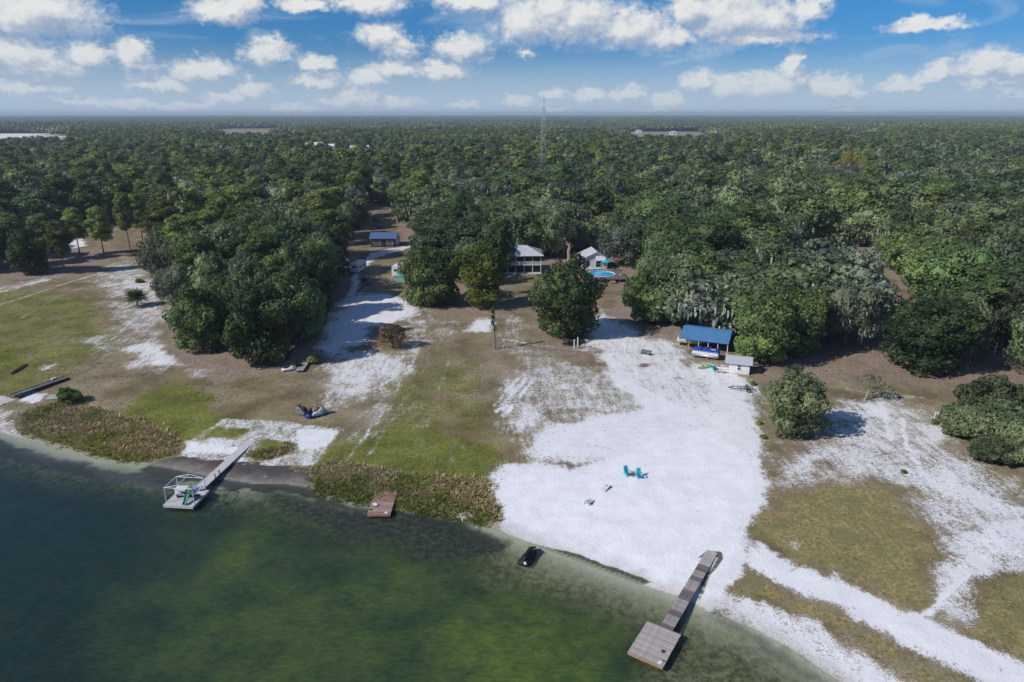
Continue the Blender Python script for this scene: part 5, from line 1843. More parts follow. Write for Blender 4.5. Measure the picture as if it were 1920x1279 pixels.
# --- the red swim platform
DZ3 = 0.5
cs = [at_z(x, y, DZ3) for x, y in ((704.6, 920.6), (744.5, 922), (731.3, 967.5), (687.8, 964.6))]
pc = sum(cs, Vector()) / 4
l3 = ((cs[3] - cs[0]).length + (cs[2] - cs[1]).length) / 2
w3 = ((cs[1] - cs[0]).length + (cs[2] - cs[3]).length) / 2
rz3 = yaw((cs[0] + cs[1]) / 2, (cs[2] + cs[3]) / 2)
rd = empty('swim_platform', (pc.x, pc.y, 0), rz3, 'faded red and grey plank platform at the edge of the brown reeds', 'platform')
planks(rd, 'plank', -l3 / 2, l3 / 2, w3, DZ3, lambda i, n: WOOD_GREY if (0.45 < i / n < 0.60 or 0.74 < i / n < 0.86) and i % 4 else WOOD_RED, rng=rg)
for s in (-1, 1):
    MB().box((0, s * (w3 / 2 - 0.06), DZ3 - 0.12), (l3 - 0.02, 0.07, 0.2)).build('side_beam', WOOD_RED, rd)
    MB().box((s * (l3 / 2 - 0.05), 0, DZ3 - 0.121), (0.07, w3 - 0.2, 0.2)).build('end_beam', WOOD_RED, rd)
    for q in (-1, 1):
        MB().tube([(q * l3 * 0.44, s * w3 * 0.36, -1.0), (q * l3 * 0.44, s * w3 * 0.36, DZ3 - 0.03)], 0.09).build('pile', WOOD_POST, rd)
t = empty('seat_cushion', at_z(703.5, 947.5, DZ3 + 0.03), rz3 + 0.5, 'pale grey folded cushion lying in the middle of the red platform', 'cushion')
MB().box((0, 0, 0.05), (0.75, 0.5, 0.10)).build('lower_pad', FABRIC_GREY, t, bevel=0.03)
MB().box((0.03, 0.02, 0.14), (0.70, 0.46, 0.08), rz=0.08).build('upper_pad', WHITE_PAINT, t, bevel=0.03)
t = empty('tray', at_z(724, 962, DZ3 + 0.03), rz3, 'small white tray near the water edge of the red platform', 'tray')
MB().box((0, 0, 0.03), (0.32, 0.42, 0.05)).build('base', WHITE_PLASTIC, t)
MB().box((0.15, 0, 0.07), (0.02, 0.42, 0.05)).box((-0.15, 0, 0.07), (0.02, 0.42, 0.05)).build('rim', WHITE_PLASTIC, t)
t = empty('mooring_cleat', at_z(694.5, 956.5, DZ3 + 0.03), rz3, 'dark mooring cleat on the red platform', 'cleat')
MB().box((0, 0, 0.03), (0.12, 0.2, 0.06)).build('base', DARK_METAL, t)
MB().bar((0, -0.24, 0.11), (0, 0.24, 0.11), 0.07).build('horn', DARK_METAL, t)

# --- the dock ramp at the picture edge, its float and what lies about there
ra, rb = at(126, 707, 0.35), at(24, 745, 0.30)
rz = yaw(ra, rb)
Lr = (rb - ra).length
rp = empty('dock_ramp', (ra.x, ra.y, ra.z - 0.35), rz, 'long dark dock ramp resting on the grass beside the red upturned canoe', 'ramp')
nr = 6
for i in range(nr):
    MB().box((Lr * (i + 0.5) / nr, 0, 0.32), (Lr / nr - 0.03, 1.3, 0.06)).build('deck_panel', WOOD_DARK if i != 4 else mat('blue_grey_panel', (0.16, 0.20, 0.25), 0.7, 0.2), rp)
for s in (-1, 1):
    MB().box((Lr / 2, s * 0.68, 0.30), (Lr, 0.06, 0.28)).build('side_beam', DARK_METAL, rp)
for i in range(4):
    for s in (-1, 1):
        MB().box((0.6 + i * (Lr - 1.2) / 3, s * 0.6, -0.05), (0.1, 0.1, 0.6)).build('leg', DARK_METAL, rp)
t = empty('foam_block', at(101, 711, 0.42), rz, 'white foam block lying on the dark dock ramp', 'foam block')
MB().box((0, 0, 0.1), (0.9, 0.45, 0.2)).build('block', WHITE_PLASTIC, t, bevel=0.02)
MB().box((0.0, 0, 0.21), (0.12, 0.46, 0.02)).build('strap', FLOAT_BLUE, t)
cs = [at_z(x, y, 0.65) for x, y in ((-8, 738), (29, 749.5), (6, 758.5), (-34, 747))]
pc = sum(cs, Vector()) / 4
t = empty('floating_dock', (pc.x, pc.y, 0.0), yaw(cs[0], cs[1]), 'light grey floating dock section cut by the picture edge below the dark ramp', 'dock')
fw, fl = (cs[1] - cs[0]).length, (cs[3] - cs[0]).length
for i in range(6):
    MB().box((-fw / 2 + (i + 0.5) * fw / 6, 0, 0.62), (fw / 6 - 0.02, fl, 0.07)).build('deck_panel', DECK_COMP, t)
MB().box((0, 0, 0.38), (fw - 0.04, fl - 0.04, 0.40)).build('float', mat('pale_blue_float', (0.40, 0.48, 0.55), 0.6, 0.1), t)
p = at(103, 745.5)
t = empty('stone_slab', p, 0.35, 'flat pale grey slab lying beside the bright green bush', 'slab')
MB().loft([[(-1.3, -1.0, z), (1.2, -1.1, z), (1.35, 0.2, z), (1.1, 1.2, z), (-1.1, 1.1, z)] for z in (-0.1, 0.18)]).build('slab', CONCRETE, t)
MB().box((0.2, 0.1, 0.21), (1.2, 0.25, 0.06), rz=0.3).build('lifting_bar', WOOD_PALE, t)
for dx, dy, r_ in ((170, 756.5, 0.5), (175, 760, 0.45)):
    p = at(dx, dy, 0.04)
    t = tag(MB().box((0, 0, 0), (2.0, 0.2, 0.06)).build('plank', WOOD_RAW), 'pale loose plank in the brown grass by the bright green bush, the ' + ('upper' if dy < 758 else 'lower') + ' of two', 'plank', 'loose planks by the bush')
    t.location, t.rotation_euler = p, (0.02, 0.03, -r_)

# ------------------------------------------------------------------ boats and watercraft
def hull(Lh, W, H, n=9, bow=0.9, flat_stern=True, keel=0.3):
    """open-ended hull along x, bow at +x: rings of eight points"""
    rings = []
    for i in range(n):
        u = i / (n - 1)
        w = W / 2 * (1 - max(0, (u - 0.45) / 0.55) ** 2.2 * bow) * (1 if flat_stern else min(1, 0.15 + u * 3.2))
        z0 = keel * max(0, (u - 0.6) / 0.4) ** 2 * H + (0 if flat_stern else keel * max(0, (0.25 - u) / 0.25) ** 2 * H)
        x = (u - 0.5) * Lh
        rings.append([(x, -w * 0.35, z0), (x, w * 0.35, z0), (x, w * 0.85, z0 + H * 0.3), (x, w, H * 0.8), (x, w * 0.93, H), (x, -w * 0.93, H), (x, -w, H * 0.8), (x, -w * 0.85, z0 + H * 0.3)])
    return rings

def jetski(loc, rz, label, hull_m, deck_m, seat_m, group=None, covered=None, name='personal_watercraft'):
    t = empty(name, loc, rz, label, 'personal watercraft', group)
    MB().loft(hull(3.1, 1.15, 0.42, bow=0.93)).build('hull', hull_m, t, True)
    MB().loft([[(x, -w, 0.40), (x, w, 0.40), (x, w * 0.8, z), (x, -w * 0.8, z)] for x, w, z in ((-1.3, 0.44, 0.50), (-0.5, 0.44, 0.52), (0.2, 0.42, 0.78), (0.7, 0.36, 0.86), (1.2, 0.2, 0.62), (1.45, 0.08, 0.48))]).build('deck', deck_m, t, True)
    MB().loft([[(x, -w, 0.5), (x, w, 0.5), (x, w * 0.75, z), (x, -w * 0.75, z)] for x, w, z in ((-1.25, 0.2, 0.72), (-0.9, 0.22, 0.88), (-0.35, 0.2, 0.84), (0.15, 0.16, 0.86))]).build('seat', seat_m, t, True)
    MB().tube([(0.38, -0.42, 1.02), (0.46, -0.15, 0.98), (0.46, 0.15, 0.98), (0.38, 0.42, 1.02)], 0.035, 6).build('handlebar', RUBBER, t)
    MB().box((0.5, 0, 0.93), (0.14, 0.2, 0.16)).build('console', DARK_METAL, t)
    return t

a_, b_ = at_z(1003, 1028, 0.3), at_z(981.5, 1054, 0.3)
t = jetski(((a_ + b_) / 2) * 1.0, yaw(b_, a_), 'black personal watercraft with white stripes moored in the shallows off the beach', BLACK_COVER, BLACK_COVER, BLACK_COVER)
t.location.z = -0.12
t.scale = (1.12, 1.18, 1.12)
for s in (-1, 1):
    MB().box((0.72, s * 0.30, 0.80), (0.62, 0.07, 0.03), ry=0.30).build('stripe', WHITE_PLASTIC, t)
MB().box((-1.5, -0.25, 0.45), (0.35, 0.22, 0.07), rz=0.5).build('boarding_step', WHITE_PLASTIC, t)
MB().tube([(-1.45, -0.2, 0.48), (-1.62, -0.45, 0.4)], 0.05, 6).build('step_arm', WHITE_PLASTIC, t)

p1 = jetski(at(566, 777), 2.7, 'dark grey patterned personal watercraft lying on the grass above the sand trapezoid', FABRIC_GREY, FABRIC_GREY, RUBBER, 'watercraft parked on the grass')
p1.scale = (0.82, 1.3, 1.6)
jetski(at(583, 781), 1.4, 'blue personal watercraft between the grey and the white one on the grass', FLOAT_BLUE, FLOAT_BLUE, RUBBER, 'watercraft parked on the grass').scale = (0.62, 0.9, 1.35)
jetski(at(599, 778), 0.55, 'white and pale blue personal watercraft with a reddish seat parked on the grass', mat('pale_aqua_gelcoat', (0.36, 0.48, 0.50), 0.4, 0.3, 4, dirt=(0.2, 0.15, 0.14)), mat('mottled_white', (0.55, 0.56, 0.55), 0.5, 0.5, 5, dirt=(0.22, 0.14, 0.12)), mat('reddish_seat', (0.32, 0.16, 0.13), 0.6, 0.3), 'watercraft parked on the grass').scale = (0.85, 1.35, 1.6)
jetski(at(544, 694), 0.45, 'white personal watercraft under the tip of the wedge of trees', WHITE_PLASTIC, WHITE_PLASTIC, RUBBER).scale = (0.95, 1, 1)

# weathered dock section propped by the trees, with a blue barrel
a_, b_ = at(561, 696, 0.3), at(575, 674, 0.5)
t = empty('dock_section', ((a_ + b_) / 2) - Vector((0, 0, 0.4)), yaw(a_, b_), 'weathered grey dock section pulled up on land beside the white personal watercraft', 'dock section')
ls = (b_ - a_).length
planks(t, 'plank', -ls / 2, ls / 2, 1.5, 0.42, WOOD_GREY, pw=0.22, rng=rg)
for s in (-1, 1):
    MB().box((0, s * 0.6, 0.30), (ls, 0.08, 0.18)).build('side_beam', WOOD_DARK, t)
    MB().box((-ls * 0.3, s * 0.4, 0.10), (0.9, 0.5, 0.24)).build('float', FLOAT_DARK, t)
t = empty('barrel', at(538.5, 674), 0, 'blue plastic barrel at the foot of the dark trees behind the white watercraft', 'barrel')
MB().loft([[(math.cos(a) * r, math.sin(a) * r, z) for a in np.linspace(0, 2 * PI, 15)[:-1]] for r, z in ((0.36, 0), (0.40, 0.15), (0.40, 0.4), (0.42, 0.43), (0.40, 0.46), (0.40, 0.95), (0.35, 1.08))]).build('drum', FLOAT_BLUE, t, True)
MB().disc((0.15, 0.1, 1.08), 0.05, 0.03, 8).build('bung', WHITE_PLASTIC, t)

# red upturned canoe
a_, b_ = at(20, 703), at(51, 684)
t = empty('canoe', ((a_ + b_) / 2), yaw(a_, b_), 'red canoe lying upside down on the field near the picture edge', 'canoe')
lc = (b_ - a_).length
rings = []
for i in range(11):
    u = i / 10
    w = 0.48 * math.sin(PI * (0.04 + 0.92 * u)) ** 0.7
    h = 0.42 * (0.7 + 0.3 * math.sin(PI * u))
    x = (u - 0.5) * lc
    rings.append([(x, -w, 0.03), (x, -w * 0.9, h * 0.5), (x, -w * 0.45, h * 0.92), (x, 0, h), (x, w * 0.45, h * 0.92), (x, w * 0.9, h * 0.5), (x, w, 0.03)])
MB().loft(rings).build('hull', RED_PAINT, t, True)
MB().box((0, 0, 0.44), (lc * 0.86, 0.06, 0.04)).build('keel', mat('dark_red_keel', (0.18, 0.02, 0.03), 0.5, 0.1), t)

# kayaks beside the shed
def kayak(loc, rz, label, m, m2, L_=3.0, W=0.75, group='small boats by the white shed', tilt=0.0, cat='kayak', name='kayak'):
    t = empty(name, loc, rz, label, cat, group)
    t.rotation_euler = (tilt, 0, rz)
    rings = []
    for i in range(11):
        u = i / 10
        w = W / 2 * math.sin(PI * (0.05 + 0.9 * u)) ** 0.75
        rk = 0.10 * abs(2 * u - 1) ** 3
        x = (u - 0.5) * L_
        rings.append([(x, -w * 0.5, rk), (x, w * 0.5, rk), (x, w, rk + 0.16), (x, w * 0.75, rk + 0.28), (x, 0, rk + 0.31), (x, -w * 0.75, rk + 0.28), (x, -w, rk + 0.16)])
    MB().loft(rings).build('hull', m, t, True)
    MB().loft([[(x, -w, 0.30), (x, w, 0.30), (x, w * 0.8, 0.335), (x, -w * 0.8, 0.335)] for x, w in ((-0.75, 0.14), (-0.4, 0.24), (0.3, 0.22), (0.6, 0.10))]).build('cockpit', m2, t)
    MB().box((-0.5, 0, 0.42), (0.08, 0.38, 0.26), ry=-0.25).build('seat_back', RUBBER, t)
    return t
kayak(at(1322, 690), 0.32, 'lime green and yellow kayak on the white sand beside the turquoise ones', LIME, YELLOWP, 3.3)
kayak(at(1334, 690), 2.2, 'turquoise kayak lying across next to the lime green one', TURQ, RUBBER, 2.6, 0.8)
kayak(at(1340.5, 694), 1.25, 'turquoise kayak with a dark cockpit pointing at the water, nearest the pale canoe', TURQ, RUBBER, 2.7, 0.85)
kayak(at(1352, 691), -0.45, 'white canoe lying between the turquoise kayaks and the little shed', WHITE_PLASTIC, mat('grey_inside', (0.45, 0.45, 0.47), 0.6, 0.1), 3.2, 0.8, cat='canoe', name='canoe')
t = empty('float_bundle', at(1352, 699), -0.2, 'crumpled pinkish inflatable float in front of the white canoe', 'inflatable')
for i, (x, y, r) in enumerate(((-0.7, 0, 0.3), (-0.2, 0.2, 0.36), (0.3, -0.1, 0.33), (0.8, 0.05, 0.26))):
    V, F = ico()
    mb = MB().add([(x + v[0] * r * 1.3, y + v[1] * r, r * 0.7 + v[2] * r * 0.7) for v in V], F)
    mb.build('float_segment', PINKISH, t, True)

# ------------------------------------------------------------------ chairs, boards and fire ring on the beach
def adirondack(loc, rz, label):
    t = empty('adirondack_chair', loc, rz, label, 'chair', 'turquoise chairs on the beach')
    for k in range(5):
        y = -0.23 + k * 0.115
        MB().box((-0.30, y, 0.68), (0.03, 0.105, 0.82 + (0.1 if k == 2 else 0.06 if k in (1, 3) else 0)), ry=-0.36).build('back_slat', TURQ, t)
    for k in range(5):
        x = 0.30 - k * 0.12
        MB().box((x, 0, 0.37 - k * 0.025), (0.11, 0.52, 0.03), ry=0.2).build('seat_slat', TURQ, t)
    for s in (-1, 1):
        MB().box((0.06, s * 0.33, 0.57), (0.72, 0.14, 0.03)).build('armrest', TURQ, t)
        MB().box((0.34, s * 0.29, 0.28), (0.10, 0.04, 0.56)).build('front_leg', TURQ, t)
        MB().bar((0.38, s * 0.26, 0.30), (-0.55, s * 0.26, 0.05), 0.04, 0.12).build('rear_leg', TURQ, t)
    t.scale = (1.12, 1.12, 1.12)
    return t
adirondack(at(1175.5, 891), -1.15, 'turquoise beach chair beside the fire ring, the one farther from the shed')
adirondack(at(1198, 895.5), -1.45, 'turquoise beach chair casting a clear shadow past the fire ring, nearer the shed')
p = at(1186.5, 891)
t = empty('fire_ring', p, 0, 'low ring of grey stones between the two turquoise chairs', 'fire pit')
st = None
for k in range(12):
    a = k * 2 * PI / 12
    if st is None:
        V, F = ico()
        st = MB().add([(v[0] * 0.17, v[1] * 0.13, v[2] * 0.12 + 0.07) for v in V], F).build('stone', STONE, t)
        o = st
    else:
        o = st.copy()
        COL.objects.link(o)
    o.location = (math.cos(a) * 0.52, math.sin(a) * 0.52, 0)
    o.rotation_euler = (0, 0, a + k)
MB().disc((0, 0, 0.0), 0.42, 0.05, 14).build('ash', mat('ash', (0.16, 0.15, 0.15), 0.95, 0.4), t)

for (x, y), r_, lb in (((1135, 917), 0.95, 'cornhole board on the raked beach, the one nearer the turquoise chairs'), ((1105, 942.5), 0.95 + PI, 'cornhole board on the raked beach, the one nearer the black watercraft')):
    t = empty('cornhole_board', at(x, y), r_, lb, 'game board', 'cornhole boards on the beach')
    MB().box((0, 0, 0.20), (1.2, 0.62, 0.05), ry=-0.22).build('board', FABRIC_GREY if False else mat('whitewashed_board', (0.62, 0.63, 0.66), 0.7, 0.12), t)
    t.scale = (1.2, 1.2, 1.1)
    MB().disc((0.34, 0, 0.305), 0.085, 0.012, 12).build('hole', BLACK_COVER, t)
    for s in (-1, 1):
        MB().bar((0.55, s * 0.26, 0.0), (0.52, s * 0.26, 0.30), 0.06).build('leg', WOOD_POST, t)
        MB().box((0, s * 0.29, 0.13), (1.16, 0.03, 0.09), ry=-0.22).build('side_rail', WOOD_POST, t)

# ------------------------------------------------------------------ trailers, cars
def wheel(parent, x, y, r, w=0.2):
    w_ = MB().loft([[(x + math.cos(a) * q, yy, r + math.sin(a) * q) for a in np.linspace(0, 2 * PI, 13)[:-1]] for yy, q in ((y - w / 2, r * 0.9), (y - w / 2 + 0.03, r), (y + w / 2 - 0.03, r), (y + w / 2, r * 0.9))]).build('wheel', RUBBER, parent)
    MB().loft([[(x + math.cos(a) * r * 0.55, yy, r + math.sin(a) * r * 0.55) for a in np.linspace(0, 2 * PI, 9)[:-1]] for yy in (y - w / 2 - 0.01, y + w / 2 + 0.01)]).build('rim', GALV, w_)
    return w_

a_, b_ = at(1370, 731), at(1410, 733)
t = empty('boat_trailer', (a_ + b_) / 2, yaw(a_, b_), 'empty dark boat trailer parked on the sand below the white shed', 'trailer')
for s in (-1, 1):
    MB().bar((-2.3, 0.05 * s, 0.45), (-0.6, s * 0.7, 0.5), 0.09).build('drawbar', DARK_METAL, t)
    MB().bar((-0.6, s * 0.7, 0.5), (2.0, s * 0.7, 0.5), 0.09).build('side_rail', DARK_METAL, t)
    MB().bar((-0.5, s * 0.35, 0.68), (1.9, s * 0.35, 0.72), 0.12, 0.07).build('bunk', WOOD_POST, t)
    wheel(t, 1.1, s * 0.92, 0.32)
    MB().loft([[(1.1 + math.cos(a) * 0.42, s * 0.92 + q, 0.34 + math.sin(a) * 0.42) for q in (-0.13, 0.13)] + [(1.1 + math.cos(a) * 0.45, s * 0.92 + q, 0.34 + math.sin(a) * 0.45) for q in (0.13, -0.13)] for a in np.linspace(0.2, PI - 0.2, 7)]).build('fender', DARK_METAL, t)
for x in (-0.6, 0.5, 1.1, 2.0):
    MB().bar((x, -0.7, 0.5), (x, 0.7, 0.5), 0.08).build('crossbar', DARK_METAL, t)
MB().bar((-1.5, 0, 0.45), (-1.5, 0, 1.05), 0.08).build('winch_post', DARK_METAL, t)

def car(loc, rz, label, m, pickup=False, group=None):
    t = empty('pickup_truck' if pickup else 'parked_car', loc, rz, label, 'pickup truck' if pickup else 'car', group)
    prof = [(-2.2, 0.75), (-2.15, 0.95), (2.0, 0.92), (2.25, 0.7)]
    MB().loft([[(x, -w, 0.32), (x, w, 0.32), (x, w, z - 0.1), (x, w * 0.9, z), (x, -w * 0.9, z), (x, -w, z - 0.1)] for x, w, z in ((-2.25, 0.78, 0.85), (-2.0, 0.9, 0.98), (0.6, 0.92, 0.98), (1.9, 0.88, 0.9), (2.3, 0.72, 0.7))]).build('body', m, t, False, 0.04)
    x0, x1 = (-0.3, 1.1) if pickup else (-1.7, 1.1)
    MB().loft([[(x, -w, 0.95), (x, w, 0.95), (x, w * 0.82, z), (x, -w * 0.82, z)] for x, w, z in ((x0, 0.84, 1.0), (x0 + 0.35, 0.84, 1.52), (x1 - 0.75, 0.84, 1.55), (x1, 0.80, 1.0))]).build('cabin', GLASS, t)
    MB().box(((x0 + x1) / 2 - 0.18, 0, 1.545), (x1 - x0 - 1.0, 1.3, 0.05)).build('roof', m, t)
    if pickup:
        MB().box((-1.3, 0, 1.0), (1.6, 1.4, 0.03)).build('bed', RUBBER, t)
    for sx in (-1.35, 1.4):
        for s in (-1, 1):
            wheel(t, sx, s * 0.84, 0.34)
    for s in (-1, 1):
        MB().box((2.26, s * 0.55, 0.68), (0.08, 0.28, 0.12)).build('headlight', WHITE_PLASTIC, t)
    return t
car(at(703, 414), 1.75, 'dark car parked at the top of the driveway under the trees', CARB)
car(at(711.5, 428), 1.6, 'dark vehicle standing on the pale driveway right behind the blue-roofed house', CARB)
car(at(677.5, 489), 1.35, 'pickup truck parked in front of the white camper', CARB, True)
car(at(797, 462), 0.3, 'silver car under the trees at the end of the sandy loop, above the motorhome', CARW)

def camper(loc, rz, label, L_, W, H, m, name='travel_trailer', cat='camper', round_front=False, group=None):
    t = empty(name, loc, rz, label, cat, group)
    z0 = 0.5
    rings = []
    us = (-0.5, -0.49, 0.40, 0.47, 0.5)
    for u in us:
        f = 1.0 if u < 0.41 else (0.93 if u < 0.48 else 0.72)
        hh = H * (f if round_front else (1 if u < 0.48 else 0.9))
        rings.append([(u * L_, -W / 2, z0), (u * L_, W / 2, z0), (u * L_, W / 2, hh - 0.15), (u * L_, W / 2 - 0.18, hh), (u * L_, -W / 2 + 0.18, hh), (u * L_, -W / 2, hh - 0.15)])
    MB().loft(rings).build('body', m, t)
    for s in (-1, 1):
        for x in (-0.25, 0.12):
            f = MB().box((x * L_, s * (W / 2 + 0.012), H * 0.62), (L_ * 0.16, 0.03, H * 0.2)).build('window', GLASS, t)
        for x in (-0.12, 0.02):
            wheel(t, x * L_, s * (W / 2 - 0.15), 0.34)
    MB().box((-0.5 * L_ - 0.012, 0, H * 0.64), (0.03, W * 0.5, H * 0.18)).build('rear_window', GLASS, t)
    MB().box((0.32 * L_, -W / 2 - 0.015, H * 0.48), (0.7, 0.04, H * 0.6)).build('door', WHITE_PAINT, t)
    MB().box((-0.1 * L_, 0, H + 0.09), (0.8, 0.7, 0.2)).build('roof_vent', WHITE_PLASTIC, t)
    return t
ct = camper(at(673, 509), 1.36, 'white camper trailer parked along the driveway under the dark trees', 6.4, 2.5, 3.1, WHITE_PAINT, group=None)
camper(at(750, 515), 1.45, 'white motorhome half hidden behind the dense green tree', 8.0, 2.6, 3.4, WHITE_PAINT, 'motorhome', 'motorhome', True)
t = empty('tarp_shelter', at(751, 526), 0.05, 'teal covered box in front of the white motorhome', 'shelter')
MB().box((0, 0, 0.7), (2.6, 1.6, 1.4), taper=0.96).build('box', mat('pale_teal_tarp', (0.22, 0.52, 0.50), 0.7, 0.15), t)
MB().loft([[(x, y, z) for x in (0,) for y, z in ((-0.9, 1.42), (0.9, 1.42), (0, 1.85))] for x in (0,)] + [[(0.01, -0.9, 1.42), (0.01, 0.9, 1.42), (0.01, 0, 1.85)]], cap=False)
MB().loft([[(x, -0.88, 1.41), (x, 0.88, 1.41), (x, 0.0, 1.85)] for x in (-1.4, 1.4)]).build('roof', TEAL_PANEL, t)

# ------------------------------------------------------------------ timber pen by the driveway
a_, b_ = at(679.5, 553), at(748, 554)
t = empty('timber_pen', a_, yaw(a_, b_), 'open timber rail pen with leaning posts between the driveway and the motorhome', 'pen')
lp = (b_ - a_).length
for x in (0, lp * 0.76):
    MB().bar((x, 0, -0.2), (x, 0, 1.7), 0.14).build('post', WOOD_RAW, t)
MB().bar((0, 0, 1.55), (lp, 0, 1.62), 0.14).build('rail', WOOD_RAW, t)
MB().bar((0.1, 0, 1.6), (1.6, 7.0, 1.3), 0.12).build('rail', WOOD_RAW, t)
for x, y in ((3.5, 9.0), (5.6, 8.6), (9.2, 8.4), (1.7, 7.0)):
    MB().bar((x, y, -0.2), (x + 0.2, y, 1.9), 0.13).build('post', WOOD_RAW, t)
MB().bar((1.7, 9.0, 1.7), (lp, 8.4, 1.8), 0.10).build('rail', WOOD_RAW, t)
for (x, y), lb, m, s in (((691, 536), 'blue bin standing inside the timber pen', FLOAT_BLUE, (0.9, 0.8, 1.0)), ((683, 528), 'dark trash bin by the corner post of the timber pen', BLACK_COVER, (1.4, 1.0, 0.9))):
    q = empty('storage_bin', at(x, y), 0.3, lb, 'bin')
    MB().box((0, 0, s[2] / 2), s, taper=1.08).build('body', m, q, bevel=0.03)
    MB().box((0, 0, s[2] + 0.05), (s[0] * 1.12, s[1] * 1.12, 0.09)).build('lid', m, q)
for (x, y), lb, m in (((716, 530), 'white garden chair inside the timber pen', WHITE_PLASTIC), ((737, 530), 'white garden chair beside the tarp shelter', WHITE_PLASTIC)):
    q = empty('garden_chair', at(x, y), 2.2 if x < 720 else 0.4, lb, 'chair')
    MB().box((0, 0, 0.43), (0.6, 0.6, 0.05)).build('seat', m, q)
    MB().box((-0.3, 0, 0.78), (0.05, 0.6, 0.7), ry=-0.18).build('backrest', m, q)
    for i in (-1, 1):
        for j in (-1, 1):
            MB().bar((i * 0.27, j * 0.27, 0), (i * 0.25, j * 0.25, 0.43), 0.05).build('leg', m, q)
# ------------------------------------------------------------------ buildings
def ribs(mb, corners, n, h=0.05, w=0.06):
    """standing seams down a roof plane given as eave-left, eave-right, ridge-right, ridge-left"""
    a, b, c, d = [Vector(q) for q in corners]
    nr = (b - a).cross(d - a).normalized()
    if nr.z < 0:
        nr = -nr
    for i in range(n + 1):
        u = i / n
        mb.bar(a.lerp(b, u) + nr * h * 0.5, d.lerp(c, u) + nr * h * 0.5, w, h)
    return mb

def slab(mb, corners, th=0.08):
    a = [Vector(q) for q in corners]
    nr = (a[1] - a[0]).cross(a[-1] - a[0]).normalized()
    if nr.z < 0:
        nr = -nr
    lo = [q - nr * th for q in a]
    n = len(a)
    F = [tuple(range(n)), tuple(range(2 * n - 1, n - 1, -1))] + [(i, n + i, n + (i + 1) % n, (i + 1) % n) for i in range(n)]
    return mb.add(a + lo, F)

def window(parent, x, y, z, w, h, face, frame_m=None, two=True):
    """window on a wall: face is the outward direction along local y (-1 faces -y)"""
    f = MB()
    fm = frame_m or WHITE_PAINT
    t_ = 0.10
    for sx in (-1, 1):
        f.box((x + sx * (w / 2 - t_ / 2), y + face * 0.045, z), (t_, 0.09, h))
    for sz in (-1, 1):
        f.box((x, y + face * 0.045, z + sz * (h / 2 - t_ / 2)), (w - 2 * t_, 0.09, t_))
    if two:
        f.box((x, y + face * 0.04, z), (w - 2 * t_, 0.07, t_ * 0.7))
    fr_ = f.build('window', fm, parent)
    MB().box((x, y + face * 0.012, z), (w - 2 * t_, 0.02, h - 2 * t_)).build('pane', GLASS, fr_)
    return fr_

# --- two-storey white house with porches
a_, b_ = at(936, 514.5), at(1014.5, 513.5)
Wd = (b_ - a_).length
hs_ = empty('porch_house', (a_ + b_) / 2, yaw(a_, b_), 'white two-storey house with screened double porch and pale hip roof', 'house')
D = 9.5
Hh = 5.6
MB().box((0, 1.6 + (D - 1.6) / 2, Hh / 2), (Wd, D - 1.6, Hh)).build('wall', WHITE_PAINT, hs_)
MB().box((0, 0.8, 0.14), (Wd + 0.1, 1.9, 0.3)).build('porch_floor', WHITE_PAINT, hs_)
MB().box((0, 0.8, 2.78), (Wd + 0.05, 1.8, 0.24)).build('upper_porch_floor', WHITE_PAINT, hs_)
np_ = 6
for i in range(np_):
    x = -Wd / 2 + 0.1 + i * (Wd - 0.2) / (np_ - 1)
    for z0, z1 in ((0.29, 2.66), (2.90, Hh)):
        MB().box((x, 0.06, (z0 + z1) / 2), (0.17, 0.17, z1 - z0)).build('post', WHITE_PAINT, hs_)
for i in range(np_ - 1):
    x0 = -Wd / 2 + 0.1 + i * (Wd - 0.2) / (np_ - 1)
    x1 = x0 + (Wd - 0.2) / (np_ - 1)
    rl = MB()
    for z in (3.05, 3.82):
        rl.box(((x0 + x1) / 2, 0.06, z), (x1 - x0 - 0.18, 0.07, 0.08))
    rl.build('railing', WHITE_PAINT, hs_)
    bl = MB()
    for k in range(14):
        bl.box((x0 + 0.2 + k * (x1 - x0 - 0.4) / 13, 0.06, 3.43), (0.07, 0.03, 0.70))
    tag(bl.build('baluster', WHITE_PAINT, hs_), kind='stuff')
    xm = (x0 + x1) / 2
    for z in (1.55, 4.85):
        wdw = window(hs_, xm, 1.59, z, 1.5, 1.5, -1)
    MB().box((xm, 1.30, 1.5), (x1 - x0 - 0.2, 0.03, 2.2)).build('porch_screen', SCREEN, hs_)
    MB().box((xm, 1.31, 4.4), (x1 - x0 - 0.2, 0.03, 2.3)).build('porch_screen', SCREEN, hs_)
o_ = 0.75
e = [(-Wd / 2 - o_, -o_, Hh + 0.05), (Wd / 2 + o_, -o_, Hh + 0.05), (Wd / 2 + o_, D + o_, Hh + 0.05), (-Wd / 2 - o_, D + o_, Hh + 0.05)]
r1, r2 = (-Wd / 2 + 4.2, D / 2, Hh + 2.35), (Wd / 2 - 4.2, D / 2, Hh + 2.35)
rf = MB()
slab(rf, [e[0], e[1], r2, r1], 0.12)
slab(rf, [e[2], e[3], r1, r2], 0.12)
slab(rf, [e[1], e[2], r2], 0.12)
slab(rf, [e[3], e[0], r1], 0.12)
rob = rf.build('roof', GREY_ROOF, hs_)
rm = ribs(MB(), [e[0], e[1], r2, r1], 22, 0.03, 0.05)
tag(rm.build('roof_seam', GREY_ROOF, rob), kind='stuff')
MB().bar(r1, r2, 0.28, 0.10).build('ridge_cap', GREY_ROOF, rob)
for k in range(3):
    MB().box((1.2, -0.55 - k * 0.32, 0.20 - k * 0.06), (2.6, 0.32, 0.14)).build('step', CONCRETE, hs_)

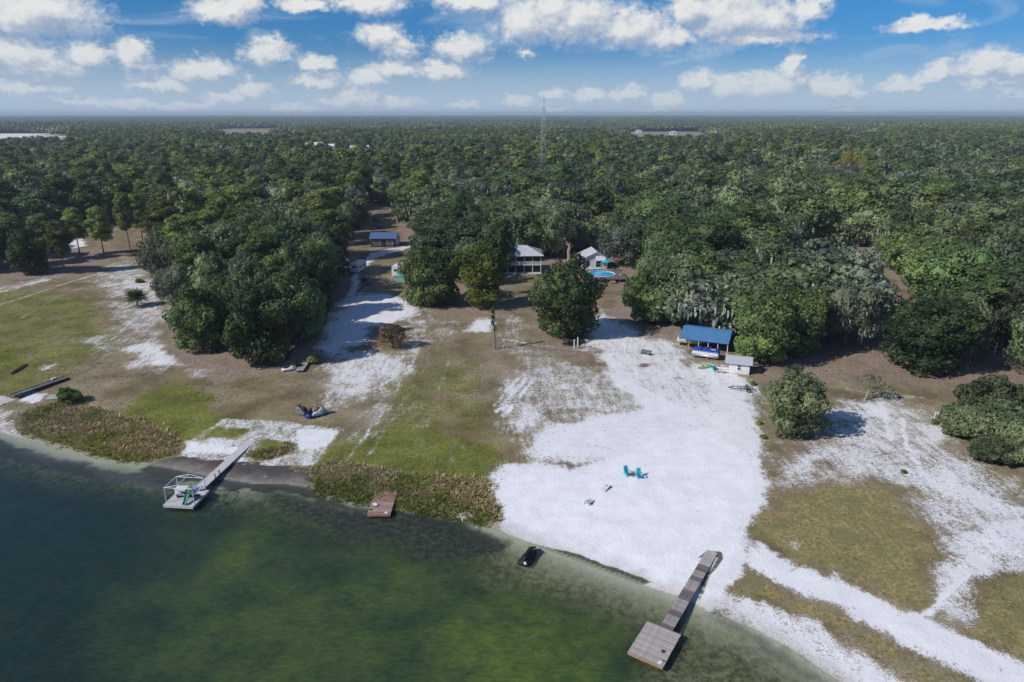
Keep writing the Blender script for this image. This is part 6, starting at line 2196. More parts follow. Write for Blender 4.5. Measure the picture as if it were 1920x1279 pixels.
# --- house with the dark wall at the end of the driveway
a_, b_ = at(696, 463.5), at(746, 463)
Wd = (b_ - a_).length
h2 = empty('dark_house', (a_ + b_) / 2, yaw(a_, b_), 'low dark house with slate blue metal roof and two white framed windows', 'house')
D, Hh = 8.5, 3.2
MB().box((-0.6, D / 2, Hh / 2), (Wd - 1.2, D, Hh)).build('wall', DARK_WALL, h2)
MB().box((Wd / 2 - 0.6, D / 2 + 1.2, 1.25), (1.15, D - 2.6, 2.5)).build('lean_to', WHITE_PAINT, h2)
for x in (-2.6, 2.0):
    window(h2, x, -0.003, 1.75, 2.4, 1.5, -1)
MB().box((0.0, -0.02, 1.1), (0.95, 0.06, 2.1)).build('door', mat('dark_door', (0.03, 0.03, 0.035), 0.5, 0.1), h2)
c_ = [(-Wd / 2 - 0.5, -0.7, Hh - 0.05), (Wd / 2 - 0.3, -0.7, Hh - 0.05), (Wd / 2 - 0.3, D / 2, Hh + 1.5), (-Wd / 2 - 0.5, D / 2, Hh + 1.5)]
c2_ = [(-Wd / 2 - 0.5, D + 0.7, Hh - 0.05), (Wd / 2 - 0.3, D + 0.7, Hh - 0.05), c_[2], c_[3]]
rf = MB()
slab(rf, c_, 0.1)
slab(rf, [c2_[1], c2_[0], c2_[3], c2_[2]], 0.1)
rob = rf.build('roof', SLATE_ROOF, h2)
tag(ribs(MB(), c_, 24).build('roof_seam', SLATE_ROOF, rob), kind='stuff')

# --- pool house with its gable to the pool
a_, b_ = at(1090, 505), at(1139, 504)
Wd = (b_ - a_).length
h3 = empty('pool_house', (a_ + b_) / 2, yaw(a_, b_), 'white gabled house behind the round swimming pool with folded-up awning', 'house')
D, Hh = 8.0, 3.2
MB().box((0, D / 2, Hh / 2), (Wd, D, Hh)).build('wall', WHITE_PAINT, h3)
MB().loft([[(-Wd / 2, y, Hh), (Wd / 2, y, Hh), (0.6, y, Hh + 2.2)] for y in (0.0, D)]).build('gable', WHITE_PAINT, h3)
rf = MB()
ap = (0.6, Hh + 2.32)
slab(rf, [(-Wd / 2 - 0.5, -0.5, Hh - 0.1), (ap[0], -0.5, ap[1]), (ap[0], D + 0.5, ap[1]), (-Wd / 2 - 0.5, D + 0.5, Hh - 0.1)], 0.1)
slab(rf, [(ap[0], -0.5, ap[1]), (Wd / 2 + 0.5, -0.5, Hh - 0.1), (Wd / 2 + 0.5, D + 0.5, Hh - 0.1), (ap[0], D + 0.5, ap[1])], 0.1)
rf.build('roof', GREY_ROOF, h3)
for x, w in ((-2.4, 1.3), (1.2, 1.8)):
    window(h3, x, -0.003, 1.6, w, 2.0, -1)
slab(MB(), [(0.0, -1.5, Hh - 0.1), (3.2, -1.5, Hh - 0.35), (3.4, -0.05, Hh + 0.75), (0.2, -0.05, Hh + 1.0)], 0.05).build('awning', mat('pale_awning', (0.62, 0.66, 0.68), 0.7, 0.1), h3)

# --- round pool, its deck and what stands round it
pc = at(1127, 521)
PR = 4.0
pl = empty('swimming_pool', pc, 0, 'round raised swimming pool with bright blue water', 'pool')
PH = 1.25
MB().loft([[(math.cos(a) * r, math.sin(a) * r, z) for a in np.linspace(0, 2 * PI, 33)[:-1]] for r, z in ((PR + 0.06, 0), (PR + 0.06, PH), (PR - 0.06, PH), (PR - 0.06, 0.2))], cap=False).build('wall', WHITE_PAINT, pl)
MB().loft([[(math.cos(a) * r, math.sin(a) * r, z) for a in np.linspace(0, 2 * PI, 33)[:-1]] for r, z in ((PR + 0.16, PH - 0.02), (PR + 0.16, PH + 0.06), (PR - 0.14, PH + 0.06), (PR - 0.14, PH - 0.02))], cap=False).build('rim', WHITE_PLASTIC, pl)
MB().disc((0, 0, 0.22), PR - 0.07, 0.02, 32).build('liner', POOL_BLUE, pl)
def pool_water():
    m, nt, out = new_mat('pool_water')
    b = nt.nodes.new('ShaderNodeBsdfPrincipled')
    g_ = nt.nodes.new('ShaderNodeNewGeometry')
    b.inputs['Roughness'].default_value = 0.08
    L(nt, mixc(nt, maprange(nt, noise(nt, g_.outputs['Position'], 1.4, 3), 0.4, 0.6), (0.02, 0.33, 0.62), (0.05, 0.46, 0.76)), b.inputs['Base Color'])
    bp = nt.nodes.new('ShaderNodeBump')
    bp.inputs['Strength'].default_value = 0.2
    bp.inputs['Distance'].default_value = 0.05
    L(nt, noise(nt, g_.outputs['Position'], 3.0, 2), bp.inputs['Height'])
    L(nt, bp.outputs[0], b.inputs['Normal'])
    L(nt, b.outputs[0], out.inputs[0])
    return m
MB().disc((0, 0, PH - 0.14), PR - 0.08, 0.02, 32).build('water', pool_water(), pl)
dk2 = empty('pool_deck', pc, 0.03, 'weathered wooden deck wrapped round the swimming pool', 'deck')
DZP = PH - 0.06
mb = MB()
sq = 6.4
dm = MB().box((0, 0, 0), (1, 0.18, 0.04))
base = None
brd = 0
for i in range(56):
    y = -6.0 + i * 0.2
    for s0, s1 in ((-5.2, 6.6),):
        half = math.sqrt(max(0, (PR + 0.20) ** 2 - y * y)) if abs(y) < PR + 0.20 else 0
        spans = [(s0, s1)] if half == 0 else [(s0, -half), (half, s1)]
        for u0, u1 in spans:
            if u1 - u0 < 0.2:
                continue
            if base is None:
                base = dm.build('deck_board', WOOD_DARK, dk2)
                o = base
            else:
                o = base.copy()
                COL.objects.link(o)
            o.location = ((u0 + u1) / 2, y, DZP + (i % 3) * 0.004)
            o.scale = (u1 - u0, 1, 1)
            brd += 1
for x, y, sx, sy in ((0.7, -6.12, 11.8, 0.05), (-5.22, -0.4, 0.05, 11.3), (6.62, -0.4, 0.05, 11.3)):
    MB().box((x, y, DZP - 0.16), (sx, sy, 0.3)).build('fascia', WOOD_DARK, dk2)
for x in np.linspace(-5.0, 6.4, 7):
    MB().box((x, -5.9, 0.45), (0.14, 0.14, 1.4)).build('post', WOOD_POST, dk2)
for x, y in ((6.4, -5.6), (6.4, -3.0), (6.4, 0), (4.2, 4.6), (5.4, 4.7)):
    MB().box((x, y, DZP + 0.5), (0.10, 0.10, 0.98)).build('railing_post', WOOD_POST, dk2)
MB().bar((6.4, -5.6, DZP + 0.95), (6.4, 0, DZP + 0.95), 0.08).build('handrail', WOOD_POST, dk2)
MB().box((2.3, -6.7, 0.5), (1.6, 1.0, 0.12)).build('step', WOOD_GREY, dk2)
MB().box((2.3, -7.3, 0.22), (1.6, 0.5, 0.1)).build('step', WOOD_GREY, dk2)

ub = empty('parasol', at(1136, 509) + Vector((0, 0, DZP - 0.1)), 0.2, 'turquoise parasol by the white pool house', 'parasol')
MB().tube([(0, 0, -0.9), (0, 0, 2.7)], 0.035, 6).build('pole', WHITE_PLASTIC, ub)
mb = MB()
for k in range(8):
    a0, a1 = k * PI / 4, (k + 1) * PI / 4
    p0, p1 = (math.cos(a0) * 1.55, math.sin(a0) * 1.55, 2.05), (math.cos(a1) * 1.55, math.sin(a1) * 1.55, 2.05)
    t_ = MB().add([(0, 0, 2.72), p0, p1, (p0[0], p0[1], 1.88), (p1[0], p1[1], 1.88), (0, 0, 2.66)], [(0, 1, 2), (1, 3, 4, 2), (5, 4, 3), (0, 5, 3, 1), (0, 2, 4, 5)])
    t_.build('canopy_panel', TURQ, ub)
MB().disc((0, 0, -0.9), 0.35, 0.08, 12).build('base', CONCRETE, ub)
hb = empty('hot_tub', at(1119, 510), 0.05, 'pale teal sided hot tub in front of the white pool house', 'hot tub')
MB().box((0, 0, 0.55), (2.6, 1.8, 1.1)).build('cabinet', TEAL_PANEL, hb, bevel=0.05)
MB().box((0, 0, 1.15), (2.75, 1.95, 0.12)).build('cover', mat('tub_cover', (0.45, 0.60, 0.66), 0.7, 0.1), hb, bevel=0.03)
for (x, y), r_, lb in (((1098, 512), -1.2, 'white deck chair beside the hot tub, partly behind the grey oak'), ((1107, 512.5), -1.4, 'white deck chair next to the hot tub side wall'), ((1163, 524), 2.6, 'white chair at the end of the pool deck beside the dark spreading tree')):
    q = empty('deck_chair', at(x, y) + Vector((0, 0, DZP - 0.2)), r_, lb, 'chair')
    MB().box((0, 0, 0.40), (0.65, 0.6, 0.05)).build('seat', WHITE_PLASTIC, q)
    MB().box((-0.34, 0, 0.78), (0.05, 0.6, 0.8), ry=-0.3).build('backrest', WHITE_PLASTIC, q)
    for i in (-1, 1):
        for j in (-1, 1):
            MB().bar((i * 0.28, j * 0.27, -0.2), (i * 0.26, j * 0.25, 0.4), 0.05).build('leg', WHITE_PLASTIC, q)

# --- boat barn with the blue roof
g0 = 0.9
p_fl, p_fr = at_z(1273, 634.5, g0 + 3.0), at_z(1366, 645.6, g0 + 3.0)
p_br, p_bl = at_z(1363, 622.8, g0 + 4.1), at_z(1281.3, 612.8, g0 + 4.1)
rzb = yaw(p_fl, p_fr)
Wb = (p_fr - p_fl).length
Db = 5.6
bn = empty('boat_barn', (p_fl.x, p_fl.y, g0), rzb, 'open pole barn with bright blue metal roof sheltering two boats', 'barn')
rc = [(0, 0, 3.0), (Wb, 0, 3.0), (Wb, Db, 4.2), (0, Db, 4.2)]
rob = slab(MB(), rc, 0.07).build('roof', BLUE_ROOF, bn)
for i in range(25):
    MB().bar(Vector((i * Wb / 24, 0.0, 3.02)), Vector((i * Wb / 24, Db, 4.22)), 0.05, 0.05).build('roof_rib', BLUE_ROOF, rob)
rc2 = [(Wb, Db * 1.9, 3.0), (0, Db * 1.9, 3.0), (0, Db + 0.02, 4.2), (Wb, Db + 0.02, 4.2)]
slab(MB(), rc2, 0.07).build('rear_roof', BLUE_ROOF, bn)
npst = 6
for i in range(npst):
    x = 0.15 + i * (Wb - 0.3) / (npst - 1)
    MB().box((x, 0.35, 1.4), (0.13, 0.13, 3.2)).build('post', WHITE_PAINT if i > 1 else WOOD_RAW, bn)
    MB().box((x, Db * 1.8, 1.4), (0.13, 0.13, 3.2)).build('post', WOOD_RAW, bn)
    MB().bar((x, 0.1, 2.94), (x, Db, 4.06), 0.06, 0.12).build('rafter', WOOD_RAW, bn)
MB().bar((0, 0.35, 2.92), (Wb, 0.35, 2.92), 0.08, 0.16).build('eave_beam', WOOD_RAW, bn)
MB().box((Wb / 2, Db * 1.82, 1.5), (Wb, 0.05, 3.0)).build('rear_wall', WOOD_DARK, bn)

def bloc(root, x, y, z=0.0):
    v = Matrix.Rotation(root.rotation_euler.z, 3, 'Z') @ Vector((x, y, z)) + Vector(root.location)
    v.z = float(terrain(np.array([v.x]), np.array([v.y]))[0]) + z
    return v
pb = at(1323, 670.5)
pt = empty('pontoon_boat', pb + Vector((0, 0, 0.35)), rzb - 0.05, 'pontoon boat under a bright blue cover at the front of the blue-roofed barn', 'boat')
for s in (-1, 1):
    V = [(x, s * 0.85 + math.cos(a) * r, math.sin(a) * r + 0.3) for x, r in ((-2.7, 0.3), (2.2, 0.3), (2.75, 0.08)) for a in np.linspace(0, 2 * PI, 11)[:-1]]
    MB().loft([V[i * 10:(i + 1) * 10] for i in range(3)]).build('pontoon', GALV, pt, True)
MB().box((0, 0, 0.66), (5.2, 2.3, 0.12)).build('deck', WHITE_PLASTIC, pt)
for s in (-1, 1):
    MB().box((0, s * 1.14, 1.02), (5.0, 0.04, 0.58)).build('fence_panel', WHITE_PAINT, pt)
MB().loft([[(x, -1.17, 1.15), (x, 1.17, 1.15), (x, 1.15, 1.38), (x, 0.4, z), (x, -0.4, z), (x, -1.15, 1.38)] for x, z in ((-2.5, 1.42), (-1.8, 1.75), (-0.9, 1.55), (0.0, 1.82), (0.9, 1.6), (1.8, 1.8), (2.55, 1.42))]).build('cover', BLUE_COVER, pt)
for x in (-1.2, 0.8):
    MB().box((x, 0, 1.71), (0.06, 1.2, 0.25)).build('cover_strap', mat('pale_strap', (0.35, 0.42, 0.55), 0.7, 0.1), pt)
MB().box((1.5, -0.6, 1.72), (0.9, 0.45, 0.05), rz=0.4).build('patch', WHITE_PAINT, pt)
wheel(pt, 0.5, -1.0, 0.3)
wheel(pt, 0.5, 1.0, 0.3)
for ch in pt.children:
    if ch.name.startswith('wheel'):
        ch.location.z = -0.35
pb = at(1296, 648)
cb = empty('motor_boat', pb + Vector((0, 0, 0.5)), rzb + 0.06, 'cream motor boat behind the barn posts, beside the blue covered pontoon boat', 'boat')
MB().loft(hull(5.8, 2.1, 1.05, n=11, bow=0.95, keel=0.35)).build('hull', CREAM, cb, True)
MB().loft([[(x, -w, 0.98), (x, w, 0.98), (x, w * 0.85, z), (x, -w * 0.85, z)] for x, w, z in ((-0.6, 0.85, 1.05), (-0.2, 0.85, 1.45), (0.9, 0.75, 1.35), (2.4, 0.25, 1.08))]).build('foredeck', CREAM, cb)
MB().box((-1.7, 0, 1.02), (2.0, 1.5, 0.05)).build('cockpit', CHAIR_BROWN, cb)
MB().loft([[(x, -0.8, z0), (x, 0.8, z0), (x, 0.7, z0 + 0.02), (x, -0.7, z0 + 0.02)] for x, z0 in ((-0.3, 1.4), (-0.55, 1.85))]).build('windscreen', GLASS, cb)
wheel(cb, -0.6, -0.9, 0.32)
wheel(cb, -0.6, 0.9, 0.32)
for ch in cb.children:
    if ch.name.startswith('wheel'):
        ch.location.z = -0.5

# --- little white shed
a_, b_ = at(1365.6, 699.5), at(1404, 704)
rzs = yaw(a_, b_)
Ws = (b_ - a_).length
sh = empty('garden_shed', a_, rzs, 'small white shed with pale shingle roof and one window standing by the trees', 'shed')
Ds, Hs = 3.0, 2.25
MB().box((Ws / 2, Ds / 2, Hs / 2 - 0.1), (Ws, Ds, Hs + 0.2)).build('wall', WHITE_PAINT, sh)
MB().loft([[(x, 0.01, Hs), (x, Ds - 0.01, Hs), (x, Ds * 0.5, Hs + 0.75)] for x in (0.0, Ws)]).build('gable', WHITE_PAINT, sh)
rfs = MB()
ov = 0.45
ea, eb = (-ov - 0.35, -ov, Hs - 0.16), (Ws + ov, -ov, Hs - 0.16)
ra_, rb_ = (-ov - 0.35, Ds / 2, Hs + 0.85), (Ws + ov, Ds / 2, Hs + 0.85)
slab(rfs, [ea, eb, rb_, ra_], 0.09)
slab(rfs, [(Ws + ov, Ds + ov, Hs - 0.16), (-ov - 0.35, Ds + ov, Hs - 0.16), ra_, rb_], 0.09)
rob = rfs.build('roof', SHINGLE, sh)
crs = MB()
for k in range(7):
    u = (k + 0.5) / 7
    A, B = Vector(ea).lerp(Vector(ra_), u), Vector(eb).lerp(Vector(rb_), u)
    crs.bar(A + Vector((0, 0, 0.012)), B + Vector((0, 0, 0.012)), 0.24, 0.02)
tag(crs.build('shingle', SHINGLE, rob), kind='stuff')
MB().bar(ra_, rb_, 0.25, 0.07).build('ridge_cap', SHINGLE, rob)
bt = MB()
for k in range(1, 12):
    bt.box((Ws * k / 12, -0.012, Hs / 2 - 0.05), (0.035, 0.02, Hs - 0.1))
tag(bt.build('batten', WHITE_PAINT, sh), kind='stuff')
window(sh, Ws * 0.49, -0.003, 1.35, 0.72, 1.15, -1)
MB().box((Ws / 2, Ds / 2, -0.02), (Ws + 0.12, Ds + 0.12, 0.24)).build('sill', WOOD_GREY, sh)

# --- dim house among the pines and buildings further off
def far_house(px, py, w, d, h, roof_m, wall_m, label, rz=0.0, hip=True, lift=0.0):
    p = at(px, py)
    t = empty('distant_house', p, rz, label, 'building')
    MB().box((0, 0, h / 2), (w, d, h)).build('wall', wall_m, t)
    e = [(-w / 2 - 0.6, -d / 2 - 0.6, h), (w / 2 + 0.6, -d / 2 - 0.6, h), (w / 2 + 0.6, d / 2 + 0.6, h), (-w / 2 - 0.6, d / 2 + 0.6, h)]
    q = w * 0.28 if hip else -0.6
    r1, r2 = (-w / 2 + q, 0, h + d * 0.22), (w / 2 - q, 0, h + d * 0.22)
    m = MB()
    slab(m, [e[0], e[1], r2, r1], 0.15)
    slab(m, [e[2], e[3], r1, r2], 0.15)
    slab(m, [e[1], e[2], r2], 0.15)
    slab(m, [e[3], e[0], r1], 0.15)
    m.build('roof', roof_m, t)
    for k in (-0.3, 0.05, 0.33):
        window(t, k * w, -d / 2 - 0.004, h * 0.5, w * 0.13, h * 0.4, -1)
    MB().box((0.2 * w, -d / 2 - 0.02, h * 0.33), (w * 0.08, 0.06, h * 0.66)).build('door', DARK_WALL, t)
    return t
far_house(58, 374, 18, 10, 3.4, mat('dull_teal_roof', (0.05, 0.14, 0.15), 0.6, 0.2), DARK_WALL, 'dark house with dull teal roof among the trees beside the tall palm', 0.1)
WMET = mat('white_metal_roof', (0.72, 0.74, 0.78), 0.5, 0.05)
for px_, py_, w_, d_, lb in ((592, 294, 18, 12, 'long white roofed building far off in the forest, the farther of the pair'), (616, 297, 14, 10, 'white roofed building far off in the forest, the nearer of the pair'),
                             (676, 301, 18, 10, 'low white building far off in the forest before the radio tower')):
    t = far_house(px_, py_, w_, d_, 13.0, WMET, WHITE_PAINT, lb, 0.15, False)
for px_, py_, lb in ((1197, 250, 'white house on the shore of the far pond'), (1262, 253, 'pale house behind the far sandy field, near the pond'), (1598, 251, 'white house far off among the trees on the horizon side')):
    far_house(px_, py_, 15, 10, 6.5, GREY_ROOF, WHITE_PAINT, lb, -0.1, True)
pond_p = [at_z(*q, 1.9) for q in ((1290, 257), (1345, 259), (1340, 265), (1285, 264))]
pm = fast_mesh('pond', np.array([(v.x, v.y, 2.2) for v in pond_p]), np.array([[0, 1, 2, 3]]))
pm.materials.append(mat('pond_water', (0.03, 0.07, 0.14), 0.15, 0.2, 0.05))
tag(link(bpy.data.objects.new('pond', pm)), kind='structure')

# ------------------------------------------------------------------ radio tower
tb = at(1017, 343)
sc_ = 1280 * (sP + (285 - 639.5) / FPX * cP) / CAM_H
T = empty('radio_tower', (tb.x * 0.96, tb.y * 0.96, tb.z), 0.3, 'tall lattice radio tower with a thin mast rising above the forest', 'tower')
TD = Vector((T.location.x, T.location.y, 0)).length
Ht = 48 + (213 - 185) / 1280 * TD * 1.02
lat = 48 + 2.0
TWR = mat('tower_steel', (0.50, 0.51, 0.54), 0.5, 0.1, 1, metal=0.1)
hw = lambda z: 2.9 * (1 - 0.62 * z / lat)
nst = 8
zz = [lat * (1 - (1 - i / nst) ** 1.15) for i in range(nst + 1)]
leg = []
for k in range(3):
    a = k * 2 * PI / 3
    MB().tube([(math.cos(a) * hw(0), math.sin(a) * hw(0), 0), (math.cos(a) * hw(lat), math.sin(a) * hw(lat), lat)], 0.07, 6).build('leg', TWR, T)
for i in range(nst):
    sec = MB()
    for k in range(3):
        a, b = k * 2 * PI / 3, (k + 1) * 2 * PI / 3
        P0 = (math.cos(a) * hw(zz[i]), math.sin(a) * hw(zz[i]), zz[i])
        P1 = (math.cos(b) * hw(zz[i + 1]), math.sin(b) * hw(zz[i + 1]), zz[i + 1])
        Q0 = (math.cos(b) * hw(zz[i]), math.sin(b) * hw(zz[i]), zz[i])
        Q1 = (math.cos(a) * hw(zz[i + 1]), math.sin(a) * hw(zz[i + 1]), zz[i + 1])
        sec.bar(P0, P1, 0.05).bar(Q0, Q1, 0.05).bar(Q1, P1, 0.05)
    sec.build('lattice_bracing', TWR, T)
MB().tube([(0, 0, lat - 2), (0, 0, Ht)], [0.24, 0.12], 6).build('mast', TWR, T)
for z in (lat * 0.86, lat * 0.98, Ht * 0.93):
    MB().tube([(0.9, 0.2, z - 1.4), (0.9, 0.2, z + 1.4)], 0.10, 6).build('antenna', WHITE_PLASTIC, T)

# distant power poles and dead trunks on the field
for k, (px_, py_, hh_) in enumerate(((428, 251, 19), (447, 251, 20), (461.5, 250, 20), (473.5, 250, 18), (183, 258, 24))):
    p = at(px_, py_)
    t = empty('power_pole', p, 0, ['pale power pole on the far field, first of the row of four', 'pale power pole on the far field, second of the row of four', 'pale power pole on the far field, third of the row of four',
                                   'pale power pole on the far field, nearest the grassy gap', 'lone pole rising from the far forest near the white field'][k], 'pole')
    MB().tube([(0, 0, 0), (0, 0, hh_ + 4)], [0.55, 0.4], 6).build('post', PALEBARK, t)
    MB().bar((-2.2, 0, hh_ + 3), (2.2, 0, hh_ + 3), 0.4).build('crossarm', PALEBARK, t)

# ------------------------------------------------------------------ fence, posts and poles
fa, fb = at(932, 653), at(1300, 668)
fn = empty('wire_fence', fa, yaw(fa, fb), 'thin wire fence on wooden posts crossing the sand in front of the dark oak', 'fence')
lf = (fb - fa).length
for i in range(13):
    x = i * lf / 12
    MB().tube([(x, 0, -0.2), (x, 0, 1.25)], 0.05, 6).build('post', WOOD_POST, fn)
for z in (0.35, 0.75, 1.15):
    MB().tube([(0, 0, z), (lf, 0, z)], 0.012, 4).build('wire', GALV, fn)
for (x, y), hh_, lb in (((1076.5, 653.5), 1.9, 'shorter pale gate post in front of the dome-shaped dark oak'), ((1083, 653.5), 2.4, 'taller pale gate post in front of the dome-shaped dark oak')):
    t = empty('gate_post', at(x, y), 0, lb, 'post', 'gate posts by the oak')
    MB().tube([(0, 0, -0.2), (0, 0, hh_)], 0.12, 8).build('shaft', WHITE_PAINT, t)
    MB().disc((0, 0, hh_), 0.15, 0.06, 8).build('cap', WHITE_PAINT, t)
p = at(928, 655)
up = empty('utility_pole', p, 0, 'leaning utility pole overgrown with green vine beside the sandy patch', 'pole')
MB().tube([(0, 0, -0.3), (-0.3, 0.1, 9.0)], [0.19, 0.14], 8).build('shaft', WOOD_POST, up)
MB().bar((-1.0, 0.1, 8.5), (0.4, 0.1, 8.5), 0.12).build('crossarm', WOOD_POST, up)
rgv = np.random.default_rng(77)
vc = np.array([(-0.3 * z / 9 + rgv.normal() * 0.16, rgv.normal() * 0.16, z) for z in np.linspace(4.2, 8.8, 12)])
vr = np.repeat(np.array([[0.20, 0.20, 0.42]]), 12, 0)
vt = rgv.random(12)
vm = fol_mesh('vine', [leaf_quads(rgv, vc, vr, vt, 22, 0.13), core_mesh(vc, vr, vt, 0.6, rgv)], SHRUB)
link(bpy.data.objects.new('vine', vm), up)
t = empty('fence_corner_post', at(939, 652), 0, 'short dark post beside the vine-covered utility pole', 'post')
MB().tube([(0, 0, -0.2), (0.05, 0, 2.3)], 0.09, 8).build('shaft', WOOD_POST, t)
MB().bar((0.0, 0, 1.9), (0.9, 0.3, 0.0), 0.07).build('brace', WOOD_POST, t)
t = empty('birdhouse', at(952.5, 563), 0, 'small white and teal birdhouse on a post in the shade before the two-storey house', 'birdhouse')
MB().tube([(0, 0, -0.1), (0, 0, 1.5)], 0.05, 6).build('post', WHITE_PAINT, t)
MB().box((0, 0, 1.75), (0.42, 0.42, 0.5)).build('box', WHITE_PAINT, t)
MB().loft([[(x, -0.32, 2.0), (x, 0.32, 2.0), (x, 0, 2.28)] for x in (-0.3, 0.3)]).build('roof', TEAL_PANEL, t)
t = empty('marker_post', at(1752, 785), 0, 'single white post on the sand beside the thicket', 'post')
MB().tube([(0, 0, -0.2), (0, 0, 1.15)], 0.075, 8).build('shaft', WHITE_PAINT, t)
MB().disc((0, 0, 1.15), 0.095, 0.05, 8).build('cap', WHITE_PAINT, t)
a_, b_ = at(1201, 664), at(1221, 667)
t = empty('garden_bench', (a_ + b_) / 2, yaw(a_, b_), 'dark green bench standing alone on the white sand by the wire fence', 'bench')
for k in range(3):
    MB().box((0, -0.15 + k * 0.16, 0.45), (2.2, 0.13, 0.04)).build('seat_slat', GREEN_PAINT, t)
for k in range(3):
    MB().box((0, 0.30 + k * 0.02, 0.60 + k * 0.15), (2.2, 0.03, 0.11)).build('back_slat', GREEN_PAINT, t)
for s in (-1, 1):
    MB().box((s * 0.9, 0.02, 0.22), (0.08, 0.45, 0.44)).build('leg', DARK_METAL, t)
    MB().bar((s * 0.9, 0.28, 0.40), (s * 0.9, 0.36, 0.98), 0.06).build('back_support', DARK_METAL, t)
t = empty('brush_pile', at(1207, 686), 0.2, 'small heap of grey brush and roots on the sand below the dark green bench', 'brush pile')
mb = MB()
for k in range(34):
    a = rgv.random() * PI
    c = Vector((rgv.normal() * 0.9, rgv.normal() * 0.45, 0.12 + rgv.random() * 0.25))
    d = Vector((math.cos(a), math.sin(a), rgv.normal() * 0.25)) * (0.4 + rgv.random() * 0.5)
    mb.tube([c - d, c + d * 0.1 + Vector((0, 0, 0.06)), c + d], [0.02, 0.035, 0.012], 4)
tag(mb.build('branch', DEADWOOD, t), kind='stuff')
V, F = ico()
MB().add([(v[0] * 1.1, v[1] * 0.7, v[2] * 0.28) for v in V], F).build('mound', EARTH, t, True)

# broken trunk behind the pool
p = at(1066, 498)
t = empty('dead_tree', p, 0, 'thick broken dead trunk standing between the two-storey house and the pool house', 'dead tree')
MB().tube([(0, 0, -0.3), (0.1, 0, 2.5), (-0.1, 0.1, 4.5), (0.2, 0, 6.8)], [0.75, 0.55, 0.5, 0.3], 9).build('trunk', DEADWOOD, t)
for a, z, l in ((0.3, 5.4, 1.3), (2.6, 6.4, 1.1), (1.2, 6.7, 0.7), (5.0, 4.6, 1.0)):
    MB().tube([(0.1, 0, z), (math.cos(a) * l * 0.6, math.sin(a) * l * 0.4, z + l * 0.45), (math.cos(a) * l, math.sin(a) * l * 0.6, z + l * 1.1)], [0.32, 0.22, 0.07], 6).build('limb', DEADWOOD, t)

# ------------------------------------------------------------------ shrubs and small trees in the open
def shrub(px, py, w, h, label, kind='shrub', var=0, cat='shrub', name='shrub', rz=0.0):
    return plant(name, kind, var, 0, at(px, py) - Vector((0, 0, 0.05)), w, h, rz, label, cat)
shrub(736, 652, 6.0, 5.2, 'round reddish-brown dead bush alone on the field with a dark shadow beside it', 'dead', 0, 'bush', 'dead_bush', 0.4)
shrub(132, 755, 3.9, 2.3, 'bright green spreading bush by the pale stone slab on the brown grass', 'shrub', 1, 'bush', 'bush')
shrub(1424, 795, 0.9, 0.6, 'small yellow-green shrub near the lone oak, the farther of two', 'shrub', 2)
shrub(1430.5, 822, 1.2, 0.6, 'small bright green shrub near the lone oak, the nearer of two', 'shrub', 0)
shrub(1752, 795, 1.0, 0.8, 'tiny dark shrub at the foot of the white marker post', 'shrub', 1)
shrub(1694, 886, 1.0, 0.45, 'low green tuft of shrub in the middle of the mottled sand', 'shrub', 2)
shrub(586, 682, 2.4, 1.8, 'yellowish green shrub beside the weathered dock section', 'shrub', 0)
shrub(556, 690, 2.0, 1.2, 'low shrub growing between the white watercraft and the dock section', 'shrub', 1)
shrub(1410, 722, 1.4, 0.9, 'small olive shrub at the tongue end of the boat trailer', 'shrub', 2)
shrub(262, 530, 2.4, 1.0, 'low dark shrub on the sandy edge behind the palm', 'shrub', 1)
# thicket at the edge of the picture: several rounded scrub oaks grown together
for k, (px, py, w, h, lb) in enumerate(((1845, 775, 9.5, 6.0, 'scrub oak at the back of the thicket, nearest the brown bank'), (1808, 815, 8.5, 4.6, 'scrub oak at the sand side of the thicket, nearest the white marker post'),
                                       (1880, 830, 10.0, 6.0, 'tall middle scrub oak of the thicket by the mottled sand'), (1922, 868, 8.5, 4.8, 'scrub oak at the lower end of the thicket, over the brown bare ground'),
                                       (1940, 790, 9.0, 6.5, 'scrub oak of the thicket cut by the picture edge'), (1790, 790, 4.0, 2.6, 'low scrub oak spilling from the thicket towards the marker post'),
                                       (1858, 862, 6.0, 3.2, 'low scrub oak in front of the tall middle one of the thicket'))):
    plant('scrub_oak', 'thicket', k % 3, 0, at(px, py) - Vector((0, 0, 0.1)), w, h, k * 1.3, lb, 'tree', 'scrub oaks of the thicket')
# leaning little tree
p = at(1621, 750)
t = empty('leaning_tree', p, 0.0, 'small thin tree with a pale bent trunk leaning towards the thicket on bare ground', 'tree')
MB().tube([(0, 0, -0.2), (0.3, 0, 1.1), (0.9, 0.2, 2.6), (1.1, 0.3, 3.4)], [0.14, 0.11, 0.08, 0.05], 7).build('trunk', PALEBARK, t)
MB().tube([(0.3, 0, 1.1), (-0.3, 0.3, 2.4), (-0.6, 0.4, 3.4)], [0.09, 0.06, 0.03], 6).build('limb', PALEBARK, t)
MB().tube([(0.9, 0.2, 2.5), (2.3, 0.1, 2.6), (3.8, -0.1, 1.9)], [0.07, 0.05, 0.02], 6).build('limb', PALEBARK, t)
rl_ = np.random.default_rng(9)
C = np.array([(-0.7, 0.4, 3.6), (0.3, 0.3, 3.9), (1.3, 0.3, 3.6), (2.2, 0.1, 2.9), (3.0, 0.0, 2.3), (3.7, -0.1, 1.7), (2.6, 0.5, 1.7), (-0.2, -0.5, 3.3), (3.4, 0.4, 1.2), (4.0, -0.2, 1.0)])
R = np.array([(0.85, 0.75, 0.6)] * 10) * (0.8 + 0.4 * rl_.random((10, 1)))
tt = rl_.random(10)
C2, R2, t2 = sub_lobes(rl_, C, R, tt, 5)
